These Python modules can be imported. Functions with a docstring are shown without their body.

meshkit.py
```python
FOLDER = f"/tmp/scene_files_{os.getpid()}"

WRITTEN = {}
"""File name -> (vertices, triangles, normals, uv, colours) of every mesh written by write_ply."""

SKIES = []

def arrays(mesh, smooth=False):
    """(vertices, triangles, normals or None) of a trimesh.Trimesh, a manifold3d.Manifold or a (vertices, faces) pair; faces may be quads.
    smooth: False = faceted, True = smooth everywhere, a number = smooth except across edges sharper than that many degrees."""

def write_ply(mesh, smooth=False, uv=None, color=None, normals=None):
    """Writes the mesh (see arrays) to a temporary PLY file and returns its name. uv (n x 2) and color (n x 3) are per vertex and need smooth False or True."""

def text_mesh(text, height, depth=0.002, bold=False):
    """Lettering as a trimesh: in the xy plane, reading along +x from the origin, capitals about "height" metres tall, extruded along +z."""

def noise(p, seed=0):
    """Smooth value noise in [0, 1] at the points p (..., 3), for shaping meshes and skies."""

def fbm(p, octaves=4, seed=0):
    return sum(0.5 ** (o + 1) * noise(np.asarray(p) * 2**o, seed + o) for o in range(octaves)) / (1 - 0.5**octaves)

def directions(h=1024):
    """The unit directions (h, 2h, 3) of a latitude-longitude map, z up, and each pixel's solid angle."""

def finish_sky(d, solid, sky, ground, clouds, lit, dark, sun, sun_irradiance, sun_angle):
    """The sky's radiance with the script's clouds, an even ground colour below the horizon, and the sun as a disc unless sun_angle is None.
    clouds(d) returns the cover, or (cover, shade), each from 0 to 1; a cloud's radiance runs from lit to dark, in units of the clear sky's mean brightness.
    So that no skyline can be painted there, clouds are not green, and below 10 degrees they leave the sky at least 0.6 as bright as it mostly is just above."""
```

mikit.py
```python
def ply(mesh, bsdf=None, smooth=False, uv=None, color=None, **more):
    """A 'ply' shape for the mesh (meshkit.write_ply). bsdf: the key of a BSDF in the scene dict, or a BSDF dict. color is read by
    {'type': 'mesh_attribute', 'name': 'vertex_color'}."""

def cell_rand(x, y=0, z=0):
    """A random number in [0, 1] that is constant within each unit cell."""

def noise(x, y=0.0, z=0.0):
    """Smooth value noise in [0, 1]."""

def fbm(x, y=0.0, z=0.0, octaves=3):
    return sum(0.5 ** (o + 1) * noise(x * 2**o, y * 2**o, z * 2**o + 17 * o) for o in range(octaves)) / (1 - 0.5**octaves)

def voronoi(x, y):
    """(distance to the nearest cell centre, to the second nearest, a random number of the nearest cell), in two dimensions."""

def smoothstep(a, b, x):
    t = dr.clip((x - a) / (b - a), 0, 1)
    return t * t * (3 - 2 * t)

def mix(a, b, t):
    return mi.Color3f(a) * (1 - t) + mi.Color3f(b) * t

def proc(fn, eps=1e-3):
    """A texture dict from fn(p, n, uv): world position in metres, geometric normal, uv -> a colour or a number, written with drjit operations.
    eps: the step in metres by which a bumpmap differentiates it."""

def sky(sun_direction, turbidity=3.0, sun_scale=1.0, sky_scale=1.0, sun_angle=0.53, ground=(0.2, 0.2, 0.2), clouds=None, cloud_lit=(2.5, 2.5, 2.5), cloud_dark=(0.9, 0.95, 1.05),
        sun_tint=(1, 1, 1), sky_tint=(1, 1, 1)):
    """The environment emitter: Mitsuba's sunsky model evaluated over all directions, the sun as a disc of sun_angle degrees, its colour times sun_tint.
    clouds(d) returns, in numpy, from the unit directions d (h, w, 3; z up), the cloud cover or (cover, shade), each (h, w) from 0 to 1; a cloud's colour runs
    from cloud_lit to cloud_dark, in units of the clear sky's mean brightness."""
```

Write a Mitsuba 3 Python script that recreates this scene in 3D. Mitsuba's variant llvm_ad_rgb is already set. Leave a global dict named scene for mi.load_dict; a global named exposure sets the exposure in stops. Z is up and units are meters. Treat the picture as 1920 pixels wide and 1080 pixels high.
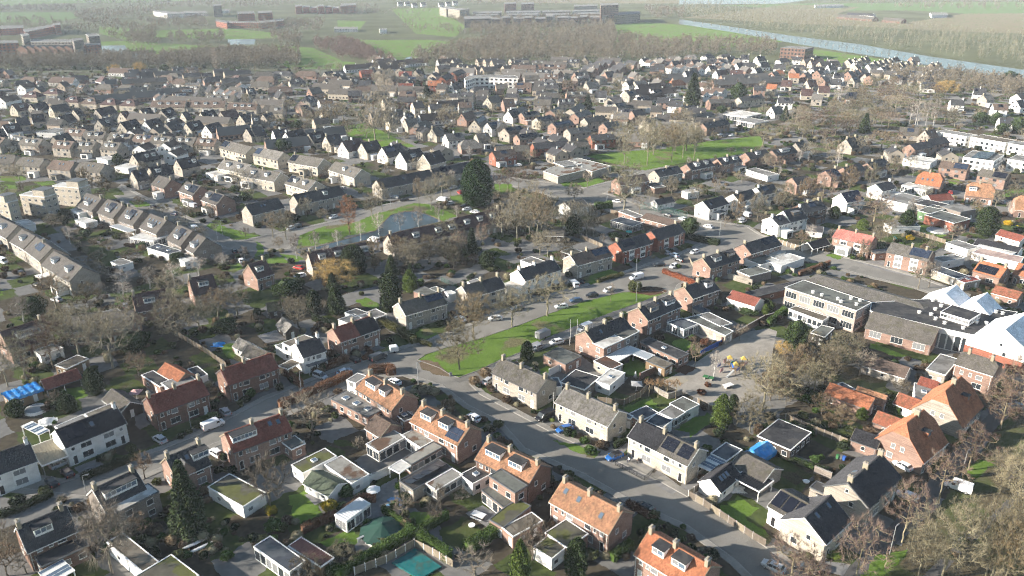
import math, random, numpy as np, trimesh, mitsuba as mi, mikit
import drjit as dr
from mikit import noise, fbm, cell_rand, smoothstep, mix, proc, voronoi
from shapely.geometry import Polygon, LineString, Point
from shapely.ops import unary_union
from trimesh.creation import triangulate_polygon
T4 = mi.ScalarTransform4f
scene, labels = {'type': 'scene'}, {}
# ------------------------------------------------------------------ camera, sky, exposure
HEIGHT, PITCH = 100.0, 22.48
cp, sp = math.cos(math.radians(PITCH)), math.sin(math.radians(PITCH))
scene['haze_air'] = {'type': 'homogeneous', 'albedo': {'type': 'rgb', 'value': [.92, .955, .99]}, 'sigma_t': {'type': 'rgb', 'value': [.000112, .000118, .000128]}}
scene['camera'] = {'type': 'perspective', 'fov': 67.0, 'fov_axis': 'x', 'near_clip': 1.0, 'far_clip': 30000.0, 'medium': {'type': 'ref', 'id': 'haze_air'},
    'to_world': T4().look_at(origin=[0, 0, HEIGHT], target=[0, cp, HEIGHT - sp], up=[0, 0, 1])}
SUN_AZ, SUN_EL = 190.0, 18.5
sun = [math.cos(math.radians(SUN_EL)) * math.cos(math.radians(SUN_AZ)), math.cos(math.radians(SUN_EL)) * math.sin(math.radians(SUN_AZ)), math.sin(math.radians(SUN_EL))]
scene['sky'] = mikit.sky(sun, turbidity=3, sky_scale=.7, sun_tint=(1.0, 1.27, 2.05), ground=(.16, .16, .12))
exposure = 3.25
rng = np.random.default_rng(7); random.seed(7)
# ------------------------------------------------------------------ materials
def lin(c): return {'type': 'rgb', 'value': [float(x) for x in c]}
def plain(name, c, rough=.7, spec=.3, **k):
    scene[name] = {'type': 'twosided', 'bsdf': {'type': 'principled', 'base_color': lin(c), 'roughness': rough, 'specular': spec, **k}}
def textured(name, fn, rough=.8, spec=.25, bump=None):
    b = {'type': 'principled', 'base_color': proc(fn), 'roughness': rough, 'specular': spec}
    if bump: b = {'type': 'bumpmap', 'arbitrary': proc(bump[0], eps=bump[1]), 'scale': 1.0, 'bsdf': b}
    scene[name] = {'type': 'twosided', 'bsdf': b}
def vcol(name, rough=.8, spec=.2):
    scene[name] = {'type': 'twosided', 'bsdf': {'type': 'principled', 'base_color': {'type': 'mesh_attribute', 'name': 'vertex_color'}, 'roughness': rough, 'specular': spec}}
def brick(c, v):
    def fn(p, n, uv):
        h = p.x + p.y
        r = cell_rand(dr.floor(h / .22), dr.floor(p.z / .075), 3)
        a = .72 + v * (r - .5) + .55 * fbm(p.x * .45, p.y * .45, p.z * .7, 3)
        return mi.Color3f(*c) * a
    return fn
WALL = dict(white=(.74, .72, .68), cream=(.43, .385, .315), pale=(.33, .275, .24), beige=(.33, .295, .25), pinkbrick=(.27, .178, .142), redbrick=(.27, .105, .07), brownbrick=(.165, .10, .075), greybrick=(.22, .19, .165))
for k, c in WALL.items(): textured('wall_' + k, brick(c, .12 if k == 'white' else .5), .85)
def tile(c, v, moss=0.0):
    def fn(p, n, uv):
        r = cell_rand(dr.floor(uv.x / .26), dr.floor(uv.y / .34), dr.floor(p.x * .02))
        g = uv.y / .34 - dr.floor(uv.y / .34)
        a = .5 + v * r + .75 * fbm(p.x * .6, p.y * .6, p.z * .35, 4) * (.8 + .4 * noise(uv.x * 1.6, uv.y * .12, 3))
        col = mi.Color3f(*c) * a * dr.select(g > .9, .7, 1.0)
        m = smoothstep(.5, .66, fbm(p.x * 1.7 + 7, p.y * 1.7, p.z * 1.7, 4)) * moss
        return mix(col, mi.Color3f(.085, .08, .045), m)
    return fn
ROOF = dict(orange=(.31, .165, .098), orangered=(.31, .125, .066), redorange=(.25, .095, .058), redbrown=(.18, .06, .042), pinkred=(.36, .14, .115), brown=(.11, .08, .064), greybrown=(.1, .09, .08), brownlight=(.112, .103, .094), greylight=(.15, .14, .13),
    darkgrey=(.046, .046, .05), anthracite=(.05, .05, .052), black=(.026, .026, .03), navy=(.03, .036, .06), maroon=(.075, .045, .042), whiteroof=(.72, .73, .75), moss=(.1, .09, .05), taupe=(.07, .063, .057), greenfelt=(.06, .075, .05))
for k, c in ROOF.items(): textured('roof_' + k, tile(c, .55, .35 if k == 'orange' else .55 if k in ('brownlight', 'greylight', 'greybrown', 'redorange') else 0), .75, .3)
def patchy(c, d, s=.35, lo=.48, hi=.6):
    def fn(p, n, uv):
        a = .75 + .5 * fbm(p.x * 1.3, p.y * 1.3, 1, 4)
        return mix(mi.Color3f(*c) * a, mi.Color3f(*d) * a, smoothstep(lo, hi, fbm(p.x * s, p.y * s, p.z, 4)))
    return fn
FLATC = dict(felt=((.13, .135, .12), (.09, .09, .08)), bitumen=((.04, .04, .043), (.065, .062, .06)), greyflat=((.2, .195, .185), (.13, .125, .115)), whiteflat=((.52, .51, .48), (.36, .34, .31)), brownflat=((.105, .09, .07), (.17, .15, .12)),
    mossflat=((.09, .085, .065), (.1, .105, .035)), stainflat=((.25, .24, .215), (.12, .075, .05)), rustflat=((.10, .05, .032), (.07, .05, .04)), blueflat=((.052, .06, .075), (.09, .1, .11)), pinkflat=((.4, .3, .26), (.3, .22, .2)), redflat=((.3, .07, .05), (.2, .06, .05)))
for k, (c, d) in FLATC.items(): textured('flat_' + k, patchy(c, d), .8, .3)
for k, c in dict(white=(.78, .77, .74), frame=(.72, .71, .68), darkwood=(.055, .045, .038), wood=(.2, .14, .085), greenwood=(.12, .2, .1), concrete=(.33, .31, .28), metal=(.35, .36, .36), black=(.02, .02, .022), bluepaint=(.03, .1, .35), tealtarp=(.05, .4, .45),
    whiteribs=(.62, .63, .63), corrugated=(.36, .33, .26), ribred=(.16, .085, .075), ribblack=(.03, .03, .033), lead=(.12, .125, .13), grey=(.28, .28, .28), pink=(.5, .3, .28), teal=(.03, .3, .28), green=(.05, .16, .06), darkgreen=(.02, .06, .045), wgreen=(.03, .12, .09), yellow=(.5, .36, .09),
    red=(.5, .05, .03), navy=(.015, .02, .05), skin=(.5, .3, .22), chimney=(.3, .26, .19), rubber=(.02, .02, .02)).items(): plain('m_' + k, c, .6)
for k, c in (('a', (.2, .16, .115)), ('b', (.15, .125, .1)), ('c', (.25, .21, .155))): textured('fence_' + k, lambda p, n, uv, c=c: mi.Color3f(*c) * (.7 + .6 * fbm(p.x * 3, p.y * 3, p.z * .6, 3)), .85)
plain('m_glass', (.03, .036, .042), .08, .7)
plain('m_curtain', (.2, .205, .21), .12, .6)
plain('m_solar', (.012, .014, .022), .22, .45)
plain('m_solarblue', (.03, .04, .065), .15, .7)
plain('m_skyglass', (.1, .14, .19), .06, .8)
scene['m_pane'] = {'type': 'thindielectric'}
for k, c in dict(white=(.75, .75, .75), silver=(.45, .46, .47), greysilver=(.3, .31, .33), black=(.012, .012, .014), grey=(.07, .075, .08), navy=(.012, .02, .05), blue=(.05, .09, .16), bluebright=(.02, .12, .38), silverblue=(.3, .38, .47), maroon=(.05, .02, .025), red=(.4, .03, .02)).items():
    plain('car_' + k, c, .25, .5, clearcoat=.8, clearcoat_gloss=.9)
# ground
A44 = math.radians(43.5); CA, SA = math.cos(A44), math.sin(A44)
def garden(p, n, uv):
    x = p.x * CA + p.y * SA; y = -p.x * SA + p.y * CA
    w = (fbm(p.x * .25, p.y * .25, 0, 3) - .5) * 3
    r = cell_rand(dr.floor((x + w) / 7.3), dr.floor((y + w) / 9.1), 5)
    f = fbm(p.x * 1.1, p.y * 1.1, 2, 5); big = fbm(p.x * .02, p.y * .02, 4, 2)
    soil = mix(mi.Color3f(.042, .035, .026), mi.Color3f(.095, .08, .056), f)
    lawn = mix(mi.Color3f(.034, .052, .016), mi.Color3f(.085, .105, .035), f)
    pave = mix(mi.Color3f(.125, .122, .116), mi.Color3f(.2, .195, .186), f)
    c = dr.select(r < .36, soil, dr.select(r < .62, lawn, pave))
    far = smoothstep(760, 900, p.y)
    return mix(c, mix(mi.Color3f(.066, .08, .04), mi.Color3f(.1, .098, .06), f) * (.7 + .6 * big), far)
textured('g_ground', garden, .95, .1)
def paving(p, n, uv):
    x = p.x * CA + p.y * SA; y = -p.x * SA + p.y * CA
    r = cell_rand(dr.floor(x / .22), dr.floor(y / .11), 1)
    return mix(mi.Color3f(.16, .15, .134), mi.Color3f(.235, .222, .2), .35 * r + .65 * fbm(p.x * .28, p.y * .28, 0, 5)) * (.72 + .56 * fbm(p.x * .11, p.y * .11, 9, 4)) * dr.select(cell_rand(dr.floor(x / 4.3), dr.floor(y / 2.7), 8) < .07, .84, 1.0)
textured('g_paving', paving, .85)
textured('g_pavement', lambda p, n, uv: mi.Color3f(.25, .235, .21) * (.75 + .5 * fbm(p.x * .5, p.y * .5, 3, 4)) * (.92 + .16 * cell_rand(dr.floor(p.x / .3), dr.floor(p.y / .3), 2)), .85)
textured('g_road', lambda p, n, uv: mi.Color3f(.10, .095, .09) * (.75 + .5 * fbm(p.x * .6, p.y * .6, 5, 5)), .85)
textured('g_paved', lambda p, n, uv: mi.Color3f(.29, .265, .23) * (.72 + .56 * fbm(p.x * .3, p.y * .3, 1, 5)) * (.94 + .12 * cell_rand(dr.floor(p.x / .5), dr.floor(p.y / .5), 2)), .9)
textured('g_patio', lambda p, n, uv: mi.Color3f(.2, .195, .19) * (.8 + .4 * fbm(p.x * .7, p.y * .7, 1, 4)) * (.9 + .2 * cell_rand(dr.floor((p.x * CA + p.y * SA) / .6), dr.floor((p.y * CA - p.x * SA) / .6), 2)), .85)
def grassy(a, b, soil, amt):
    def fn(p, n, uv):
        f = fbm(p.x * .35, p.y * .35, 1, 5); g = noise(p.x * 4, p.y * 4)
        c = mix(mi.Color3f(*a), mi.Color3f(*b), .6 * f + .4 * g)
        return mix(c, mi.Color3f(*soil) * (.6 + .8 * g), smoothstep(.62 - amt, .78 - amt, fbm(p.x * .12 + 30, p.y * .12, 3, 5)))
    return fn
textured('g_lawn', grassy((.056, .108, .014), (.145, .222, .042), (.13, .12, .06), .01), .9, .15)
textured('g_dull', grassy((.035, .055, .014), (.085, .10, .03), (.07, .055, .035), .1), .9, .15)
textured('g_verge', grassy((.04, .075, .015), (.10, .15, .035), (.10, .08, .05), .12), .9, .15)
textured('g_rough', grassy((.05, .065, .022), (.10, .108, .045), (.10, .082, .05), .28), .9, .15)
textured('g_golf', grassy((.075, .13, .03), (.13, .195, .05), (.12, .12, .06), .06), .9, .15)
textured('g_pale', grassy((.075, .125, .045), (.11, .16, .06), (.10, .105, .06), .0), .9, .15)
textured('g_stubble', grassy((.13, .114, .072), (.18, .157, .104), (.12, .135, .065), .05), .9, .15)
textured('g_litter', grassy((.09, .065, .04), (.2, .15, .1), (.06, .08, .02), .0), .95, .1)
textured('g_bed', grassy((.05, .04, .03), (.14, .07, .04), (.05, .04, .03), .0), .95, .1)
textured('g_sand', grassy((.26, .23, .18), (.34, .31, .25), (.24, .22, .18), .0), .95, .1)
scene['g_water'] = {'type': 'bumpmap', 'arbitrary': proc(lambda p, n, uv: .05 * fbm(p.x * .5, p.y * .9, 0, 3), eps=.05), 'scale': 1.0, 'bsdf': {'type': 'principled', 'base_color': lin((.035, .05, .055)), 'roughness': .12, 'specular': .6}}
textured('g_poolcover', patchy((.02, .14, .14), (.045, .11, .095), .6), .35)
textured('m_bluetarp', patchy((.03, .24, .6), (.13, .34, .58), .9), .4)
vcol('leaves', .75, .2); vcol('bark', .85, .15)
# ------------------------------------------------------------------ helpers
class MB:
    """collects boxes, quads and polygons in a local frame; mesh(M) gives one mesh in world coordinates"""
    F = np.array([[0, 2, 1], [0, 3, 2], [4, 5, 6], [4, 6, 7], [0, 1, 5], [0, 5, 4], [1, 2, 6], [1, 6, 5], [2, 3, 7], [2, 7, 6], [3, 0, 4], [3, 4, 7]])
    def __init__(s): s.v, s.f, s.n, s.uv = [], [], 0, []
    def add(s, v, f, uv=None):
        v = np.asarray(v, float); s.v.append(v); s.f.append(np.asarray(f) + s.n); s.n += len(v)
        s.uv.append(np.zeros((len(v), 2)) if uv is None else np.asarray(uv, float)); return s
    def box(s, x0, x1, y0, y1, z0, z1):
        return s.add([(x0, y0, z0), (x1, y0, z0), (x1, y1, z0), (x0, y1, z0), (x0, y0, z1), (x1, y0, z1), (x1, y1, z1), (x0, y1, z1)], MB.F)
    def obox(s, c, u, v, w):
        c, u, v, w = (np.asarray(a, float) for a in (c, u, v, w))
        return s.add([c - u - v - w, c + u - v - w, c + u + v - w, c - u + v - w, c - u - v + w, c + u - v + w, c + u + v + w, c - u + v + w], MB.F)
    def poly(s, pts, uv=None): return s.add(pts, [(0, i, i + 1) for i in range(1, len(pts) - 1)], uv)
    def mesh(s, M=None):
        v = np.vstack(s.v)
        if M is not None: v = v @ M[:3, :3].T + M[:3, 3]
        return v, np.vstack(s.f), np.vstack(s.uv)
used = {}
def numbered(n):
    k = used.get(n, -1) + 1; used[n] = k
    return n if k == 0 else f'{n}_{k:03d}'
def put(key, mb, mat, M=None, smooth=False, uv=False):
    v, f, u = mb.mesh(M) if isinstance(mb, MB) else (mb[0], mb[1], None)
    scene[key] = mikit.ply((v, f), mat, smooth=smooth, uv=u if uv else None); return key
def part(parent, name, mb, mat, M=None, **k): return put(numbered(parent + '__' + name), mb, mat, M, **k)
def tag(key, label=None, cat=None, group=None, kind=None):
    d = labels.setdefault(key, {})
    for a, b in (('label', label), ('category', cat), ('group', group), ('kind', kind)):
        if b: d[a] = b
def frame(x, y, deg, z=0):
    a = math.radians(deg); M = np.eye(4); M[:2, :2] = [[math.cos(a), -math.sin(a)], [math.sin(a), math.cos(a)]]; M[:3, 3] = x, y, z; return M
ORD = 'first second third fourth fifth sixth seventh eighth ninth tenth eleventh twelfth thirteenth fourteenth fifteenth sixteenth seventeenth eighteenth nineteenth twentieth'.split()
def ordinal(i):
    if i < 20: return ORD[i]
    t, u = divmod(i + 1, 10); w = ['', '', 'twenty', 'thirty', 'forty', 'fifty', 'sixty'][t]
    return (w + '-' + ORD[u - 1]) if u else w[:-1] + 'ieth'
def rank(items, what):
    """text that says which of its look-alikes in the row a thing is, counted from the left as seen from the camera"""
    groups = {}
    for i, e in enumerate(items): groups.setdefault(what(e)[0], []).append((what(e)[1], i))
    out = {}
    for g in groups.values():
        g.sort()
        for r, (_, i) in enumerate(g): out[i] = '' if len(g) == 1 else f', {ordinal(r)} from left'
    return out
def hull_sheet(pts): return Polygon(pts).buffer(0)
def ragged(g, seed):
    """an outline that wanders a little, as turf does"""
    r = np.random.default_rng(seed); out = []
    for q in getattr(g, 'geoms', [g]):
        if q.geom_type != 'Polygon': continue
        f = lambda c: np.array(LineString(c).segmentize(1.2).coords)[:-1] + r.normal(0, .26, (len(LineString(c).segmentize(1.2).coords) - 1, 2))
        out.append(Polygon(f(q.exterior.coords), [f(h.coords) for h in q.interiors]).buffer(0))
    return unary_union(out)
def sheet(name, geom, z, mat, kind='structure', label=None, depth=0):
    vs, fs, n = [], [], 0
    for g in getattr(geom, 'geoms', [geom]):
        if g.is_empty or g.geom_type != 'Polygon' or g.area < .5: continue
        if depth:
            m = trimesh.creation.extrude_polygon(g, depth, engine='earcut'); v, f = np.array(m.vertices), np.array(m.faces); v[:, 2] += z - depth
        else:
            v2, f = triangulate_polygon(g, engine='earcut'); v = np.column_stack([v2, np.full(len(v2), z)])
            a = v[f]; c = np.cross(a[:, 1] - a[:, 0], a[:, 2] - a[:, 0])[:, 2]; f = np.where((c < 0)[:, None], f[:, ::-1], f)
        vs.append(v); fs.append(f + n); n += len(v)
    if not vs: return
    key = numbered(name); scene[key] = mikit.ply((np.vstack(vs), np.vstack(fs)), mat); tag(key, label, None, None, kind); return key
def cyl_mb(*a): return MB().add(*cyl(*a))
def noise_np(x, y):
    import meshkit
    return float(meshkit.noise(np.array([x * .06, y * .06, 0.5]), 3))
# ------------------------------------------------------------------ what stands where: metres, x to the right, y away from the viewpoint
ROWS=[
'north of the brick street',
'along the long green',
'facing the street bend',
'in the orange row',
'below the street, lower left',
'by the tree lined road',
'along the school street, right',
'among orange roofs, upper right',
'behind the green sports fence',
'below the park lawn',
'south of the pond',
'north of the pond',
'in the left edge terrace',
'in the staggered left terrace',
'by the left crossing',
'in the black roofed group',
'beyond the playing lawn, left',
'left of centre',
'below the small park',
'in the paired dormer row',
'in the nearer gabled row',
'in the farther gabled row',
'in the hipped dormer row',
'below the left tree belt',
'in the far brown terraces',
'left of the straight avenue',
'in the far red group',
'right of the straight avenue',
'in the far central terraces',
'in the stepped gabled row',
'before the canal woods',
'above the park lawn',
'by the canal bank',
'by the upper right wood',
'in the back gardens',
'in the school complex',
'in the far castle',
'in the fields beyond the canal',
'among the topmost villas',
'on the long green',
'along the tree lined road',
'at the right edge',
'in the lower left gardens',
'behind the orange row',
'in the left wooded gardens',
'along the pond ditch',
'below the staggered terrace',
'around the pond',
'in gardens below the pond',
'by the pavilion crossing',
'on the park lawn',
'in gardens below the park',
'along the street right of centre',
'around the playground',
'in the upper right wood',
'above the park, right',
'around the small park',
'along the tree belt, far left',
'in the left middle gardens',
'along the canal bank',
'along the straight avenue, far']
HOUSES=[
(0,'dux',-105.1,135.2,43,8.8,'white','anthracite',{'ch':[0.95],'fa':'panel'}),
(0,'dux',-94.4,147.6,49,12.8,'white','black',{'ch':[1],'fa':'panel','so':[('c',0.02,0.4,0.15,0.8,4,2)],'sk':[('c',0.52,0.4)]}),
(0,'dux',-80.4,161,44,12.7,'brownbrick','redbrown',{'ch':[0.02,0.5,0.98]}),
(0,'dux',-67.5,174.4,41,13.1,'brownbrick','redbrown',{'ch':[0.02,0.45]}),
(0,'dux',-55,186.6,39,6.4,'white','darkgrey',{'ch':[0.05,1],'porch':1}),
(0,'dux',-45,198,42,12.6,'pinkbrick','redbrown',{'rf2':'black','ch':[0.02,0.5,1]}),
(0,'dux',-28,216,37,14.5,'beige','greybrown',{'ch':[0.0,0.5,1],'so':[('c',0.58,0.98,0.1,0.6,5,2)]}),
(0,'dux',-10,229,37,14.2,'beige','greybrown',{'ch':[0.02,0.5,1],'rf2':'darkgrey'}),
(0,'dux',8,244,40,15.9,'white','darkgrey',{'ch':[0.02,0.45,1]}),
(0,'dux',27,258,36,16.6,'beige','brown',{'ch':[0.02,0.45],'so':[('c',0.55,0.98,0.1,0.7,4,2)]}),
(0,'dux',44,272,37,15.2,'redbrick','darkgrey',{'ch':[0.02],'so':[('c',0.1,0.5,0.1,0.75,4,3)],'fa':'panel'}),
(0,'dux',59,285,39,15.7,'redbrick','darkgrey',{'ch':[0.9],'fa':'panel'}),
(1,'dux',26,197,40,15.1,'pinkbrick','darkgrey',{'ch':[0.02,0.5,0.97],'sk':[('c',0.3,0.4)]}),
(1,'dux',43,213,41,15.4,'pinkbrick','darkgrey',{'ch':[0.02,0.5,0.97],'dm':[('c',0.3,3.6,'beige'),('c',0.78,4.2,'white')],'sk':[('c',0.5,0.3)]}),
(1,'dux',59,228,37,12.6,'pinkbrick','darkgrey',{'ch':[0.03,0.5],'dm':[('c',0.75,3,'white')]}),
(1,'dux',72,255,37,15.8,'pinkbrick','darkgrey',{'ch':[0.02,0.5],'dm':[('c',0.35,3.5,'white'),('c',0.8,4,'black')]}),
(1,'dux',91,270,35,17.2,'pinkbrick','darkgrey',{'ch':[0.02],'so':[('c',0.5,0.95,0.1,0.7,5,2)]}),
(2,'dux',3,171.4,-43,15.2,'beige','brownlight',{'ch':[0.03,0.45,0.97],'s':(7.4,5.0,7.3)}),
(2,'dux',18.5,156.7,-43,15.3,'cream','greylight',{'ch':[0.02,0.45,0.95],'s':(7.4,5.0,7.3)}),
(2,'dux',33.6,141.9,-45,15.2,'cream','black',{'rf2':'brownlight','ch':[0.02,0.45,0.98],'so':[('c',0.52,0.73,0.1,0.8,2,3),('c',0.78,0.97,0.1,0.8,2,3)],'s':(7.4,5.0,7.3)}),
(3,'dux',-30.3,163.1,-45,14.1,'pinkbrick','orange',{'ch':[0.05,0.5,0.97],'dm':[('c',0.28,4,'white'),('c',0.62,2.4,'white')]}),
(3,'dux',-14.9,148.8,-40,14.7,'pinkbrick','orange',{'ch':[0.02,0.45,0.97],'dm':[('c',0.24,3.2,'white'),('c',0.62,3,'white')],'so':[('c',0.72,0.98,0.3,0.92,3,2)]}),
(3,'dux',0.2,134.6,-39,13.9,'brownbrick','orange',{'ch':[0.02,0.45,0.97],'dm':[('c',0.25,4,'white'),('c',0.68,3.4,'white')]}),
(3,'dux',15.1,120.4,-42,13.7,'pinkbrick','orange',{'ch':[0.0,0.47,0.98],'sk':[('c',0.13,0.35),('c',0.37,0.4),('c',0.78,0.55)],'s':(7.8,5.1,7.7)}),
(3,'dux',28.7,106,-45,12.2,'pinkbrick','orangered',{'ch':[0.0,0.45,0.98],'dm':[('c',0.3,2.4,'white'),('c',0.64,2.8,'white')],'s':(7.8,5.1,7.7)}),
(4,'dux',-85.6,114.2,45,8,'brownbrick','anthracite',{'ch':[0.0,0.9],'dm':[('c',0.42,3,'white')],'s':(7.6,4.6,7.7)}),
(4,'dux',-77.3,124.7,50,8,'greybrick','anthracite',{'ch':[0.0,0.93],'dm':[('c',0.5,6.2,'white')],'s':(7.6,5.1,8.2)}),
(4,'dux',-68.1,135.2,45,7.1,'pinkbrick','anthracite',{'ch':[0.0,0.98],'sk':[('c',0.5,0.35)],'dm':[('c',0.85,3.4,'white')],'xg':0.3,'s':(7.6,4.6,7.7)}),
(4,'dux',-56.5,145.6,39,13.1,'pinkbrick','redbrown',{'ch':[0.45,0.97],'dm':[('c',0.25,5.4,'white')],'sk':[('c',0.72,0.3),('c',0.86,0.35)]}),
(5,'big',88.1,145.4,40,8.4,'pinkbrick','orangered',{'ch':[0.6],'hip':0.35,'dm':[('c',0.5,1.6,'orange')],'s':(11,3.4,9.6)}),
(5,'big',104,159.8,43,10.2,'beige','orangered',{'ch':[0.5],'hip':0.35,'dm':[('c',0.6,1.6,'orange')],'s':(11,3.4,9.6)}),
(5,'big',120.2,176.5,-46,6.7,'pinkbrick','greybrown',{'ch':[0.1,0.9],'hip':0.3,'s':(8,5.8,8)}),
(5,'big',70.2,128.3,42,14.2,'beige','darkgrey',{'ch':[0.05,0.5,1],'sk':[('b',0.4,0.3)],'s':(8.6,5.2,8.2)}),
(5,'big',56.9,117.3,42,9.5,'cream','darkgrey',{'sk':[('c',0.3,0.2),('c',0.75,0.2)],'s':(8.6,4.6,7.6)}),
(5,'big',54.8,121.8,-51,6.7,'white','greybrown',{'so':[('c',0.0,0.3,0.1,0.9,1,1),('c',0.33,0.63,0.1,0.9,1,1),('c',0.66,0.96,0.1,0.9,1,1)],'s':(8,4.2,6.0)}),
(6,'dux',130,278,-44,13.8,'pinkbrick','pinkred',{'ch':[0.03,0.5,0.98],'fa':'panel','s':(8,5.4,7.7)}),
(6,'dux',143,261,-43,13.8,'pinkbrick','brownlight',{'ch':[0.5,0.85],'fa':'panel','so':[('c',0.52,0.98,0.05,0.85,4,2)],'s':(8.4,5.6,8)}),
(6,'gab',115,306,33,10.5,'white','darkgrey',{'dm':[('c',0.5,4,'black')],'s':(8.2,5,8.6)}),
(6,'gab',107,300,32,6.8,'white','darkgrey',{'ch':[0.1],'s':(8.2,5.2,7.5)}),
(6,'dux',127,319,31,13.6,'brownbrick','darkgrey',{'ch':[0.4,0.9]}),
(6,'dux',150,334,30,11.1,'white','navy',{'s':(7.6,5,8.2)}),
(6,'dux',174,354,33,11.1,'white','darkgrey',{'s':(7.6,4.6,7)}),
(7,'big',203,367,-38,7.3,'pinkbrick','orangered',{'ch':[0.4],'hip':0.4,'sk':[('c',0.1,0.6),('c',0.4,0.6),('c',0.7,0.6)],'s':(10,3.6,8.6)}),
(7,'big',216,347,-29,7.5,'pinkbrick','orange',{'ch':[0.4],'hip':0.4,'dm':[('c',0.1,3,'white')],'s':(10,3.6,8.6)}),
(7,'big',224,325,-21,6,'pinkbrick','orange',{'hip':0.4,'s':(10,3.6,8.6)}),
(7,'dux',228,392,-40,13,'pinkbrick','greybrown',{'ch':[0.4],'so':[('c',0.5,0.98,0.1,0.9,4,2)],'fa':'panel'}),
(7,'dux',238,374,-49,12.6,'pinkbrick','greybrown',{'ch':[0.45],'so':[('c',0.5,0.98,0.1,0.9,4,2)],'fa':'panel'}),
(7,'low',165,248,-52,8.5,'pinkbrick','orangered',{'ch':[0.05,0.95],'so':[('c',0.05,0.8,0.3,0.95,8,2)],'s':(8.5,3.6,6.4)}),
(7,'low',176,247,-47,5.2,'pinkbrick','orangered',{'s':(8.5,3.6,6.4)}),
(8,'dux',87,325,41,14,'white','darkgrey',{'fa':'panel','s':(7.6,5,7.6)}),
(8,'dux',103,336,39,13.4,'white','darkgrey',{'ch':[0.2],'s':(7.6,5,7.6)}),
(8,'dux',116,346,35,11.4,'white','darkgrey',{'ch':[0.1],'s':(7.6,5,7.6)}),
(8,'dux',138,363,24,9.5,'pinkbrick','darkgrey',{}),
(8,'dux',158,377,35,8.2,'pinkbrick','navy',{}),
(8,'dux',172,386,38,15.2,'pinkbrick','darkgrey',{'ch':[0.2]}),
(8,'dux',189,397,40,17.5,'pinkbrick','darkgrey',{'ch':[0.3,0.9],'fa':'panel'}),
(9,'dux',57,364,28,16.8,'pinkbrick','brown',{'ch':[0.3]}),
(9,'dux',77,380,35,16.2,'beige','darkgrey',{'ch':[0.5],'sk':[('c',0.3,0.3),('c',0.7,0.3)]}),
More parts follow.
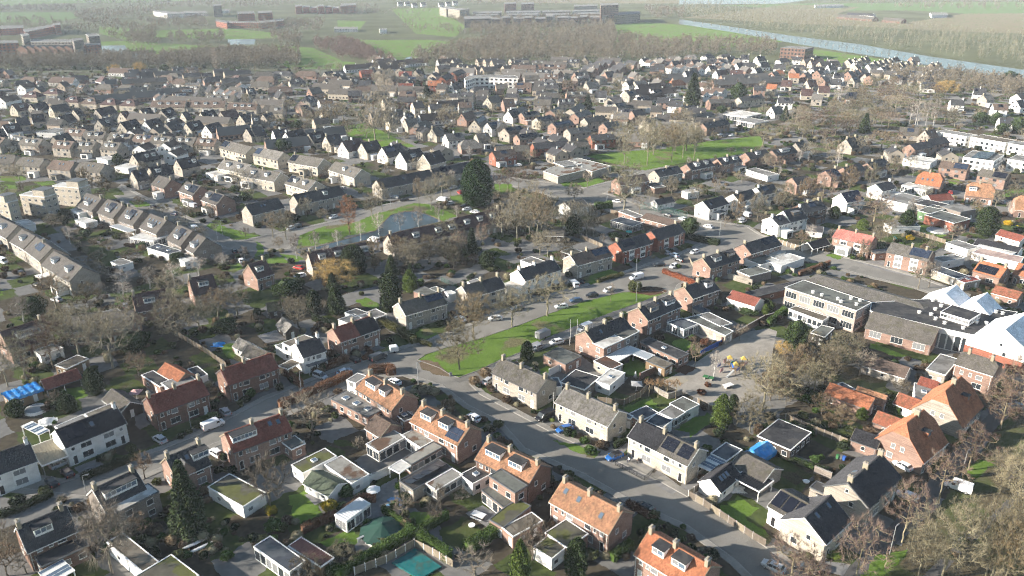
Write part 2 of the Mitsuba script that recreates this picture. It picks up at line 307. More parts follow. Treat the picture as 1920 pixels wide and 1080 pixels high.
(9,'dux',96,394,37,17.7,'pinkbrick','darkgrey',{'ch':[0.5],'dm':[('c',0.35,3,'white'),('c',0.75,2,'white')]}),
(9,'dux',114,405,35,15.3,'pinkbrick','darkgrey',{'ch':[0.5],'dm':[('c',0.3,2,'white'),('c',0.75,3,'white')]}),
(9,'dux',133,419,32,15.7,'pinkbrick','darkgrey',{'ch':[0.3],'dm':[('c',0.5,3,'white')]}),
(9,'dux',150,426,35,18.1,'pinkbrick','darkgrey',{'dm':[('c',0.5,7,'white')]}),
(9,'gab',164,440,48,9.9,'beige','darkgrey',{}),
(10,'low',-62,259,30,21,'beige','maroon',{'ch':[0.0],'dm':[('c',0.2,2.4,'white'),('c',0.48,2.4,'white'),('c',0.72,2.4,'white'),('c',0.94,2.4,'white')],'s':(8.5,4.6,8.6)}),
(10,'low',-34,282,37,30.3,'beige','maroon',{'ch':[0.0],'dm':[('c',0.35,2.6,'white'),('c',0.68,2.6,'white'),('c',0.88,2.6,'white')],'s':(8.5,4.6,8.6)}),
(10,'low',-14,300,40,23.2,'beige','maroon',{'ch':[0.95],'dm':[('c',0.2,2.4,'white'),('c',0.48,2.4,'white'),('c',0.76,2.4,'white')],'s':(8.5,4.6,8.6)}),
(10,'low',-86,244,50,6.2,'pinkbrick','maroon',{'ch':[0.9],'dm':[('c',0.4,2.6,'white')],'s':(8.5,4.6,8.6)}),
(10,'low',-111,218,31,9.2,'pinkbrick','maroon',{'ch':[0.0],'dm':[('c',0.45,3.2,'white')],'s':(8.5,4.6,8.6)}),
(10,'low',-100,231,34,7.2,'pinkbrick','maroon',{'ch':[0.0],'dm':[('c',0.5,3,'white')],'s':(8.5,4.6,8.6)}),
(10,'low',-136,194,51,10.5,'pinkbrick','maroon',{'ch':[0.98],'dm':[('c',0.6,7,'white')],'s':(8.5,4.6,8.6)}),
(10,'low',-119,204,9,18.1,'pinkbrick','greybrown',{'ch':[0.0],'s':(8.5,4.6,8.0)}),
(11,'ter',-106,317,47,15.1,'beige','anthracite',{'sk':[('c',0.4,0.4),('c',0.5,0.4)]}),
(11,'ter',-87,335,44,23,'beige','anthracite',{'sk':[('c',0.2,0.4)],'dm':[('c',0.62,2,'white')]}),
(11,'ter',-52,363,41,30,'beige','darkgrey',{}),
(11,'ter',-31,382,42,23.7,'beige','darkgrey',{}),
(12,'ter',-210,300,-40,17.4,'beige','taupe',{'dm':[('c',0.5,2.6,'white')],'s':(9.5,5.4,9)}),
(12,'ter',-196,288,-39,18.3,'beige','taupe',{'dm':[('c',0.5,2.6,'white')],'s':(9.5,5.4,9)}),
(12,'ter',-180,274,-40,12.7,'beige','taupe',{'dm':[('c',0.5,2.6,'white')],'s':(9.5,5.4,9)}),
(12,'ter',-168,263,-44,16.9,'beige','taupe',{'sk':[('c',0.3,0.4),('c',0.55,0.4)],'s':(9.5,5.4,9)}),
(12,'ter',-155,250,-40,11.5,'beige','taupe',{'dm':[('c',0.5,2.6,'white')],'s':(9.5,5.4,9)}),
(12,'ter',-146,242,-41,11.6,'beige','taupe',{'dm':[('c',0.5,2.6,'white')],'s':(9.5,5.4,9)}),
(13,'ter',-181,325,-36,13,'greybrick','taupe',{'sk':[('c',0.2,0.35),('c',0.4,0.35),('c',0.6,0.35),('c',0.8,0.35)],'dm':[('c',0.5,3.4,'white',0.75)],'s':(10.5,4.6,9)}),
(13,'ter',-167,315,-38,13.6,'greybrick','taupe',{'sk':[('c',0.2,0.35),('c',0.4,0.35),('c',0.6,0.35),('c',0.8,0.35)],'dm':[('c',0.5,3.4,'white',0.75)],'so':[('c',0.35,0.7,0.1,0.8,3,3)],'s':(10.5,4.6,9)}),
(13,'ter',-154,305,-37,11.8,'greybrick','taupe',{'sk':[('c',0.2,0.35),('c',0.4,0.35),('c',0.6,0.35),('c',0.8,0.35)],'dm':[('c',0.5,3.4,'white',0.75)],'so':[('c',0.35,0.7,0.1,0.8,3,3)],'s':(10.5,4.6,9)}),
(13,'ter',-140,294,-39,12.9,'greybrick','taupe',{'sk':[('c',0.2,0.35),('c',0.4,0.35),('c',0.6,0.35),('c',0.8,0.35)],'dm':[('c',0.5,3.4,'white',0.75)],'s':(10.5,4.6,9)}),
(13,'ter',-124,280,-43,11.5,'greybrick','taupe',{'sk':[('c',0.2,0.35),('c',0.4,0.35),('c',0.6,0.35),('c',0.8,0.35)],'dm':[('c',0.5,3.4,'white',0.75)],'so':[('c',0.35,0.7,0.1,0.8,3,3)],'s':(10.5,4.6,9)}),
(13,'ter',-114,270,-45,6.5,'greybrick','taupe',{'sk':[('c',0.5,0.35)],'dm':[('c',0.5,3.4,'white',0.75)],'s':(10.5,4.6,9)}),
(14,'ter',-164,358,-38,11.4,'pinkbrick','taupe',{'s':(9,5.2,8.6)}),
(14,'ter',-146,346,-41,12.9,'pinkbrick','taupe',{'dm':[('c',0.4,3,'white')],'so':[('c',0.5,0.95,0.1,0.8,3,3)],'s':(9,5.2,8.6)}),
(14,'ter',-130,331,-40,12.4,'pinkbrick','taupe',{'dm':[('c',0.2,2,'white')],'so':[('c',0.4,0.95,0.1,0.8,4,3)],'s':(9,5.2,8.6)}),
(15,'big',-198,412,57,12.9,'beige','black',{'dm':[('c',0.5,1.8,'white'),('c',0.8,1.8,'white')]}),
(15,'big',-183,372,48,6.2,'beige','black',{'sk':[('c',0.5,0.4)]}),
(15,'big',-177,381,56,10.2,'beige','black',{'dm':[('c',0.3,2.4,'white')]}),
(15,'big',-170,398,51,10.2,'beige','black',{'dm':[('c',0.8,2,'white')]}),
(16,'ter',-269,406,-3,11,'beige','greybrown',{'hip':0.25,'sk':[('c',0.4,0.4),('c',0.6,0.4)],'s':(9.5,5.2,8.6)}),
(16,'ter',-250,399,-16,13.7,'beige','greybrown',{'hip':0.25,'sk':[('c',0.4,0.4),('c',0.6,0.4)],'s':(9.5,5.2,8.6)}),
(16,'ter',-230,392,-17,12.4,'beige','greybrown',{'hip':0.25,'sk':[('c',0.4,0.4),('c',0.6,0.4)],'s':(9.5,5.2,8.6)}),
(16,'ter',-213,388,-19,14,'beige','greybrown',{'hip':0.25,'sk':[('c',0.4,0.4),('c',0.6,0.4)],'s':(9.5,5.2,8.6)}),
(17,'ter',-154,434,-41,27.6,'cream','brownlight',{'so':[('c',0.0,0.2,0.1,0.8,3,4)],'s':(9.5,5.2,8.6)}),
(17,'ter',-131,418,-36,21,'cream','brownlight',{'so':[('c',0.0,0.2,0.1,0.8,3,4)],'s':(9.5,5.2,8.6)}),
(17,'ter',-107,402,-31,21.1,'cream','brownlight',{'so':[('c',0.0,0.2,0.1,0.8,3,4)],'s':(9.5,5.2,8.6)}),
(17,'ter',-82,382,-45,22.7,'cream','brownlight',{'dm':[('c',0.5,1.8,'white')],'s':(9.5,5.2,8.6)}),
(17,'ter',-140,389,-32,20.6,'cream','brownlight',{'dm':[('c',0.3,2,'white'),('c',0.7,2,'white')],'s':(9.5,5.2,8.6)}),
(17,'ter',-122,373,-30,22.8,'cream','brownlight',{'dm':[('c',0.3,2,'white'),('c',0.7,2,'white')],'s':(9.5,5.2,8.6)}),
(17,'ter',-98,357,-41,18.2,'cream','brownlight',{'so':[('c',0.0,0.2,0.1,0.8,3,4)],'dm':[('c',0.3,2,'white'),('c',0.7,2,'white')],'s':(9.5,5.2,8.6)}),
(18,'gab',-142,474,35,8.8,'white','black',{'ch':[0.5],'sk':[('c',0.5,0.4)],'s':(9.2,4.2,9.2)}),
(18,'gab',-132,469,56,13.5,'white','black',{'sk':[('c',0.5,0.4)],'s':(9.2,4.2,9.2)}),
(18,'gab',-118,464,52,10.4,'cream','black',{'ch':[0.5],'dm':[('c',0.5,3,'white')],'s':(9.2,4.2,9.2)}),
(18,'gab',-106,456,46,9.3,'cream','black',{'sk':[('c',0.5,0.4)],'s':(9.2,4.2,9.2)}),
(18,'gab',-92,442,53,14.1,'white','maroon',{'ch':[0.5],'sk':[('c',0.5,0.4)],'s':(9.2,4.2,9.2)}),
(18,'gab',-81,437,48,10.9,'cream','black',{'sk':[('c',0.5,0.4)],'s':(9.2,4.2,9.2)}),
(18,'gab',-67,427,50,13.7,'white','black',{'ch':[0.5],'sk':[('c',0.5,0.4)],'s':(9.2,4.2,9.2)}),
(18,'gab',-55,414,49,14,'white','black',{'dm':[('c',0.5,3,'white')],'s':(9.2,4.2,9.2)}),
(18,'gab',-43,409,54,12.8,'cream','black',{'ch':[0.5],'sk':[('c',0.5,0.4)],'s':(9.2,4.2,9.2)}),
(19,'ter',-301,453,-24,11.6,'beige','greybrown',{'ch':[0.5],'dm':[('c',0.3,1.8,'white'),('c',0.65,1.8,'white')]}),
(19,'ter',-290,456,-26,10.9,'beige','greybrown',{'ch':[0.5],'dm':[('c',0.3,1.8,'white'),('c',0.65,1.8,'white')]}),
(19,'ter',-278,449,-21,14.9,'beige','greybrown',{'ch':[0.5],'dm':[('c',0.3,1.8,'white'),('c',0.65,1.8,'white')]}),
(19,'ter',-256,442,-17,12.5,'beige','greybrown',{'ch':[0.5],'dm':[('c',0.3,1.8,'white'),('c',0.65,1.8,'white')]}),
(19,'ter',-243,441,-14,12.2,'beige','greybrown',{'ch':[0.5],'dm':[('c',0.3,1.8,'white'),('c',0.65,1.8,'white')]}),
(19,'ter',-227,438,-18,11.8,'beige','greybrown',{'ch':[0.5],'dm':[('c',0.3,1.8,'white'),('c',0.65,1.8,'white')]}),
(19,'ter',-268,478,-18,13.6,'beige','greybrown',{'ch':[0.5],'dm':[('c',0.3,1.8,'white'),('c',0.65,1.8,'white')]}),
(19,'ter',-252,469,-13,14.5,'beige','greybrown',{'ch':[0.5],'dm':[('c',0.3,1.8,'white'),('c',0.65,1.8,'white')],'so':[('c',0.5,0.9,0.05,0.5,4,2)]}),
(19,'ter',-234,464,-19,16.2,'beige','greybrown',{'ch':[0.5],'dm':[('c',0.3,1.8,'white'),('c',0.65,1.8,'white')],'so':[('c',0.5,0.9,0.05,0.5,4,2)]}),
(19,'ter',-218,459,-21,13.5,'beige','greybrown',{'ch':[0.5],'dm':[('c',0.3,1.8,'white'),('c',0.65,1.8,'white')],'so':[('c',0.5,0.9,0.05,0.5,4,2)]}),
(19,'ter',-206,455,-17,13.6,'beige','greybrown',{'ch':[0.5],'dm':[('c',0.3,1.8,'white'),('c',0.65,1.8,'white')]}),
(19,'ter',-191,453,-16,13.8,'beige','greybrown',{'ch':[0.5],'dm':[('c',0.3,1.8,'white'),('c',0.65,1.8,'white')]}),
(19,'ter',-177,449,-14,12.7,'beige','greybrown',{'ch':[0.5],'dm':[('c',0.3,1.8,'white'),('c',0.65,1.8,'white')]}),
(20,'gab',-316,477,54,5.3,'cream','black',{}),
(20,'gab',-319,494,57,9.3,'white','black',{'dm':[('c',0.5,2.4,'white')]}),
(20,'gab',-326,518,45,7.1,'beige','black',{}),
(20,'gab',-322,530,31,7.1,'cream','black',{'sk':[('c',0.5,0.4)]}),
(20,'gab',-301,526,71,10.8,'white','black',{}),
(20,'gab',-269,514,74,11.2,'beige','black',{'dm':[('c',0.5,2.4,'white')]}),
(20,'gab',-249,505,72,13.5,'cream','black',{}),
(20,'gab',-236,510,72,12.7,'white','black',{'sk':[('c',0.5,0.4)]}),
(20,'gab',-220,502,78,12,'beige','black',{}),
(20,'gab',-206,502,64,11.5,'cream','black',{'dm':[('c',0.5,2.4,'white')]}),
(20,'gab',-191,495,69,12.3,'white','black',{}),
(20,'gab',-162,482,57,7.7,'beige','black',{'sk':[('c',0.5,0.4)]}),
(21,'gab',-361,575,68,11.1,'cream','maroon',{'dm':[('c',0.5,2.8,'white')]}),
(21,'gab',-348,576,72,12.7,'beige','black',{}),
(21,'gab',-329,569,57,12.1,'cream','black',{}),
(21,'gab',-306,550,72,5.8,'cream','black',{}),
(21,'gab',-290,557,71,15,'beige','black',{}),
(21,'gab',-268,540,69,5.8,'cream','maroon',{}),
(21,'gab',-259,553,59,7.9,'cream','black',{}),
(21,'gab',-244,552,76,11.6,'beige','black',{'dm':[('c',0.5,2.8,'white')]}),
(21,'gab',-225,538,55,4.6,'cream','black',{}),
(21,'gab',-211,541,64,12,'cream','black',{}),
(21,'gab',-198,545,63,13.5,'beige','maroon',{}),
(21,'gab',-181,531,65,11.5,'cream','black',{}),
(22,'hip',-387,638,-12,5,'cream','maroon',{'hip':1,'dm':[('c',0.5,2.4,'white')],'s':(10,4.2,8)}),
(22,'hip',-380,656,-12,5,'cream','maroon',{'hip':1,'dm':[('c',0.5,2.4,'white')],'s':(10,4.2,8)}),
(22,'hip',-358,616,-12,5,'cream','brown',{'hip':1,'dm':[('c',0.5,2.4,'white')],'s':(10,4.2,8)}),
(22,'hip',-341,613,-12,5,'cream','maroon',{'hip':1,'dm':[('c',0.5,2.4,'white')],'s':(10,4.2,8)}),
(22,'hip',-323,605,-12,5,'cream','brown',{'hip':1,'dm':[('c',0.5,2.4,'white')],'s':(10,4.2,8)}),
(22,'hip',-306,601,-12,5,'cream','maroon',{'hip':1,'dm':[('c',0.5,2.4,'white')],'s':(10,4.2,8)}),
(22,'hip',-289,596,-12,5,'cream','maroon',{'hip':1,'dm':[('c',0.5,2.4,'white')],'s':(10,4.2,8)}),
(23,'hip',-462,721,-12,6,'beige','greybrown',{'dm':[('c',0.5,2.4,'white')]}),
(23,'hip',-439,712,30,8,'white','darkgrey',{'hip':0.7}),
(23,'hip',-446,735,-12,10,'pinkbrick','brown',{'hip':0.7}),
(23,'hip',-423,712,-45,6,'beige','maroon',{'dm':[('c',0.5,2.4,'white')]}),
(23,'hip',-420,735,-12,8,'white','greybrown',{'hip':0.7}),
(23,'hip',-406,745,30,10,'pinkbrick','darkgrey',{'hip':0.7}),
(23,'hip',-372,686,-12,6,'beige','brown',{'dm':[('c',0.5,2.4,'white')]}),
(23,'hip',-378,735,-45,8,'white','maroon',{'hip':0.7}),
(23,'hip',-352,686,-12,10,'pinkbrick','greybrown',{'hip':0.7}),
(23,'hip',-357,735,30,6,'beige','darkgrey',{'dm':[('c',0.5,2.4,'white')]}),
(23,'hip',-332,682,-12,8,'white','brown',{'hip':0.7}),
(23,'hip',-348,726,-45,10,'pinkbrick','maroon',{'hip':0.7}),
(23,'hip',-317,690,-12,6,'beige','greybrown',{'dm':[('c',0.5,2.4,'white')]}),
(23,'hip',-336,735,30,8,'white','darkgrey',{'hip':0.7}),
(23,'hip',-323,745,-12,10,'pinkbrick','brown',{'hip':0.7}),
(23,'hip',-301,695,-45,6,'beige','maroon',{'dm':[('c',0.5,2.4,'white')]}),
(23,'hip',-301,721,-12,8,'white','greybrown',{'hip':0.7}),
(23,'hip',-277,735,30,10,'pinkbrick','darkgrey',{'hip':0.7}),
(23,'hip',-258,699,-12,6,'beige','brown',{'dm':[('c',0.5,2.4,'white')]}),
(23,'hip',-257,745,-45,8,'white','maroon',{'hip':0.7}),
(23,'hip',-234,670,-12,10,'pinkbrick','greybrown',{'hip':0.7}),
(23,'hip',-219,662,30,6,'beige','darkgrey',{'dm':[('c',0.5,2.4,'white')]}),
(23,'hip',-323,760,-12,8,'white','brown',{'hip':0.7}),
(24,'ter',-267,635,31,11.1,'cream','brown',{'dm':[('c',0.25,2.2,'white'),('c',0.5,2.2,'white'),('c',0.75,2.2,'white')],'s':(9,3.8,7.8)}),
(24,'ter',-270,656,22,10.3,'cream','brown',{'dm':[('c',0.25,2.2,'white'),('c',0.5,2.2,'white'),('c',0.75,2.2,'white')],'s':(9,3.8,7.8)}),
(24,'ter',-272,676,-16,15.2,'cream','brown',{'dm':[('c',0.25,2.2,'white'),('c',0.5,2.2,'white'),('c',0.75,2.2,'white')],'s':(9,3.8,7.8)}),
(24,'ter',-258,592,-5,26.5,'cream','brown',{'dm':[('c',0.25,2.2,'white'),('c',0.5,2.2,'white'),('c',0.75,2.2,'white')],'s':(9,3.8,7.8)}),
(24,'ter',-230,592,-4,29.4,'cream','brown',{'dm':[('c',0.25,2.2,'white'),('c',0.5,2.2,'white'),('c',0.75,2.2,'white')],'s':(9,3.8,7.8)}),
(24,'ter',-230,622,-8,24.6,'cream','brown',{'dm':[('c',0.25,2.2,'white'),('c',0.5,2.2,'white'),('c',0.75,2.2,'white')],'s':(9,3.8,7.8)}),
(24,'ter',-199,582,-6,22.2,'cream','brown',{'dm':[('c',0.25,2.2,'white'),('c',0.5,2.2,'white'),('c',0.75,2.2,'white')],'s':(9,3.8,7.8)}),
(25,'hip',-240,771,9,13.7,'beige','greybrown',{'hip':0.6}),
(25,'hip',-224,777,-8,15,'cream','darkgrey',{'hip':0.6,'dm':[('c',0.5,2.2,'white')]}),
(25,'hip',-200,777,-7,16.2,'pinkbrick','brown',{'hip':0.6}),
(25,'gab',-176,764,68,13.4,'beige','darkgrey',{}),
(25,'gab',-167,767,66,14.9,'cream','brown',{'dm':[('c',0.5,2.2,'white')]}),
(25,'hip',-228,739,-9,11.9,'pinkbrick','brown',{'hip':0.6}),
(25,'hip',-222,704,-9,11.3,'beige','greybrown',{'hip':0.6}),
(25,'hip',-196,723,26,8.4,'cream','darkgrey',{'hip':0.6,'dm':[('c',0.5,2.2,'white')]}),
(25,'hip',-197,672,13,14.2,'pinkbrick','brown',{'hip':0.6}),
(25,'ter',-168,725,10,16.6,'beige','brown',{}),
(25,'gab',-142,717,39,7.4,'cream','brown',{'dm':[('c',0.5,2.2,'white')]}),
(25,'ter',-129,697,0,10.5,'pinkbrick','darkgrey',{}),
(25,'ter',-125,661,7,12.6,'beige','brown',{}),
(25,'gab',-196,619,0,9.4,'cream','brown',{'dm':[('c',0.5,2.2,'white')]}),
(25,'gab',-164,656,48,10.5,'pinkbrick','greybrown',{}),
(25,'hip',-177,574,10,6.6,'beige','greybrown',{'hip':0.6}),
(25,'gab',-169,564,-7,10,'cream','brown',{'dm':[('c',0.5,2.2,'white')]}),
(25,'ter',-127,638,8,10.6,'pinkbrick','darkgrey',{}),
(25,'gab',-167,533,65,8.7,'beige','darkgrey',{}),
(25,'hip',-161,618,87,13.7,'cream','darkgrey',{'hip':0.6,'dm':[('c',0.5,2.2,'white')]}),
(25,'hip',-153,580,-64,27,'pinkbrick','brown',{'hip':0.6}),
(25,'gab',-159,483,55,8,'beige','darkgrey',{}),
(25,'gab',-172,523,29,5.2,'cream','brown',{'dm':[('c',0.5,2.2,'white')]}),
(25,'ter',-150,566,30,5.8,'pinkbrick','darkgrey',{}),
(26,'ter',-102,763,0,12.1,'redbrick','redbrown',{}),
(26,'ter',-93,725,7,22.3,'redbrick','brown',{}),
(26,'ter',-91,681,8,12.5,'redbrick','redbrown',{}),
(26,'ter',-84,636,-7,12.1,'redbrick','brown',{}),
(26,'ter',-81,606,0,13.8,'redbrick','darkgrey',{}),
(26,'ter',-62,739,80,29.6,'redbrick','black',{}),
(26,'ter',-53,771,75,27.3,'redbrick','black',{}),
(26,'ter',-68,697,0,11.7,'redbrick','orangered',{}),
(26,'ter',-142,776,26,12,'redbrick','redbrown',{}),
(27,'gab',-48,684,44,12,'white','darkgrey',{}),
(27,'hip',-27,672,24,9.8,'beige','darkgrey',{'hip':0.6}),
(27,'ter',-9,677,10,9.8,'pinkbrick','greybrown',{}),
(27,'gab',-15,609,60,15.6,'cream','greybrown',{}),
(27,'ter',-36,607,10,11.4,'white','greylight',{}),
(27,'ter',-35,581,11,9.4,'beige','brown',{}),
(27,'gab',-3,594,22,8.7,'pinkbrick','brown',{}),
(27,'ter',-56,572,19,9,'cream','darkgrey',{}),
(27,'gab',-71,532,71,11.1,'white','darkgrey',{}),
(27,'gab',-67,514,35,8.4,'beige','greylight',{}),
(27,'hip',-59,509,72,12.5,'pinkbrick','greylight',{'hip':0.6}),
(27,'gab',-47,483,51,8.4,'cream','greybrown',{}),
(27,'ter',-35,464,29,11,'white','greylight',{}),
(27,'ter',-18,464,25,7.8,'beige','brown',{}),
(27,'hip',-25,451,17,6.4,'pinkbrick','greylight',{'hip':0.6}),
(27,'gab',-22,517,75,20.5,'cream','greybrown',{'so':[('c',0.1,0.9,0.1,0.6,5,2)]}),
(27,'ter',-12,501,43,10.3,'white','greylight',{'so':[('c',0.1,0.9,0.1,0.6,5,2)]}),
(27,'ter',-2,483,49,8.7,'beige','brown',{'so':[('c',0.1,0.9,0.1,0.6,5,2)]}),
(27,'gab',-31,537,58,12.6,'pinkbrick','brown',{}),
(27,'ter',-8,501,-58,8.3,'cream','darkgrey',{}),
(27,'gab',0,547,56,10,'white','darkgrey',{}),
(28,'ter',10,861,-9,16.6,'beige','greybrown',{'so':[('c',0.1,0.5,0.1,0.6,4,2)]}),
(28,'ter',29,859,0,15.7,'pinkbrick','brown',{'dm':[('c',0.3,2,'white'),('c',0.7,2,'white')]}),
(28,'ter',48,869,0,14.4,'greybrick','greybrown',{}),
(28,'ter',67,871,-12,13.1,'beige','darkgrey',{'dm':[('c',0.3,2,'white'),('c',0.7,2,'white')]}),
(28,'ter',12,817,-8,24.7,'pinkbrick','greybrown',{}),
(28,'ter',43,820,-11,24.1,'greybrick','brown',{'dm':[('c',0.3,2,'white'),('c',0.7,2,'white')],'so':[('c',0.1,0.5,0.1,0.6,4,2)]}),
(28,'ter',12,772,-11,17,'beige','greybrown',{}),
(28,'ter',31,778,-9,13.7,'pinkbrick','darkgrey',{'dm':[('c',0.3,2,'white'),('c',0.7,2,'white')]}),
(28,'ter',18,734,8,13.7,'greybrick','greybrown',{}),
(28,'ter',37,742,-9,12.5,'beige','brown',{'dm':[('c',0.3,2,'white'),('c',0.7,2,'white')]}),
(28,'ter',10,685,-7,13.9,'pinkbrick','greybrown',{'so':[('c',0.1,0.5,0.1,0.6,4,2)]}),
(28,'ter',32,687,-10,14.5,'greybrick','darkgrey',{'dm':[('c',0.3,2,'white'),('c',0.7,2,'white')]}),
(28,'ter',30,627,8,14.6,'beige','greybrown',{}),
(28,'ter',52,634,7,16.9,'pinkbrick','brown',{'dm':[('c',0.3,2,'white'),('c',0.7,2,'white')]}),
(28,'ter',23,592,-9,12.6,'greybrick','greybrown',{}),
(28,'ter',41,596,7,11.3,'beige','darkgrey',{'dm':[('c',0.3,2,'white'),('c',0.7,2,'white')],'so':[('c',0.1,0.5,0.1,0.6,4,2)]}),
(28,'ter',51,696,-12,12.9,'pinkbrick','greybrown',{}),
(28,'ter',61,731,36,8.1,'greybrick','brown',{'dm':[('c',0.3,2,'white'),('c',0.7,2,'white')]}),
(29,'gab',78,807,-52,14.6,'pinkbrick','darkgrey',{'s':(8.2,5,8.6)}),
(29,'gab',86,828,-51,15.6,'pinkbrick','darkgrey',{'s':(8.2,5,8.6)}),
(29,'gab',94,849,-56,15.3,'pinkbrick','darkgrey',{'s':(8.2,5,8.6)}),
(29,'gab',104,866,-57,15.7,'pinkbrick','darkgrey',{'s':(8.2,5,8.6)}),
(29,'gab',99,785,-54,13.4,'pinkbrick','darkgrey',{'s':(8.2,5,8.6)}),
(29,'gab',108,811,-63,16.9,'pinkbrick','darkgrey',{'s':(8.2,5,8.6)}),
(29,'gab',116,833,-57,14.6,'pinkbrick','darkgrey',{'s':(8.2,5,8.6)}),
(29,'gab',129,858,-58,15.3,'pinkbrick','darkgrey',{'s':(8.2,5,8.6)}),
(30,'ter',146,882,30,9,'white','darkgrey',{}),
(30,'hip',166,902,38,9,'beige','greylight',{'hip':0.6}),
(30,'hip',186,917,-12,10,'beige','greylight',{'hip':0.6}),
(30,'hip',207,931,-20,9,'beige','greylight',{'hip':0.6}),
(30,'hip',229,939,38,9,'white','darkgrey',{'hip':0.6}),
(30,'hip',249,939,30,12,'beige','greylight',{'hip':0.6}),
(30,'gab',266,917,-12,9,'white','darkgrey',{}),
(30,'gab',279,903,30,12,'white','darkgrey',{}),
(30,'gab',152,824,-12,10,'pinkbrick','darkgrey',{}),
(30,'gab',174,856,30,9,'pinkbrick','darkgrey',{}),
(30,'gab',194,869,-20,9,'pinkbrick','darkgrey',{}),
(30,'gab',198,862,30,12,'pinkbrick','darkgrey',{}),
(30,'gab',218,875,-12,10,'pinkbrick','darkgrey',{}),
(30,'gab',212,831,30,9,'white','darkgrey',{}),
(30,'gab',227,869,30,10,'pinkbrick','darkgrey',{}),
(30,'gab',248,882,30,9,'pinkbrick','darkgrey',{}),
(30,'gab',238,837,38,12,'white','darkgrey',{}),
(30,'ter',248,837,-12,12,'white','darkgrey',{}),
(30,'gab',144,807,-12,9,'pinkbrick','darkgrey',{}),
(30,'gab',170,768,30,10,'white','darkgrey',{}),
(30,'gab',179,790,30,9,'beige','greylight',{}),
(30,'gab',203,813,30,9,'white','darkgrey',{}),
(30,'gab',202,774,30,12,'white','maroon',{}),
(30,'gab',218,774,-12,12,'white','maroon',{}),
(30,'gab',243,790,38,10,'white','darkgrey',{}),
(30,'gab',265,843,30,12,'white','darkgrey',{}),
(30,'gab',63,758,38,10,'pinkbrick','darkgrey',{}),
(30,'gab',67,738,-12,9,'white','darkgrey',{}),
(30,'gab',93,763,30,10,'pinkbrick','darkgrey',{}),
(30,'ter',100,748,-20,9,'beige','greylight',{}),
(30,'ter',103,697,38,9,'white','darkgrey',{}),
(30,'ter',112,697,30,12,'beige','greylight',{}),
(30,'hip',147,712,38,12,'cream','orangered',{'hip':0.6}),
(30,'ter',69,688,30,12,'beige','greylight',{}),
(30,'gab',72,637,-12,9,'white','darkgrey',{}),
(30,'ter',95,637,38,9,'beige','greylight',{}),
(30,'gab',118,644,38,9,'white','darkgrey',{}),
(30,'gab',79,606,-12,10,'white','darkgrey',{}),
(30,'ter',79,577,38,10,'beige','greylight',{}),
(30,'ter',100,606,30,12,'white','darkgrey',{}),
(30,'ter',117,602,-12,12,'pinkbrick','darkgrey',{}),
(30,'ter',122,586,-20,10,'white','darkgrey',{}),
(30,'ter',209,668,-12,9,'pinkbrick','darkgrey',{}),
(30,'ter',80,551,-12,10,'pinkbrick','darkgrey',{}),
(30,'ter',87,545,30,9,'pinkbrick','darkgrey',{}),
(31,'dux',12,544,36,13.9,'pinkbrick','greylight',{'ch':[0.5],'so':[('c',0.1,0.9,0.1,0.7,5,2)]}),
(31,'dux',21,526,49,14.9,'cream','greybrown',{'ch':[0.5],'so':[('c',0.1,0.9,0.1,0.7,5,2)]}),
(31,'dux',32,508,44,17.2,'pinkbrick','greylight',{'ch':[0.5],'so':[('c',0.1,0.9,0.1,0.7,5,2)]}),
(31,'dux',41,486,33,16.2,'beige','greylight',{'ch':[0.5]}),
(31,'dux',9,468,33,15,'pinkbrick','greybrown',{'ch':[0.5],'so':[('c',0.1,0.9,0.1,0.7,5,2)]}),
(31,'dux',46,569,70,28.2,'cream','greylight',{'ch':[0.5]}),
(31,'dux',48,545,57,19.5,'pinkbrick','greylight',{'ch':[0.5]}),
(31,'dux',55,524,36,17.2,'beige','greybrown',{'ch':[0.5]}),
(31,'dux',64,505,41,14.2,'pinkbrick','greylight',{'ch':[0.5]}),
(31,'dux',78,613,67,18.4,'cream','greylight',{'ch':[0.5]}),
(31,'dux',127,569,37,14.5,'pinkbrick','greybrown',{'ch':[0.5]}),
(31,'dux',130,538,37,22.1,'beige','greylight',{'ch':[0.5]}),
(31,'dux',132,508,40,24.6,'pinkbrick','darkgrey',{'ch':[0.5]}),
(31,'dux',186,616,34,26.6,'cream','greybrown',{'ch':[0.5]}),
(31,'dux',158,601,15,17.5,'pinkbrick','greylight',{'ch':[0.5]}),
(31,'dux',4,559,66,18.7,'beige','greylight',{'ch':[0.5]}),
(31,'dux',1,488,53,13.9,'pinkbrick','greybrown',{'ch':[0.5],'so':[('c',0.1,0.9,0.1,0.7,5,2)]}),
(31,'dux',92,518,50,16.2,'cream','greylight',{'ch':[0.5]}),
(31,'dux',30,558,66,15.5,'pinkbrick','greylight',{'ch':[0.5]}),
(31,'dux',38,446,19,11.7,'beige','greybrown',{'ch':[0.5]}),
(31,'dux',54,465,16,15,'redbrick','darkgrey',{'fa':'panel'}),
(31,'dux',22,443,20,21.6,'redbrick','darkgrey',{'fa':'panel'}),
(31,'dux',0,433,11,19.1,'pinkbrick','greybrown',{}),
(31,'dux',-5,421,30,13.4,'redbrick','greybrown',{}),
(32,'hip',303,896,20,8,'white','darkgrey',{'hip':0.6}),
(32,'ter',318,896,-25,9,'white','darkgrey',{}),
(32,'gab',324,862,20,8,'cream','maroon',{}),
(32,'ter',347,869,-25,11,'white','greylight',{}),
(32,'gab',327,819,20,9,'white','darkgrey',{}),
(32,'ter',363,843,20,8,'white','greylight',{}),
(32,'ter',370,824,20,9,'white','greylight',{}),
(32,'ter',372,801,30,8,'white','greylight',{}),
(32,'gab',276,824,-25,11,'white','darkgrey',{}),
(32,'hip',298,831,-15,9,'white','darkgrey',{'hip':0.6}),
(32,'hip',311,814,20,9,'white','darkgrey',{'hip':0.6}),
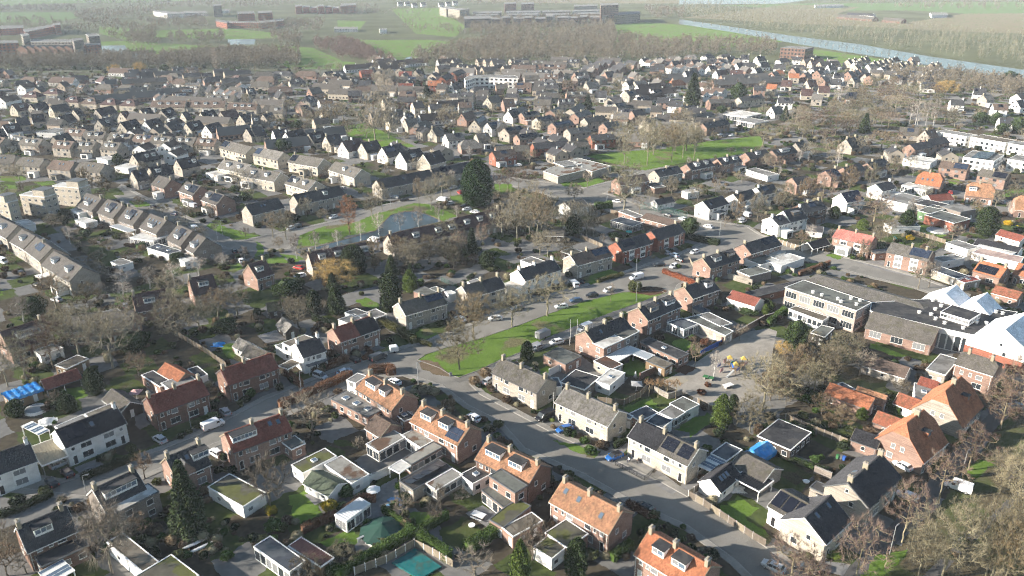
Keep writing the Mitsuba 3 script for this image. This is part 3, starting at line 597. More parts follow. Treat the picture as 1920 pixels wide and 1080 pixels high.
(32,'ter',259,774,20,8,'cream','orangered',{}),
(32,'ter',265,748,-15,9,'cream','orangered',{}),
(32,'gab',243,701,-25,9,'cream','maroon',{}),
(32,'gab',291,738,-25,9,'white','darkgrey',{}),
(32,'ter',307,748,-15,9,'white','darkgrey',{}),
(32,'gab',264,701,20,9,'cream','maroon',{}),
(32,'gab',290,710,-25,9,'white','darkgrey',{}),
(32,'gab',262,664,-15,9,'cream','maroon',{}),
(32,'gab',242,648,-15,9,'cream','maroon',{}),
(32,'gab',271,630,-25,8,'pinkbrick','darkgrey',{}),
(32,'ter',240,619,-25,8,'beige','greylight',{}),
(32,'ter',209,602,-15,11,'white','darkgrey',{}),
(32,'ter',356,738,-15,11,'white','darkgrey',{}),
(32,'ter',389,768,-25,11,'white','greylight',{}),
(32,'gab',389,748,30,11,'white','darkgrey',{}),
(32,'gab',361,688,-15,11,'white','darkgrey',{}),
(32,'gab',386,652,-25,9,'white','darkgrey',{}),
(32,'ter',371,616,20,8,'beige','greylight',{}),
(32,'ter',335,592,-15,9,'white','darkgrey',{}),
(32,'ter',355,571,-15,9,'white','brown',{}),
(32,'gab',380,589,30,8,'white','darkgrey',{}),
(32,'ter',401,623,30,9,'white','brown',{}),
(32,'ter',327,516,-15,8,'white','darkgrey',{}),
(32,'gab',189,562,30,9,'white','greylight',{}),
(32,'gab',312,724,30,8,'beige','brown',{}),
(32,'gab',334,748,30,8,'beige','brown',{}),
(32,'ter',222,676,-25,8,'cream','orangered',{}),
(33,'gab',200,452,37,16.1,'beige','darkgrey',{'ch':[0.05,0.6],'s':(9,4.0,8.6)}),
(33,'dux',233,441,32,17.4,'pinkbrick','darkgrey',{}),
(33,'dux',248,453,30,19.2,'pinkbrick','darkgrey',{}),
(33,'low',250,488,-25,10.6,'beige','greybrown',{}),
(33,'gab',256,475,28,8.9,'beige','brown',{'ch':[0.2]}),
(34,'bar',-87,176.6,-38,9.3,'pinkbrick','orangered',{'label':'small orange roofed outbuilding behind the red duplex','s':(5.5,2.8,4.6)}),
(34,'bar',-94.9,163.4,-40,9.4,'darkwood','greybrown',{'label':'dark roofed timber shed beside the pink parasol'}),
(34,'bar',-115.4,173.8,46,8.3,'darkwood','redbrown',{'label':'open timber shelter with red roof and white posts','open':1,'s':(4.4,2.6,4.3)}),
(34,'bar',-38.3,131.5,-35,7.4,'white','greenfelt',{'label':'green felt roofed garden house with white walls','s':(5,2.4,3.7)}),
(34,'bar',-29.4,151.5,-43,5.4,'pinkbrick','brown',{'label':'brown tiled gabled outbuilding below the orange row','s':(6,3,5)}),
(34,'bar',42.9,132.5,45,7.8,'white','black',{'label':'white gabled garden house with black roof and rooflights','sk':[('c',0.3,0.4),('c',0.45,0.4),('c',0.6,0.4)],'s':(4.8,2.8,4.6)}),
(34,'bar',51.5,136.3,-50,7.8,'beige','greybrown',{'label':'long brown tiled barn behind the white garden house','s':(7,2.8,4.6)}),
(34,'bar',83.1,165.1,-44,10.6,'pinkbrick','orangered',{'label':'long orange tiled shed with white windows','fa':'win','s':(6,3,4.6)}),
(34,'bar',88.2,165.3,-42,6.8,'pinkbrick','orange',{'label':'orange tiled shed right behind the long shed','s':(4.5,2.6,4.3)}),
(34,'bar',96.9,161.9,-47,7.1,'white','redorange',{'label':'orange tiled shed below the flat white extension'}),
(34,'bar',87.5,154.3,-45,5.1,'pinkbrick','redorange',{'label':'small dark orange tiled shed with a hipped end','s':(4.5,2.6,4.3)}),
(34,'bar',105.2,171.1,-42,4.1,'pinkbrick','redbrown',{'label':'small brown tiled shed beside the school annex'}),
(34,'bar',99,181,-41,10.7,'beige','brown',{'label':'long low brown roofed shed under the bare trees','s':(6,2.6,4.3)}),
(34,'bar',79.5,147,-40,5.4,'pinkbrick','black',{'label':'black solar roofed shed beside the orange house','s':(5,2.8,4.2)}),
(34,'bar',63,309,-46,16.8,'pinkbrick','brown',{'label':'long moss roofed garage shed behind red brick duplexes','s':(8,2.8,4)}),
(34,'bar',68,337,33,10.1,'white','darkgrey',{'label':'white shed with dark roof by the green fence','s':(4.5,2.6,4.3)}),
(34,'bar',116,279,32,10.2,'white','black',{'label':'open carport with black gabled roof','open':1}),
(34,'bar',122,297,-25,6.1,'white','darkgrey',{'label':'small white gabled garden house beside brick terrace','s':(4.5,2.6,4.3)}),
(34,'bar',194,341,16,12.2,'white','redbrown',{'label':'white walled shed with dark red roof','s':(6,3,5)}),
(34,'bar',183,275,-47,14.7,'white','black',{'label':'long shed with black roof and red edge','s':(7,3,4.6)}),
(34,'bar',196,288,-62,9.4,'white','redbrown',{'label':'orange brown tiled shed behind the dark conifer'}),
(34,'bar',160,230,-49,7.4,'pinkbrick','redorange',{'label':'orange roofed shed right of white school gables','s':(6,3,4.6)}),
(34,'bar',74,225,-44,9.4,'white','redbrown',{'label':'red tiled lean shed with white gable behind tall hedge','s':(6,3.2,4.8)}),
(34,'bar',17,292,-7,7.4,'darkwood','greybrown',{'label':'dark timber barn under the tall bare trees','s':(8,3,4.4)}),
(34,'bar',27,327,38,10.2,'white','greybrown',{'label':'white walled building half hidden by bare trees','s':(8,4,6)}),
(34,'bar',-66,206,-53,7,'darkwood','greylight',{'label':'small grey tiled garden shed among the shrubs','s':(4,2.6,4.3)}),
(34,'bar',-74,220,23,4,'darkwood','moss',{'label':'thatch brown garden shed by the evergreens'}),
(34,'bar',-69.4,188.3,-30,7.1,'pinkbrick','greybrown',{'label':'long felt roofed shed behind white house'}),
(34,'bar',-73,192,-40,9.1,'white','greylight',{'label':'grey slate roofed shed along the white fence','s':(4,2.6,4.3)}),
(35,'low',113,202,-40,17.5,'pinkbrick','greybrown',{'hipR':1,'fa':'school','name':'school_building','label':'single storey brick school wing with grey hipped roof','s':(11,3.6,6.6)}),
(35,'low',112,224,-46,30.6,'pinkbrick','brownlight',{'hip':0.5,'fa':'strip','name':'school_building','label':'school hall with wide brown hipped roof','s':(15,4.6,7)}),
(35,'big',134,218,45,9.5,'white','whiteroof',{'name':'school_building','label':'white gabled school hall, left of two','s':(13,5,9.5)}),
(35,'big',140,212,43,9.2,'white','whiteroof',{'name':'school_building','label':'white gabled school hall, right of two','s':(12,5,9.5)}),
(35,'big',138,192,41,17,'white','whiteroof',{'name':'school_building','label':'large white roofed gymnasium at the right edge','base':'redbrick','s':(17,5.5,11)}),
(36,'ter',-594,985,80,14,'brownbrick','greylight',{'name':'terraced_house','s':(15,9,13)}),
(36,'ter',-585,985,80,14,'brownbrick','greylight',{'name':'terraced_house','s':(15,9,13)}),
(36,'ter',-576,985,80,14,'brownbrick','greylight',{'name':'terraced_house','s':(15,9,13)}),
(36,'ter',-567,985,80,14,'brownbrick','greylight',{'name':'terraced_house','s':(15,9,13)}),
(36,'ter',-558,985,80,14,'brownbrick','greylight',{'name':'terraced_house','s':(15,9,13)}),
(36,'ter',-548,985,80,14,'brownbrick','greylight',{'name':'terraced_house','s':(15,9,13)}),
(36,'ter',-539,985,80,14,'brownbrick','greylight',{'name':'terraced_house','s':(15,9,13)}),
(37,'low',716,1697,-71,102.9,'brownbrick','greybrown',{'label':'long low farm barn in the fields beyond the canal','s':(16,4,9)}),
(37,'low',752,1607,-70,49.7,'brownbrick','greybrown',{'label':'smaller dark farm barn beyond the canal','s':(14,4,9)}),
(37,'low',767,1800,-47,59.3,'white','darkgrey',{'label':'dark roofed farm barn behind the long barn','s':(14,4,8)}),
(38,'gab',-316,2323,20,14,'white','darkgrey',{'s':(12,6,12)}),
(38,'gab',-299,2348,20,14,'white','darkgrey',{'s':(12,6,12)}),
(38,'gab',-267,2251,20,14,'white','darkgrey',{'s':(12,6,12)}),
(38,'gab',-248,2299,20,14,'white','darkgrey',{'s':(12,6,12)}),
(38,'gab',-196,2275,20,14,'white','darkgrey',{'s':(12,6,12)}),
(38,'gab',-180,2323,20,14,'white','darkgrey',{'s':(12,6,12)}),
(38,'gab',-164,2374,20,14,'white','darkgrey',{'s':(12,6,12)})]
FLATS=[
('school_building','two storey pale brick school block with flat roof',7.2,[(101,207),(108,213),(94,231),(86,225)],{'wl':'pale','rf':'felt','fa':'school2','vents':7}),
('school_building','flat black roofed school core with white roof vents',6.3,[(109,215),(129,218),(149,208),(130,191),(121,197),(106,209)],{'wl':'white','rf':'bitumen','vents':14,'fa':'glass','raw':1}),
('school_building','raised roof lantern on the flat school core',8.2,[(129,198),(135,203),(130,209),(124,204)],{'wl':'white','rf':'bitumen','z0':6.3,'fa':'strip'}),
('school_building','brown roofed school entrance canopy with white frames',3.4,[(92,208),(95,211),(88,219),(85,217)],{'wl':'white','rf':'brownflat','fa':'strip'}),
('garden_shed','wired glass roofed shelter in front of school',3,[(89,198),(94,204),(91,206),(86,201)],{'wl':'darkwood','rf':'felt'}),
('garage','flat grey annex with hedge covered front below school',3.2,[(111.5,175.4),(119.7,184.1),(116.4,187.3),(108.2,178.6)],{'wl':'beige','rf':'greyflat'}),
('house_extension','two storey dark brick extension with white flat roof',5.3,[(-74.3,118.4),(-69.2,124.8),(-72.4,127.3),(-77.5,120.9)],{'wl':'greybrick','rf':'whiteflat','fa':'two'}),
('house_extension','black flat roofed extension at the lower left',3,[(-82.5,106.6),(-77,112.1),(-80.1,115),(-85.5,109.5)],{'wl':'brownbrick','rf':'bitumen','fa':'one'}),
('garden_canopy','glass canopy with metal bars at the bottom left',2.7,[(-78.9,102.8),(-76.4,106),(-80.1,108.8),(-82.5,105.6)],{'rf':'glassroof','open':1}),
('garage','long white garage with stained flat roof, bottom left',3,[(-64.3,105.5),(-62.5,107.9),(-72.3,115.4),(-74.1,113)],{'wl':'white','rf':'brownflat'}),
('garage','mossy flat roofed garage at the bottom edge',3.2,[(-58.2,98.9),(-54.1,104.4),(-60.9,109.5),(-65,104)],{'wl':'white','rf':'mossflat'}),
('garage','green grey flat roofed garage behind the tall spruce',2.9,[(-52.5,123.2),(-49.5,127.6),(-58.7,133.8),(-61.6,129.4)],{'wl':'white','rf':'mossflat'}),
('carport','corrugated pale carport between two white houses',2.9,[(-99.2,136.5),(-95.6,140.1),(-102.4,146.9),(-106,143.3)],{'rf':'corrugated','open':1}),
('house_extension','grey paneled rear extension of the black roofed duplex',4.6,[(-100.2,147),(-96.4,152),(-99.3,154.1),(-103,149.1)],{'wl':'white','rf':'greyflat'}),
('house_extension','white rimmed rear extension of the black roofed duplex',4.6,[(-97,152.7),(-93,157.4),(-95.1,159.1),(-99,154.4)],{'wl':'white','rf':'brownflat'}),
('garden_canopy','glass greenhouse roof beside the blue covered shed',2.5,[(-106.9,148.7),(-105.6,150.8),(-111.8,154.6),(-113.1,152.5)],{'rf':'glassroof','open':1}),
('garden_shed','timber shed covered with a bright blue tarpaulin',2.8,[(-122.2,163.5),(-117.4,168.9),(-121.2,172.2),(-126,166.8)],{'wl':'wood','rf':'bluetarp'}),
('house_extension','grey flat roofed extension behind left red duplex',3.2,[(-85.1,168),(-80.4,172.9),(-83.8,176.2),(-88.6,171.3)],{'wl':'white','rf':'greyflat'}),
('garage','dark flat roofed brick garage left of orange outbuilding',3,[(-88.3,169.8),(-86.3,172.3),(-93.6,178.2),(-95.6,175.8)],{'wl':'pinkbrick','rf':'bitumen'}),
('garage','black flat roofed lean shed beside orange outbuilding',2.8,[(-80.7,174.7),(-78.8,176.5),(-83.2,181.1),(-85.1,179.3)],{'wl':'white','rf':'bitumen'}),
('house_extension','pale flat dormer block at the left edge',4.5,[(-140,194),(-135,199),(-138,202),(-143,198)],{'wl':'white','rf':'greyflat'}),
('house_extension','white garden room under bare trees on the left',3.2,[(-127.6,186.4),(-124,191),(-128,193),(-131,189.1)],{'wl':'white','rf':'greyflat','fa':'one'}),
('garden_shed','sandy flat roofed shed under bare trees on left',2.8,[(-116.9,179.5),(-114.1,185.3),(-118.2,187.4),(-121.1,181.6)],{'wl':'wood','rf':'brownflat'}),
('house_extension','pale rear extension hidden behind bare trees',4.4,[(-121,206),(-115,210),(-120,215),(-125,211)],{'wl':'white','rf':'greyflat'}),
('carport','sand coloured carport beside the white house',2.8,[(-58.8,179.2),(-56.3,183),(-59.3,184.9),(-61.8,181.1)],{'rf':'brownflat','open':1}),
('house_extension','white two storey rear block of the white house',5.2,[(-60.2,187.7),(-55,193),(-58,195),(-63,190)],{'wl':'white','rf':'brownflat','fa':'two'}),
('house_extension','low white annex left of the white house',3,[(-62.8,189.7),(-61,191),(-64,194),(-66,193)],{'wl':'white','rf':'felt'}),
('house_extension','grey rear extension of the red and black duplex',3,[(-48,207),(-45,211),(-48,214),(-52,210)],{'wl':'white','rf':'greyflat'}),
('carport','pale flat roofed carport behind red and black duplex',2.9,[(-41,211),(-38,214),(-42,218),(-45,215)],{'rf':'greyflat','open':1}),
('garage','small pale garage behind red and black duplex',3,[(-47,212),(-44,215),(-48,218),(-51,215)],{'wl':'white','rf':'greyflat'}),
('house_extension','white rimmed flat extension with three rooflights',3,[(-33.7,155.6),(-30.6,159.4),(-41.2,167.9),(-44.2,164)],{'wl':'pinkbrick','rf':'greyflat','sk':3,'fa':'one'}),
('garage','dark flat garage beside the first orange house',2.8,[(-25,154.1),(-22.6,156),(-25.8,159.7),(-28.1,157.8)],{'wl':'pinkbrick','rf':'bitumen','sk':1}),
('house_extension','steep glass fronted side wing of first orange house',4.8,[(-38.8,168.4),(-36.7,172.1),(-39.3,173.6),(-41.4,170)],{'wl':'white','rf':'greyflat','fa':'two'}),
('house_extension','wide grey flat extension with rust stains, left part',2.9,[(-28.9,141.7),(-23.9,147.5),(-27.2,150.4),(-32.2,144.7)],{'wl':'beige','rf':'stainflat','fa':'glass'}),
('house_extension','wide grey flat extension with rust stains, right part',2.9,[(-20,143.3),(-17.5,145.9),(-22.4,150.6),(-24.9,148.1)],{'wl':'white','rf':'stainflat','fa':'glass'}),
('house_extension','long brown flat extension with white window band',3,[(-21.3,136.9),(-15.3,143.4),(-17.5,145.4),(-23.4,138.9)],{'wl':'pinkbrick','rf':'stainflat','fa':'strip'}),
('garden_canopy','white flat awning beside the long white wall',2.7,[(-23.5,134.3),(-21.3,137.1),(-23.7,139.1),(-26,136.3)],{'rf':'whiteflat','open':1}),
('garage','flat garage carrying five tilted black solar panels',3,[(-19.9,128.3),(-12.6,135.8),(-15.7,138.9),(-23.1,131.4)],{'wl':'beige','rf':'bitumen','so':5}),
('house_extension','pale flat garden room with dark window band',3.05,[(-15.1,128.1),(-10.2,133.3),(-12.5,135.5),(-17.5,130.3)],{'wl':'beige','rf':'stainflat','fa':'strip'}),
('garage','moss covered flat garage with one white rooflight',3,[(-43.5,133.9),(-37.8,140),(-40.9,142.9),(-46.6,136.8)],{'wl':'white','rf':'mossflat','sk':1}),
('garage','white rimmed flat garage below the white wall',2.9,[(-32.6,130.5),(-29.7,133.7),(-36.8,140.3),(-39.7,137.1)],{'wl':'white','rf':'stainflat'}),
('conservatory','white glazed conservatory with ribbed white roof',2.9,[(-31.5,118.9),(-27.8,124.1),(-30.3,126),(-34.1,120.8)],{'wl':'white','rf':'whiteribs','fa':'bigglass'}),
('garden_house','blue grey roofed garden house with white posts, bottom',3,[(-38.7,105.4),(-36.6,108.1),(-44.7,114.6),(-46.9,111.8)],{'wl':'white','rf':'blueflat','fa':'bigglass'}),
('garden_shed','shed with ribbed red brown metal roof',2.5,[(-33.7,107.2),(-31.9,109.5),(-39.1,114.9),(-40.8,112.5)],{'wl':'wood','rf':'ribred'}),
('house_extension','two storey brick extension of the third orange house',5.6,[(0.6,124),(3,126.3),(-2.2,131.8),(-4.6,129.4)],{'wl':'pinkbrick','rf':'felt','fa':'two'}),
('house_extension','single storey garden room with white folding doors',3,[(-1.6,122.8),(0.5,124.5),(-4.1,129.9),(-6.1,128.2)],{'wl':'pinkbrick','rf':'felt','fa':'bigglass'}),
('house_extension','dark flat extension with one square rooflight',3,[(-8,130.3),(-4.1,133.8),(-6.9,136.9),(-10.8,133.4)],{'wl':'white','rf':'bitumen','sk':1,'fa':'one'}),
('garage','mossy flat brick garage behind third orange house',3,[(-1.6,117),(3.7,123.3),(0.9,125.6),(-4.3,119.3)],{'wl':'pinkbrick','rf':'mossflat'}),
('garage','grey felt brick garage next to the mossy garage',2.9,[(0.2,114.6),(5.8,119.1),(3.8,121.5),(-1.8,117.1)],{'wl':'pinkbrick','rf':'brownflat'}),
('house_extension','moss green flat extension behind fourth orange house',3.2,[(10,111.2),(14.1,115),(10.3,119.1),(6.2,115.3)],{'wl':'pinkbrick','rf':'mossflat'}),
('garage','lower moss roofed garage behind fourth orange house',2.8,[(7.1,108.9),(9.8,111.9),(6.6,114.8),(3.9,111.9)],{'wl':'white','rf':'mossflat'}),
('house_extension','brick porch with glass railed roof terrace',3,[(-48.1,142.4),(-45.7,144.8),(-48.8,147.9),(-51.2,145.5)],{'wl':'pinkbrick','rf':'felt','fa':'one','rim':1}),
('carport','dark blue flat carport behind the cream house',2.9,[(45.8,138.3),(50.2,142.5),(47.4,145.3),(43.1,141.1)],{'rf':'blueflat','open':1}),
('garden_canopy','glass canopy with blue panes beside cream house',2.7,[(41.8,134.4),(45.7,138.5),(43.2,140.9),(39.3,136.9)],{'rf':'glassroof','open':1}),
('garden_canopy','black ribbed veranda roof on white posts',2.8,[(49.7,128),(53.7,131.6),(49.6,136.1),(45.6,132.5)],{'rf':'ribblack','open':1}),
('garage','anthracite garden building with white rimmed flat roof',3,[(60.7,142.2),(67.7,149.2),(62.1,154.8),(55.1,147.8)],{'wl':'darkwood','rf':'bitumen','fa':'one'}),
('garage','small black flat roofed link beside beige house',3,[(62.2,127.2),(64.4,129.4),(62.4,131.3),(60.3,129.2)],{'wl':'beige','rf':'bitumen'}),
('garage','white rimmed flat garage at the playground corner',3,[(41,158),(45.1,161.3),(42,165),(38,161.7)],{'wl':'white','rf':'felt'}),
('garage','square grey roofed brick garage beside the green',3,[(14.2,181.7),(18.8,186.4),(13,192),(8.6,187.3)],{'wl':'pinkbrick','rf':'felt'}),
('house_extension','two storey rear extension with white flat roof',5.4,[(24.8,186.5),(31,192),(28,195),(22,189.5)],{'wl':'pinkbrick','rf':'whiteflat','fa':'two'}),
('house_extension','two storey rear extension with grey felt roof',5.4,[(31,192),(36,197),(34,200),(28,195)],{'wl':'greybrick','rf':'felt','fa':'two'}),
('garden_canopy','long white veranda roof, left wing',2.7,[(28.3,183.8),(33.5,189.1),(31,192),(25.4,186.7)],{'rf':'whiteribs','open':1}),
('garden_canopy','long white veranda roof, right wing',2.7,[(36.3,184.9),(38.8,187.5),(33,193),(30,191)],{'rf':'whiteribs','open':1}),
('garden_shed','dark brown flat shed at the end of veranda',2.8,[(40.2,179.9),(42.9,182.5),(38.5,186.8),(35.9,184.2)],{'wl':'wood','rf':'brownflat'}),
('garage','brown flat roofed garage below the white veranda',2.8,[(26,179.2),(29.4,182.1),(25.4,186.9),(21.9,184)],{'wl':'beige','rf':'rustflat'}),
('house_extension','long black flat extension with tube skylight',3,[(44.6,184.7),(48.2,187.9),(39,198),(36,195)],{'wl':'pinkbrick','rf':'bitumen','sk':1,'fa':'one'}),
('house_extension','white rimmed dark extension behind twin dormers',3,[(50,203),(55,207),(51,211),(46,208)],{'wl':'white','rf':'blueflat','fa':'bigglass'}),
('garage','row garage with flat felt roof beside playground wall',3,[(61,199),(64,202),(56,213),(52,211)],{'wl':'beige','rf':'felt'}),
('garage','rear flat roofed garage near playground wall',3.1,[(61,205),(65,207),(60,215),(56,213)],{'wl':'beige','rf':'greyflat'}),
('garage','small blue grey flat shed behind the pink duplex',2.8,[(58,215),(61,217),(58,221),(56,219)],{'wl':'beige','rf':'blueflat'}),
('garage','dark patched flat roof with square chimney',2.8,[(18.1,168.6),(22.6,175.2),(16.7,179.2),(12.2,172.5)],{'wl':'greybrick','rf':'bitumen'}),
('garage','bright grey flat roof with blue rooflight',3,[(24.6,170.4),(29.3,177.1),(25.9,179.4),(21.3,172.7)],{'wl':'white','rf':'whiteflat','sk':1}),
('garage','blue grey flat garage behind the cream duplex, left',2.8,[(29.8,154.2),(34.6,157.9),(32.3,161),(27.4,157.3)],{'wl':'pinkbrick','rf':'blueflat'}),
('garage','blue grey flat garage behind cream duplex, right',2.9,[(34.3,151),(37.3,154.4),(34.1,157.3),(31.1,153.8)],{'wl':'white','rf':'blueflat'}),
('garage','long grey garden building with white eaves by playground',2.9,[(37.7,154.7),(44.9,161.6),(41.9,164.7),(34.8,157.8)],{'wl':'beige','rf':'greyflat','fa':'strip'}),
('garage','narrow blue roofed link between beige duplexes',2.8,[(10.7,170.1),(12.6,170.4),(11.8,174.8),(9.9,174.5)],{'wl':'white','rf':'blueflat'}),
('garage','small blue roofed porch beside greyish duplex',2.8,[(26,156.1),(27.6,155.1),(28.5,156.5),(27,157.5)],{'wl':'beige','rf':'blueflat'}),
('house_extension','white rimmed flat extension beside orange hipped house',3,[(102.3,162.7),(105.7,170),(101.9,171.8),(98.5,164.5)],{'wl':'white','rf':'greyflat','sk':1}),
('garden_shed','dark shed with white gable between orange sheds',2.6,[(84.4,168.4),(86,169.3),(84.1,172.8),(82.4,171.9)],{'wl':'darkwood','rf':'blueflat'}),
('garage','white flat roofed canopy behind dark roofed duplex',3,[(95,255),(106,263),(102,268),(91,260)],{'wl':'white','rf':'whiteflat'}),
('house_extension','dark flat extension behind the solar roofed duplex',3,[(88,256),(96,261),(92,268),(84,262)],{'wl':'white','rf':'felt'}),
('house_extension','felt roofed garden extension with brick chimney',3,[(81,245),(90,250),(86,255),(78,250)],{'wl':'greybrick','rf':'felt'}),
('garage','long dark bicycle shed with flat roof by school',2.6,[(78,228),(100,240),(98,243),(76,232)],{'wl':'brownbrick','rf':'bitumen'}),
('workshop','long dark flat roofed workshop behind trees',4,[(185,321),(193,327),(185,338),(176,332)],{'wl':'greybrick','rf':'bitumen'}),
('workshop','green walled flat workshop behind the pool garden',4,[(177,314),(189,323),(185,328),(174,319)],{'wl':'greenwood','rf':'felt'}),
('workshop','brick flat roofed workshop beside the oval pool',4,[(180,301),(190,307),(184,319),(174,313)],{'wl':'redbrick','rf':'felt'}),
('workshop','grey arched store right of the workshops',4.5,[(190,315),(199,319),(196,328),(186,324)],{'wl':'greybrick','rf':'greyflat'}),
('workshop','white roofed long shed at the right edge',3.4,[(183,266),(188,270),(181,280),(176,276)],{'wl':'white','rf':'whiteflat'}),
('workshop','pale pink roofed lean shed at the right edge',3,[(181,258),(186,264),(176,274),(170,269)],{'wl':'white','rf':'pinkflat'}),
('garage','grey felt garage row behind the conifer',3,[(170,272),(176,275),(172,283),(166,280)],{'wl':'white','rf':'greyflat'}),
('garage','blue grey flat garage below the beige duplex',3,[(151,242),(156,245),(151,254),(146,251)],{'wl':'beige','rf':'blueflat'}),
('garage','red roofed garage with two rooflights',3,[(151,239),(158,242),(156,246),(150,242)],{'wl':'beige','rf':'redflat','sk':1}),
('garage','small grey shed cluster behind beige duplex',3,[(154,259),(164,263),(162,267),(152,263)],{'wl':'white','rf':'greyflat'}),
('garage','flat grey garage beside the pink roofed duplex',2.8,[(134,268),(142,270),(141,274),(133,272)],{'wl':'pinkbrick','rf':'greyflat'}),
('garden_shed','white pool house with blue posts',3,[(154,299),(166,300),(166,306),(153,304)],{'wl':'white','rf':'greyflat'}),
('workshop','pale flat roofed hall behind the birch',4,[(174,328),(187,337),(181,347),(167,338)],{'wl':'white','rf':'greyflat'}),
('house_extension','long white glazed extension below orange roof',3.2,[(195,354),(201,359),(194,369),(188,364)],{'wl':'white','rf':'whiteflat','fa':'bigglass'}),
('garage','white low flat bungalow above the orange roofs',3.6,[(224,408),(233,418),(223,427),(214,418)],{'wl':'white','rf':'whiteflat'}),
('house_extension','white modern house with solar panels on flat roof',6,[(254,402),(268,417),(257,428),(243,412)],{'wl':'white','rf':'greyflat','so':6,'fa':'two'}),
('house_extension','white modern house at the upper right edge',6,[(271,400),(281,410),(275,417),(264,407)],{'wl':'white','rf':'greyflat','fa':'two'}),
('apartment_block','white flat roofed apartment house, left of three',6.5,[(273,464),(282,469),(271,485),(262,480)],{'wl':'white','rf':'greyflat','fa':'two'}),
('apartment_block','white flat roofed apartment house, middle of three',6.5,[(286,446),(296,453),(286,470),(275,463)],{'wl':'white','rf':'brownflat','fa':'two'}),
('apartment_block','white flat roofed apartment house, right of three',6.5,[(294,433),(303,438),(297,450),(287,445)],{'wl':'white','rf':'greyflat','fa':'two'}),
('garage','long white bungalow with flat roof beside palms',3.6,[(164,546),(179,561),(166,574),(151,558)],{'wl':'white','rf':'whiteflat','fa':'bigglass'}),
('garage','second white bungalow below the palms',3.6,[(163,522),(175,531),(166,544),(154,534)],{'wl':'white','rf':'greyflat','fa':'bigglass'}),
('school_building','low pavilion with pale flat roof left of park',3.9,[(16,389),(23,378),(38,392),(41,388),(52,400),(36,419),(31,414)],{'wl':'beige','rf':'stainflat','vents':6,'raw':1}),
('school_building','raised roof part of the low pavilion',4.6,[(27,396),(36,401),(30,410),(22,405)],{'wl':'beige','rf':'greyflat','z0':3.9}),
('garage','glass sided flat garage behind the evergreen hedge',3,[(49,300),(54,305),(46,313),(41,308)],{'wl':'darkwood','rf':'blueflat','fa':'bigglass'}),
('garage','brick garage with felt roof behind red duplexes',3,[(52,312),(56,314),(50,324),(46,321)],{'wl':'pinkbrick','rf':'greyflat'}),
('house_extension','white rimmed flat extension behind long white house',3.2,[(8,255),(12,259),(7,264),(3,260)],{'wl':'white','rf':'greyflat'}),
('garage','felt roofed shed behind brown duplex',3,[(22,266),(26,270),(22,274),(18,270)],{'wl':'darkwood','rf':'mossflat'}),
('garage','small white flat garage in gardens behind row',3,[(82,350),(88,353),(86,358),(80,354)],{'wl':'white','rf':'whiteflat'}),
('garage','white garage row behind the park houses',3,[(129,382),(136,386),(128,400),(122,396)],{'wl':'white','rf':'greyflat'}),
('house_extension','brick extension beside the tall bare tree',3,[(68,359),(74,362),(70,370),(64,367)],{'wl':'pinkbrick','rf':'bitumen'}),
('apartment_block','white cubic villa with roof terrace, left of three',9,[(-201,322),(-199,328),(-213,332),(-214,326)],{'wl':'cream','rf':'whiteflat','fa':'three','roofbox':1}),
('apartment_block','white cubic villa with roof terrace, middle of three',9,[(-194,337),(-192,343),(-207,347),(-208,341)],{'wl':'cream','rf':'whiteflat','fa':'three','roofbox':1}),
('apartment_block','white cubic villa with roof terrace, lower of three',9,[(-212,314),(-210,318),(-220,323),(-222,318)],{'wl':'cream','rf':'whiteflat','fa':'three','roofbox':1}),
('house_extension','felt roofed rear extension behind solar duplex, left',3,[(-27,228),(-24,231),(-29,236),(-32,232)],{'wl':'pinkbrick','rf':'felt'}),
('house_extension','felt roofed rear extension behind solar duplex, right',3,[(-24,231),(-22,233),(-25,236),(-27,234)],{'wl':'pinkbrick','rf':'felt'}),
('house_extension','white rimmed rear extension behind grey duplex',3,[(-13,237),(-9,240),(-12,243),(-15,240)],{'wl':'white','rf':'greyflat'}),
('house_extension','white side garage of the long white house',3,[(2,234),(4,237),(0,241),(-3,238)],{'wl':'white','rf':'whiteflat'}),
('garage','white rimmed garage between the two grey duplexes',2.8,[(-20,229),(-18,231),(-20,233),(-22,232)],{'wl':'white','rf':'whiteflat'}),
('house_extension','white rear extension in the first garden row',3,[(-185,318),(-182,322),(-189,328),(-192,324)],{'wl':'white','rf':'whiteflat'}),
('garage','flat white shed in the left back gardens',2.6,[(-176,305),(-173,309),(-181,314),(-183,310)],{'wl':'white','rf':'whiteflat'}),
('carport','pergola roof with square openings in gardens',2.8,[(-153,293),(-151,296),(-162,304),(-164,301)],{'rf':'whiteribs','open':1}),
('house_extension','white rear extension with black doors',3,[(-138,282),(-135,289),(-146,294),(-149,286)],{'wl':'white','rf':'whiteflat','fa':'bigglass'}),
('house_extension','white rimmed rear extension with blue rooflights',3,[(-126,267),(-123,271),(-135,279),(-137,274)],{'wl':'white','rf':'blueflat','sk':2}),
('garage','white flat garage by the end terrace house',2.8,[(-117,259),(-114,263),(-120,269),(-123,265)],{'wl':'white','rf':'whiteflat'}),
('garage','grey flat shed at the garden end',2.6,[(-139,256),(-136,260),(-142,264),(-144,260)],{'wl':'white','rf':'greyflat'}),
('house_extension','white roofed garden room behind left terrace',3,[(-199,301),(-196,304),(-203,310),(-206,307)],{'wl':'white','rf':'whiteflat'}),
('garage','white flat garages behind black roofed houses',3,[(-201,398),(-197,405),(-207,410),(-210,402)],{'wl':'white','rf':'whiteflat'}),
('garage','white flat garages below the dormer terrace',3,[(-221,417),(-217,422),(-226,428),(-230,423)],{'wl':'white','rf':'whiteflat'}),
('garage','white flat garages left of brown terrace',3,[(-149,383),(-144,389),(-152,395),(-157,389)],{'wl':'white','rf':'whiteflat'}),
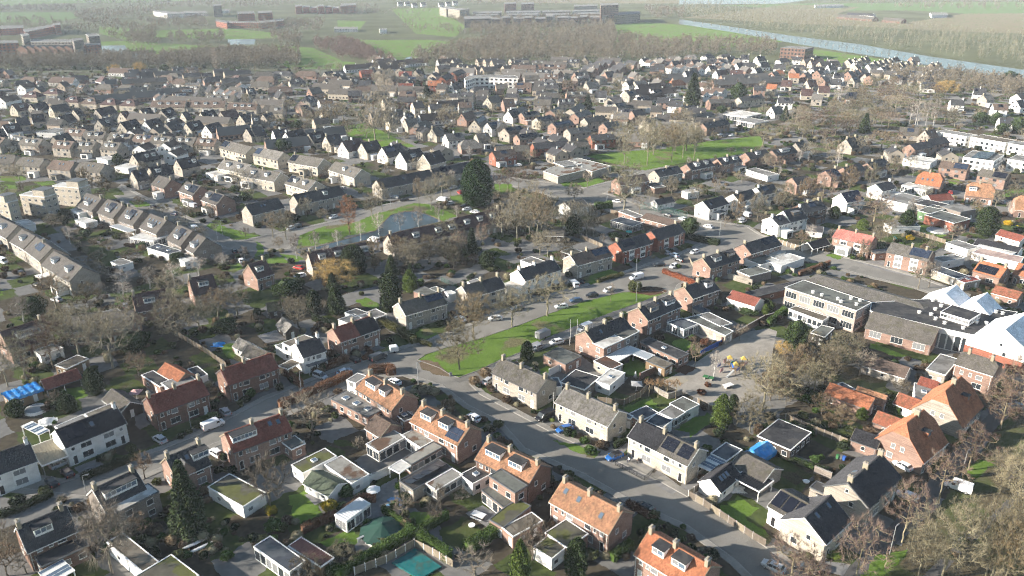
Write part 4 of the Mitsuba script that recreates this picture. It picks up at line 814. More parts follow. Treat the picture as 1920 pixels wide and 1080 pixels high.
('garage','pale flat garages beside dormer terrace, far left',3,[(-290,492),(-288,507),(-300,509),(-303,493)],{'wl':'white','rf':'greyflat'}),
('apartment_block','brick apartment tower beside the canal',12,[(344.0,945.6),(362.4,968.6),(339.5,986.9),(321.1,963.9)],{'wl':'brownbrick','rf':'greyflat','fa':'far5'}),
('apartment_block','pale top row behind the castle gables',14,[(-626.3,1054.4),(-574.2,1054.4),(-554.9,1017.7),(-605.2,1017.7)],{'wl':'beige','rf':'greyflat','fa':'far3'}),
('apartment_block','tall grey castle tower, left',21,[(-532.3,978.6),(-527.6,991.5),(-512.6,968.5),(-511.5,944.2)],{'wl':'greybrick','rf':'greyflat','fa':'far5'}),
('apartment_block','tall grey castle tower, right',22,[(-544.2,1036.0),(-535.6,1047.6),(-515.4,1013.5),(-520.9,997.2)],{'wl':'greybrick','rf':'greyflat','fa':'far5'}),
('apartment_block','dark brick block at the castle pond',14,[(-534.1,1007.6),(-521.7,1017.7),(-501.1,983.4),(-511.3,969.4)],{'wl':'redbrick','rf':'greyflat','fa':'far3'}),
('apartment_block','brick block at the left frame edge, nearer',14,[(-666.1,1038.3),(-637.3,1043.6),(-612.2,1002.7),(-638.0,992.9)],{'wl':'redbrick','rf':'greyflat','fa':'far3'}),
('apartment_block','pale square castle tower behind',20,[(-643.5,1062.6),(-645.8,1080.5),(-625.2,1050.9),(-620.5,1028.3)],{'wl':'beige','rf':'greyflat','fa':'far5'}),
('apartment_block','long brick block at left frame edge, farther',10,[(-867.1,1360.7),(-831.8,1386.8),(-796.6,1327.4),(-826.8,1295.7)],{'wl':'redbrick','rf':'greyflat','fa':'far3'}),
('apartment_block','long diagonal brick block, far left',11,[(-765.5,1273.7),(-787.8,1416.5),(-760.4,1371.4),(-732.6,1222.7)],{'wl':'redbrick','rf':'greyflat','fa':'far3'}),
('apartment_block','small tower ending the diagonal block',15,[(-760.7,1352.8),(-760.1,1370.9),(-734.8,1326.7),(-735.6,1309.7)],{'wl':'redbrick','rf':'greyflat','fa':'far3'}),
('apartment_block','curved red castle wing, middle',9,[(-528.8,1518.1),(-469.3,1518.1),(-454.0,1467.6),(-511.6,1467.6)],{'wl':'redbrick','rf':'greyflat','fa':'far3'}),
('apartment_block','curved red castle wing, left',10,[(-563.1,1554.9),(-523.0,1501.5),(-504.0,1441.9),(-544.9,1501.5)],{'wl':'redbrick','rf':'greyflat','fa':'far3'}),
('apartment_block','curved red castle wing, right',10,[(-464.1,1501.5),(-441.7,1577.3),(-424.7,1522.4),(-444.6,1441.9)],{'wl':'redbrick','rf':'greyflat','fa':'far3'}),
('apartment_block','tall castle keep block, left',22,[(-530.2,1583.2),(-502.3,1596.4),(-481.9,1532.3),(-505.5,1508.0)],{'wl':'redbrick','rf':'greyflat','fa':'far5'}),
('apartment_block','tall castle keep block, right',22,[(-498.8,1609.9),(-474.8,1623.5),(-455.2,1557.3),(-473.4,1526.1)],{'wl':'redbrick','rf':'greyflat','fa':'far5'}),
('apartment_block','white curved block in the far woods',9,[(-833.8,1910.4),(-772.7,1847.0),(-738.6,1847.0),(-709.8,1773.4),(-740.5,1759.4),(-807.9,1847.0)],{'wl':'white','rf':'greyflat','fa':'far3','raw':1}),
('apartment_block','low white hall in the far woods',7,[(-765.3,1919.4),(-715.3,1919.4),(-685.0,1841.8),(-729.1,1826.9)],{'wl':'white','rf':'greyflat','fa':'far3'}),
('apartment_block','dark office tower at the far centre left',24,[(-678.6,1866.6),(-666.5,1885.4),(-640.4,1812.4),(-652.6,1795.0)],{'wl':'greybrick','rf':'greyflat','fa':'far5'}),
('apartment_block','flat white hall below the dark tower',6,[(-714.7,1990.4),(-697.2,2025.4),(-678.8,1973.3),(-696.1,1940.1)],{'wl':'white','rf':'greyflat','fa':'far3'}),
('apartment_block','dark red brick tower house of the far group, number one from left',17,[(-526.9,1998.7),(-516.3,2018.4),(-496.1,1941.7),(-504.2,1914.4)],{'wl':'redbrick','rf':'greyflat','fa':'far5'}),
('apartment_block','dark red brick tower house of the far group, number two from left',14,[(-514.7,2021.5),(-503.7,2041.0),(-484.5,1965.1),(-493.0,1938.1)],{'wl':'redbrick','rf':'greyflat','fa':'far5'}),
('apartment_block','dark red brick tower house of the far group, number three from left',11,[(-501.9,2043.2),(-490.5,2062.4),(-472.1,1987.5),(-481.2,1960.7)],{'wl':'redbrick','rf':'greyflat','fa':'far5'}),
('apartment_block','dark red brick tower house of the far group, number four from left',17,[(-472.4,1998.7),(-461.3,2018.4),(-443.2,1941.7),(-452.0,1914.4)],{'wl':'redbrick','rf':'greyflat','fa':'far5'}),
('apartment_block','dark red brick tower house of the far group, number five from left',14,[(-459.7,2021.5),(-448.2,2041.0),(-430.9,1965.1),(-440.2,1938.1)],{'wl':'redbrick','rf':'greyflat','fa':'far5'}),
('apartment_block','dark red brick tower house of the far group, number six from left',11,[(-446.2,2043.2),(-434.3,2062.4),(-418.0,1987.5),(-427.7,1960.7)],{'wl':'redbrick','rf':'greyflat','fa':'far5'}),
('apartment_block','dark red brick tower house of the far group, number seven from left',17,[(-418.0,1998.7),(-406.4,2018.4),(-390.4,1941.7),(-399.9,1914.4)],{'wl':'redbrick','rf':'greyflat','fa':'far5'}),
('apartment_block','dark brick block left of the far avenue',18,[(-426.0,2054.9),(-394.4,2076.0),(-374.6,1974.6),(-401.9,1936.7)],{'wl':'redbrick','rf':'greyflat','fa':'far3'}),
('apartment_block','blue grey fortress block, leftmost corner',15,[(-91.3,1557.0),(-40.9,1568.8),(-38.2,1489.7),(-85.6,1468.5)],{'wl':'greybrick','rf':'greyflat','fa':'far3'}),
('apartment_block','fortress front house, number one from left',9,[(-40.6,1625.6),(-19.5,1631.6),(-18.8,1573.6),(-39.2,1568.0)],{'wl':'greybrick','rf':'greyflat','fa':'far3'}),
('apartment_block','fortress front house, number two from left',15,[(-18.0,1567.0),(-3.1,1572.9),(-3.0,1515.3),(-17.4,1509.8)],{'wl':'pinkbrick','rf':'greyflat','fa':'far3'}),
('apartment_block','fortress front house, number three from left',10,[(3.2,1626.5),(23.1,1632.6),(22.2,1573.9),(3.1,1568.3)],{'wl':'beige','rf':'greyflat','fa':'far3'}),
('apartment_block','fortress front house, number four from left',13,[(24.7,1600.2),(38.7,1606.3),(37.3,1547.6),(23.8,1542.0)],{'wl':'brownbrick','rf':'greyflat','fa':'far3'}),
('apartment_block','fortress front house, number five from left',8,[(47.9,1659.0),(69.1,1665.1),(66.7,1605.4),(46.3,1599.7)],{'wl':'greybrick','rf':'greyflat','fa':'far3'}),
('apartment_block','fortress front house, number six from left',18,[(65.9,1556.1),(77.6,1562.2),(74.8,1503.4),(63.4,1497.8)],{'wl':'greybrick','rf':'greyflat','fa':'far3'}),
('apartment_block','fortress front house, number seven from left',11,[(91.5,1639.2),(113.3,1645.4),(109.2,1585.2),(88.2,1579.4)],{'wl':'pinkbrick','rf':'greyflat','fa':'far3'}),
('apartment_block','fortress front house, number eight from left',9,[(115.5,1666.2),(134.8,1672.5),(130.0,1611.7),(111.4,1605.8)],{'wl':'beige','rf':'greyflat','fa':'far3'}),
('apartment_block','fortress front house, number nine from left',14,[(133.9,1618.5),(149.2,1624.7),(143.7,1564.1),(129.0,1558.3)],{'wl':'brownbrick','rf':'greyflat','fa':'far3'}),
('apartment_block','fortress front house, number ten from left',10,[(160.4,1667.7),(182.1,1674.0),(175.6,1612.5),(154.7,1606.5)],{'wl':'greybrick','rf':'greyflat','fa':'far3'}),
('apartment_block','fortress front house, number eleven from left',16,[(176.2,1608.1),(190.2,1614.4),(183.2,1553.2),(169.7,1547.4)],{'wl':'greybrick','rf':'greyflat','fa':'far3'}),
('apartment_block','fortress corner block, right',17,[(204.8,1657.1),(266.5,1713.1),(253.3,1617.5),(193.8,1555.4)],{'wl':'greybrick','rf':'greyflat','fa':'far3'}),
('apartment_block','pale brick fortress flank, rear',17,[(-165.1,1870.5),(-148.3,1905.4),(-128.3,1853.5),(-144.5,1804.2)],{'wl':'beige','rf':'greyflat','fa':'far3'}),
('apartment_block','pale brick fortress flank, front',17,[(-140.6,1804.2),(-123.2,1836.8),(-93.7,1804.2),(-111.3,1742.4)],{'wl':'beige','rf':'greyflat','fa':'far3'}),
('apartment_block','tall brown tower in the fortress',34,[(177.5,1654.0),(216.8,1688.3),(206.0,1589.3),(168.5,1558.8)],{'wl':'pinkbrick','rf':'greyflat','fa':'far5'}),
('apartment_block','pink tower block in the fortress, left',20,[(-20.1,2067.9),(10.0,2100.9),(10.4,2004.8),(-18.3,1974.7)],{'wl':'pinkbrick','rf':'greyflat','fa':'far5'}),
('apartment_block','pink tower block in the fortress, right',20,[(23.2,2067.9),(55.0,2089.7),(53.4,1994.7),(22.1,1964.9)],{'wl':'pinkbrick','rf':'greyflat','fa':'far5'}),
('apartment_block','pale inner row of the fortress, rear left',10,[(-87.1,1826.7),(-24.0,1849.7),(-23.3,1789.6),(-84.4,1768.0)],{'wl':'beige','rf':'greyflat','fa':'far3'}),
('apartment_block','pale inner row of the fortress, rear middle',10,[(-12.1,1857.5),(65.2,1881.3),(63.1,1819.2),(-11.7,1796.9)],{'wl':'white','rf':'greyflat','fa':'far3'}),
('apartment_block','pale inner row of the fortress, rear right',10,[(69.0,1873.3),(135.6,1897.5),(131.2,1834.3),(66.8,1811.7)],{'wl':'beige','rf':'greyflat','fa':'far3'}),
('apartment_block','pale inner row of the fortress, rear end',10,[(140.3,1905.7),(204.8,1930.7),(198.0,1865.4),(135.7,1842.0)],{'wl':'white','rf':'greyflat','fa':'far3'}),
('apartment_block','pale inner row of the fortress, topmost',10,[(163.9,2167.3),(228.1,2199.5),(219.5,2115.5),(157.8,2085.6)],{'wl':'beige','rf':'greyflat','fa':'far3'}),
('apartment_block','pale inner row of the fortress, front left',10,[(-74.9,1726.4),(-30.3,1746.9),(-29.4,1693.1),(-72.7,1673.7)],{'wl':'white','rf':'greyflat','fa':'far3'}),
('apartment_block','pale inner row of the fortress, front middle',10,[(-11.3,1740.0),(53.5,1760.9),(51.8,1706.2),(-11.0,1686.6)],{'wl':'beige','rf':'greyflat','fa':'far3'}),
('apartment_block','pale inner row of the fortress, front right',10,[(72.3,1753.9),(123.2,1775.1),(119.4,1719.6),(70.1,1699.6)],{'wl':'white','rf':'greyflat','fa':'far3'}),
('apartment_block','pale inner row of the fortress, front end',10,[(143.0,1782.3),(211.2,1804.3),(204.7,1746.9),(138.6,1726.4)],{'wl':'beige','rf':'greyflat','fa':'far3'}),
('apartment_block','curved white apartment block with balconies',10,[(-42.3,701.1),(-38.6,720.4),(-20.7,727.0),(1.2,722.2),(5.0,714.8),(4.9,699.4),(-20.1,706.5),(-33.1,704.7),(-40.1,685.4)],{'wl':'white','rf':'greyflat','fa':'far3','raw':1}),
('apartment_block','low white pavilion by the golf course',5,[(-309.7,1418.5),(-269.4,1418.5),(-260.9,1375.9),(-298.9,1367.7)],{'wl':'white','rf':'greyflat','fa':'far3'}),
('apartment_block','small white cube by the golf course',6,[(-222.9,1369.7),(-212.2,1378.0),(-206.7,1345.2),(-217.2,1337.3)],{'wl':'white','rf':'greyflat','fa':''}),
('apartment_block','white farm shed in far fields',6,[(948.7,1861.6),(992.9,1876.8),(951.3,1789.0),(902.6,1761.5)],{'wl':'white','rf':'greyflat','fa':''}),
('apartment_block','long pale farm shed at horizon',6,[(839.5,2285.9),(936.7,2332.0),(903.5,2241.6),(810.5,2199.0)],{'wl':'white','rf':'greyflat','fa':''})]
POLYS=[
('paving',[(-112.1,134.6),(-87.5,130.2),(-81.3,134.6),(-76.2,139.9),(-70.2,146.9),(-57.5,159.1),(-46.3,172.2),(-36.8,180.6),(-28.5,182.1),(-18,175.8),(-10.6,165.7),(-2.5,158.4),(3,147.3),(14.9,138.3),(24.9,128.4),(34.2,121.1),(40.9,111.6),(44.4,103.8),(52.7,103.8),(47.7,114.4),(40.3,125.1),(31.4,134.6),(22.3,142.8),(11.1,151.6),(0,162.7),(-8.1,170.9),(-11.1,176.3),(-4.3,182.1),(-3.7,188.7),(6,196),(22,210),(41,226),(54,238),(56,244),(72,265),(91,284),(105,274),(116,262),(127,251),(137,242),(145,229),(150,236),(142,251),(132,263),(121,274),(109,286),(100,298),(98,309),(84,316),(73,329),(58,340),(46,358),(27,378),(11,383),(-6,394),(-26,373),(-40,355),(-58,340),(-69,322),(-88,305),(-102,294),(-109,288),(-117,298),(-129,309),(-148,328),(-173,352),(-193,373),(-191,361),(-166,332),(-143,314),(-122,295),(-110,282),(-100,279),(-87,282),(-86,295),(-68,312),(-54,334),(-37,346),(-23,361),(-4,378),(10,368),(25,349),(36,340),(51,324),(64,305),(75,295),(76,288),(62,273),(42,257),(33,249),(23,242),(9,232),(-5,220),(-16,208),(-25,201),(-38,191),(-48.4,182.1),(-61.6,168.8),(-72.4,152.7),(-78.9,146.3),(-87.5,139.3),(-95,134.1),(-115.1,139.3)],{}),
('paving',[(38,355),(59,378),(75,394),(90,430),(138,451),(147,461),(146,473),(87,444),(73,408),(58,389),(34,368)],{}),
('road',[(54.1,103.8),(68.5,116.6),(82.1,129.3),(95.9,143.2),(114.7,160.8),(138.1,182.1),(130.4,169.6),(114.5,156.1),(96.7,139.3),(84.1,126.8),(68.9,113),(59.2,103.8)],{}),
('path',[(68.4,103.8),(83.2,115.9),(109.4,135.5),(106.6,131),(84.4,114.4),(71.7,103.8)],{}),
('grass',[(59.2,103.8),(69.4,113),(74.8,117.3),(85.7,126.8),(95.7,137.4),(110.7,151.6),(128.8,167),(109.4,135.5),(83.2,115.9),(68.4,103.8)],{'tone':'rough'}),
('grass',[(71.7,103.8),(84.4,114.4),(106.6,131),(89.7,103.8)],{'tone':'rough'}),
('grass',[(-26,189.7),(-24,193),(-19,197),(-14,200),(-8,204),(2,212),(11,220),(23,230),(37,238),(43,239),(50,239),(51,237),(42,230),(22,214),(11,204),(2,194),(-4,188.7),(-9.3,183.6),(-14.1,179.8),(-16.3,181.3),(-19.5,185.1)],{'tone':'lawn','label':'long triangular green'}),
('litter',[(-26.1,189.3),(-24,190),(-20.5,188.1),(-17.1,182.8),(-16.2,180.3),(-19.9,181.3),(-24.1,184.3)],{}),
('bed',[(39,238),(45,243),(51,242),(52,238),(45,235)],{}),
('grass',[(-29,206),(-26,211),(-22,206),(-25,202)],{'tone':'lawn'}),
('grass',[(25,251),(35,260),(39,255),(27,244)],{'tone':'lawn'}),
('grass',[(-115.4,173.6),(-111,175),(-107.2,170.2),(-109.2,167.6),(-111.9,168.9)],{'tone':'lawn'}),
('grass',[(-106.1,179.2),(-102.2,181.3),(-95.1,175),(-99.4,170.9),(-103.7,175)],{'tone':'dull'}),
('grass',[(-90,191),(-86,196),(-78.2,185.8),(-85.4,185.8)],{'tone':'dull'}),
('grass',[(-84,199),(-80,200),(-73,191),(-73.9,188.1),(-80,192)],{'tone':'lawn'}),
('grass',[(-169,235),(-173,242),(-173,242),(-168,235)],{'tone':'lawn'}),
('grass',[(-129,229),(-127,232),(-125,229),(-127,227)],{'tone':'lawn'}),
('grass',[(-51,231),(-48,233),(-39,225),(-40,221),(-48,227)],{'tone':'lawn'}),
('grass',[(-62,216),(-57,220),(-52,214),(-54,210)],{'tone':'dull'}),
('grass',[(-40,194),(-35,198),(-34,196),(-39,193)],{'tone':'lawn'}),
('grass',[(-45.6,130.2),(-42.8,131.9),(-37.7,125.1),(-41.3,121.5),(-44.3,125.1)],{'tone':'lawn'}),
('grass',[(-36.7,116.2),(-30.3,120),(-28.7,116.6),(-32.3,114.4)],{'tone':'lawn'}),
('grass',[(-20.1,124.7),(-16.8,125.5),(-14.6,121.9),(-18.5,119.6),(-20,121.9)],{'tone':'lawn'}),
('grass',[(-13.8,119.6),(-9.5,123.5),(-5.1,118.8),(-7.9,113.7),(-12.5,115.5)],{'tone':'dull'}),
('grass',[(-41,150.5),(-36,150),(-35,147.8),(-39.9,148.4)],{'tone':'dull'}),
('grass',[(40.7,125.5),(46.2,130.2),(49.3,125.9),(45.6,123.1),(48.2,119.6),(49.6,117.3),(47.5,115.5),(43.6,121.5)],{'tone':'lawn'}),
('grass',[(9.2,150.5),(12.8,149.4),(19.7,145.8),(18.2,143.2),(14.3,145.8)],{'tone':'lawn'}),
('grass',[(61.7,107.6),(67.8,113.4),(73.7,114.4),(71.2,111.6),(65.7,106.9)],{'tone':'lawn'}),
('grass',[(99.2,140.7),(102.9,143.2),(105.9,142.2),(99.7,136.5),(97.2,136.5)],{'tone':'lawn'}),
('grass',[(56.5,143.2),(61.7,144.7),(67.7,138.8),(64.3,136.5),(59.1,133.7),(55.6,140.3)],{'tone':'dull'}),
('grass',[(30,185.8),(34,192),(40.8,185.1),(35.1,179.2),(29.9,182.1)],{'tone':'lawn'}),
('grass',[(46,200),(50,204),(52,200),(49,195)],{'tone':'lawn'}),
('grass',[(27.2,164.5),(35,169.6),(36.1,164.5),(29.7,161.4)],{'tone':'lawn'}),
('grass',[(38.2,155),(45.2,161.4),(48.1,158.4),(41.9,153.3)],{'tone':'lawn'}),
('grass',[(7.2,183.6),(10.9,187.3),(11.9,185.1),(8.2,181.3)],{'tone':'lawn'}),
('grass',[(40.5,157.2),(47.3,162),(49.3,159.6),(41.2,151.6)],{'tone':'lawn'}),
('grass',[(103,200),(107,197),(110,192),(108,191),(102,197)],{'tone':'lawn'}),
('grass',[(81.2,188.1),(90,190),(98.4,177.8),(94.7,170.9),(84.5,177.8)],{'tone':'rough'}),
('grass',[(118,274),(121,276),(124,272),(121,269)],{'tone':'lawn'}),
('grass',[(167,309),(175,311),(176,298),(171,293),(166,297)],{'tone':'lawn'}),
('grass',[(143,312),(164,318),(154,298),(145,293),(141,305)],{'tone':'rough'}),
('grass',[(222,386),(229,389),(227,381),(219,375)],{'tone':'lawn'}),
('grass',[(232,356),(246,368),(249,365),(234,354)],{'tone':'lawn'}),
('grass',[(107,265),(113,266),(112,262),(105,256)],{'tone':'lawn'}),
('grass',[(-86,297),(-79,309),(-67,314),(-61,326),(-57,330),(-45,344),(-38,342),(-24,324),(-30,316),(-35,322),(-42,331),(-48,330),(-53,324),(-55,305),(-66,297),(-76,285),(-83,281)],{'tone':'lawn'}),
('grass',[(-91,270),(-86,273),(-82,266),(-89,265)],{'tone':'lawn'}),
('grass',[(-88,275),(-80,273),(-77,270),(-80,266)],{'tone':'lawn'}),
('grass',[(-101,290),(-97,285),(-94,276),(-96,272)],{'tone':'lawn'}),
('grass',[(-102,260),(-100,266),(-97,260),(-99,255)],{'tone':'lawn'}),
('grass',[(-128,309),(-128,314),(-103,297),(-106,292),(-111,292)],{'tone':'lawn'}),
('grass',[(-266,394),(-254,393),(-248,386),(-252,382),(-260,384)],{'tone':'lawn'}),
('grass',[(-256,378),(-246,375),(-240,365),(-238,354),(-242,354)],{'tone':'lawn'}),
('grass',[(-244,383),(-233,384),(-228,378),(-233,374)],{'tone':'lawn'}),
('grass',[(-178,347),(-173,349),(-164,340),(-170,337)],{'tone':'lawn'}),
('grass',[(-202,368),(-193,370),(-185,358),(-194,356)],{'tone':'dull'}),
('grass',[(-30,356),(-24,358),(-22,345),(-27,347)],{'tone':'lawn'}),
('grass',[(-9,378),(0,378),(0,365),(-8,362)],{'tone':'lawn'}),
('grass',[(23,381),(43,397),(47,383),(37,372),(26,373)],{'tone':'lawn'}),
('grass',[(43,439),(58,451),(88,458),(121,466),(156,485),(146,451),(105,430),(91,421),(71,406),(56,421)],{'tone':'lawn'}),
('grass',[(92,462),(122,481),(160,498),(153,466),(125,447),(92,440)],{'tone':'lawn'}),
('grass',[(-128,515),(-103,544),(-73,489),(-58,466),(-73,458),(-96,489),(-111,502)],{'tone':'lawn'}),
('paved',[(39.4,177.8),(45.9,183.6),(53,191),(61,200),(71,208),(77,210),(79,208),(74,196),(64.9,170.9),(56.4,167),(49.5,165.7),(44.1,171.6),(40.7,175)],{'label':'playground'}),
('sand',[(40.3,178.5),(43.6,181),(46.6,178.5),(42.6,174.3)],{}),
('bed',[(43.5,183.6),(47,187.3),(50.1,185.1),(46.1,181.3)],{}),
('patio',[(-29.5,115.5),(-25.2,123.5),(-29.5,121.1),(-27.3,133.7),(-24.4,136.5),(-23.2,130.2),(-25.3,124.3),(-24.9,116.2),(-28.5,112.7)],{}),
('patio',[(-9.3,124.7),(-5.9,127.2),(-1.8,123.5),(-4.6,120.4)],{}),
('patio',[(-42.7,130.6),(-40.3,131.9),(-37.7,128.9),(-39.7,127.2)],{}),
('patio',[(-45.1,164.5),(-42.4,166.4),(-39.8,163.2),(-42.2,160.8)],{}),
('patio',[(22.4,141.5),(25.5,144.7),(31.4,140.3),(28,136)],{}),
('patio',[(28.7,135.5),(31.4,139.3),(35.5,132.8),(32.9,130.6)],{}),
('patio',[(18.3,143.7),(26.3,150.5),(26.5,147.8),(22.1,141.2)],{}),
('patio',[(35.8,134.2),(39.7,134.2),(39.8,131.9),(37.4,130.2),(34.1,131)],{}),
('patio',[(-94.9,139.8),(-91.5,143.2),(-88,140.3),(-91.5,136.9)],{}),
('patio',[(-75,205),(-69,210),(-65,203),(-71,200)],{}),
('patio',[(54,206),(59,210),(61,203),(57,200)],{}),
('patio',[(126,267),(137,269),(141,262),(141,251),(134,257)],{}),
('patio',[(56.1,111.6),(61.5,110.6),(58.9,107.6),(55.2,109.2)],{}),
('water',[(-82,277),(-70,289),(-62,297),(-56,303),(-55,312),(-53,325),(-48,330),(-42,331),(-34,322),(-30,316),(-38,309),(-47,302),(-52,295),(-57,292),(-70,281),(-80,275)],{'label':'pond'}),
('water',[(-21.8,110.6),(-18.1,114.4),(-12.7,109.6),(-16.3,106.6)],{'pool':1}),
('water',[(-571,1122),(-542,1130),(-497,1043),(-426,988),(-411,978),(-406,954),(-483,942)],{'far':1}),
('water',[(-431,1226),(-390,1232),(-365,1144),(-398,1138)],{'far':1}),
('water',[(353,1728),(392,1551),(444,1299),(493,1144),(511,978),(544,845),(492,761),(467,852),(454,948),(428,1043),(402,1172),(374,1354),(323,1576)],{'far':1,'label':'canal'}),
('water',[(572,2821),(900,2821),(987,2758),(804,2481),(496,2444)],{'far':1}),
('water',[(-128,968),(-122,982),(-118,942),(-125,938)],{'far':1}),
('field',[(-1273,1997),(-1082,2013),(-943,1778),(-901,1602),(-1043,1629)],{'tone':'pale'}),
('field',[(-1808,2853),(-1033,2853),(-1116,2612),(-1396,2506),(-1446,2274)],{'tone':'pale'}),
('field',[(-761,1502),(-612,1414),(-503,1457),(-374,1336),(-367,1248),(-425,1226),(-549,1265),(-582,1217),(-679,1336)],{'tone':'golf'}),
('field',[(-605,1186),(-570,1201),(-443,1130),(-396,1104),(-413,998),(-433,998),(-497,1043),(-542,1130),(-573,1122)],{'tone':'golf'}),
('field',[(-333,1130),(-269,1091),(-200,938),(-183,856),(-236,856),(-293,958)],{'tone':'golf'}),
('field',[(-230,1217),(-123,1217),(-82,1172),(-115,958),(-124,929),(-142,938),(-199,1116)],{'tone':'golf'}),
('field',[(-202,929),(-180,920),(-172,860),(-188,860)],{'tone':'golf'}),
('field',[(-320,2174),(-202,2223),(-85,1502),(-89,1265),(-158,1336),(-210,1602)],{'tone':'golf'}),
('field',[(-360,1686),(-296,1657),(-266,1414),(-321,1502)],{'tone':'golf'}),
('field',[(188,1602),(238,1657),(325,1551),(410,1282),(396,1186),(276,1078),(139,1172)],{'tone':'golf'}),
('field',[(402,1078),(419,1020),(445,929),(458,852),(426,808),(394,837),(358,885),(368,978)],{'tone':'golf'}),
('field',[(371,1778),(824,2444),(964,2274),(777,1957),(706,1746),(772,1602),(1086,1957),(1226,1957),(845,1336),(770,1374)],{'tone':'stubble'}),
('field',[(598,2385),(962,2532),(1646,2640),(1226,1957),(1074,1933),(1019,2082),(839,2082),(702,2223)],{'tone':'pale'}),
('field',[(-160,2853),(596,2853),(525,2506),(184,2506),(-91,2640)],{'tone':'stubble'})]
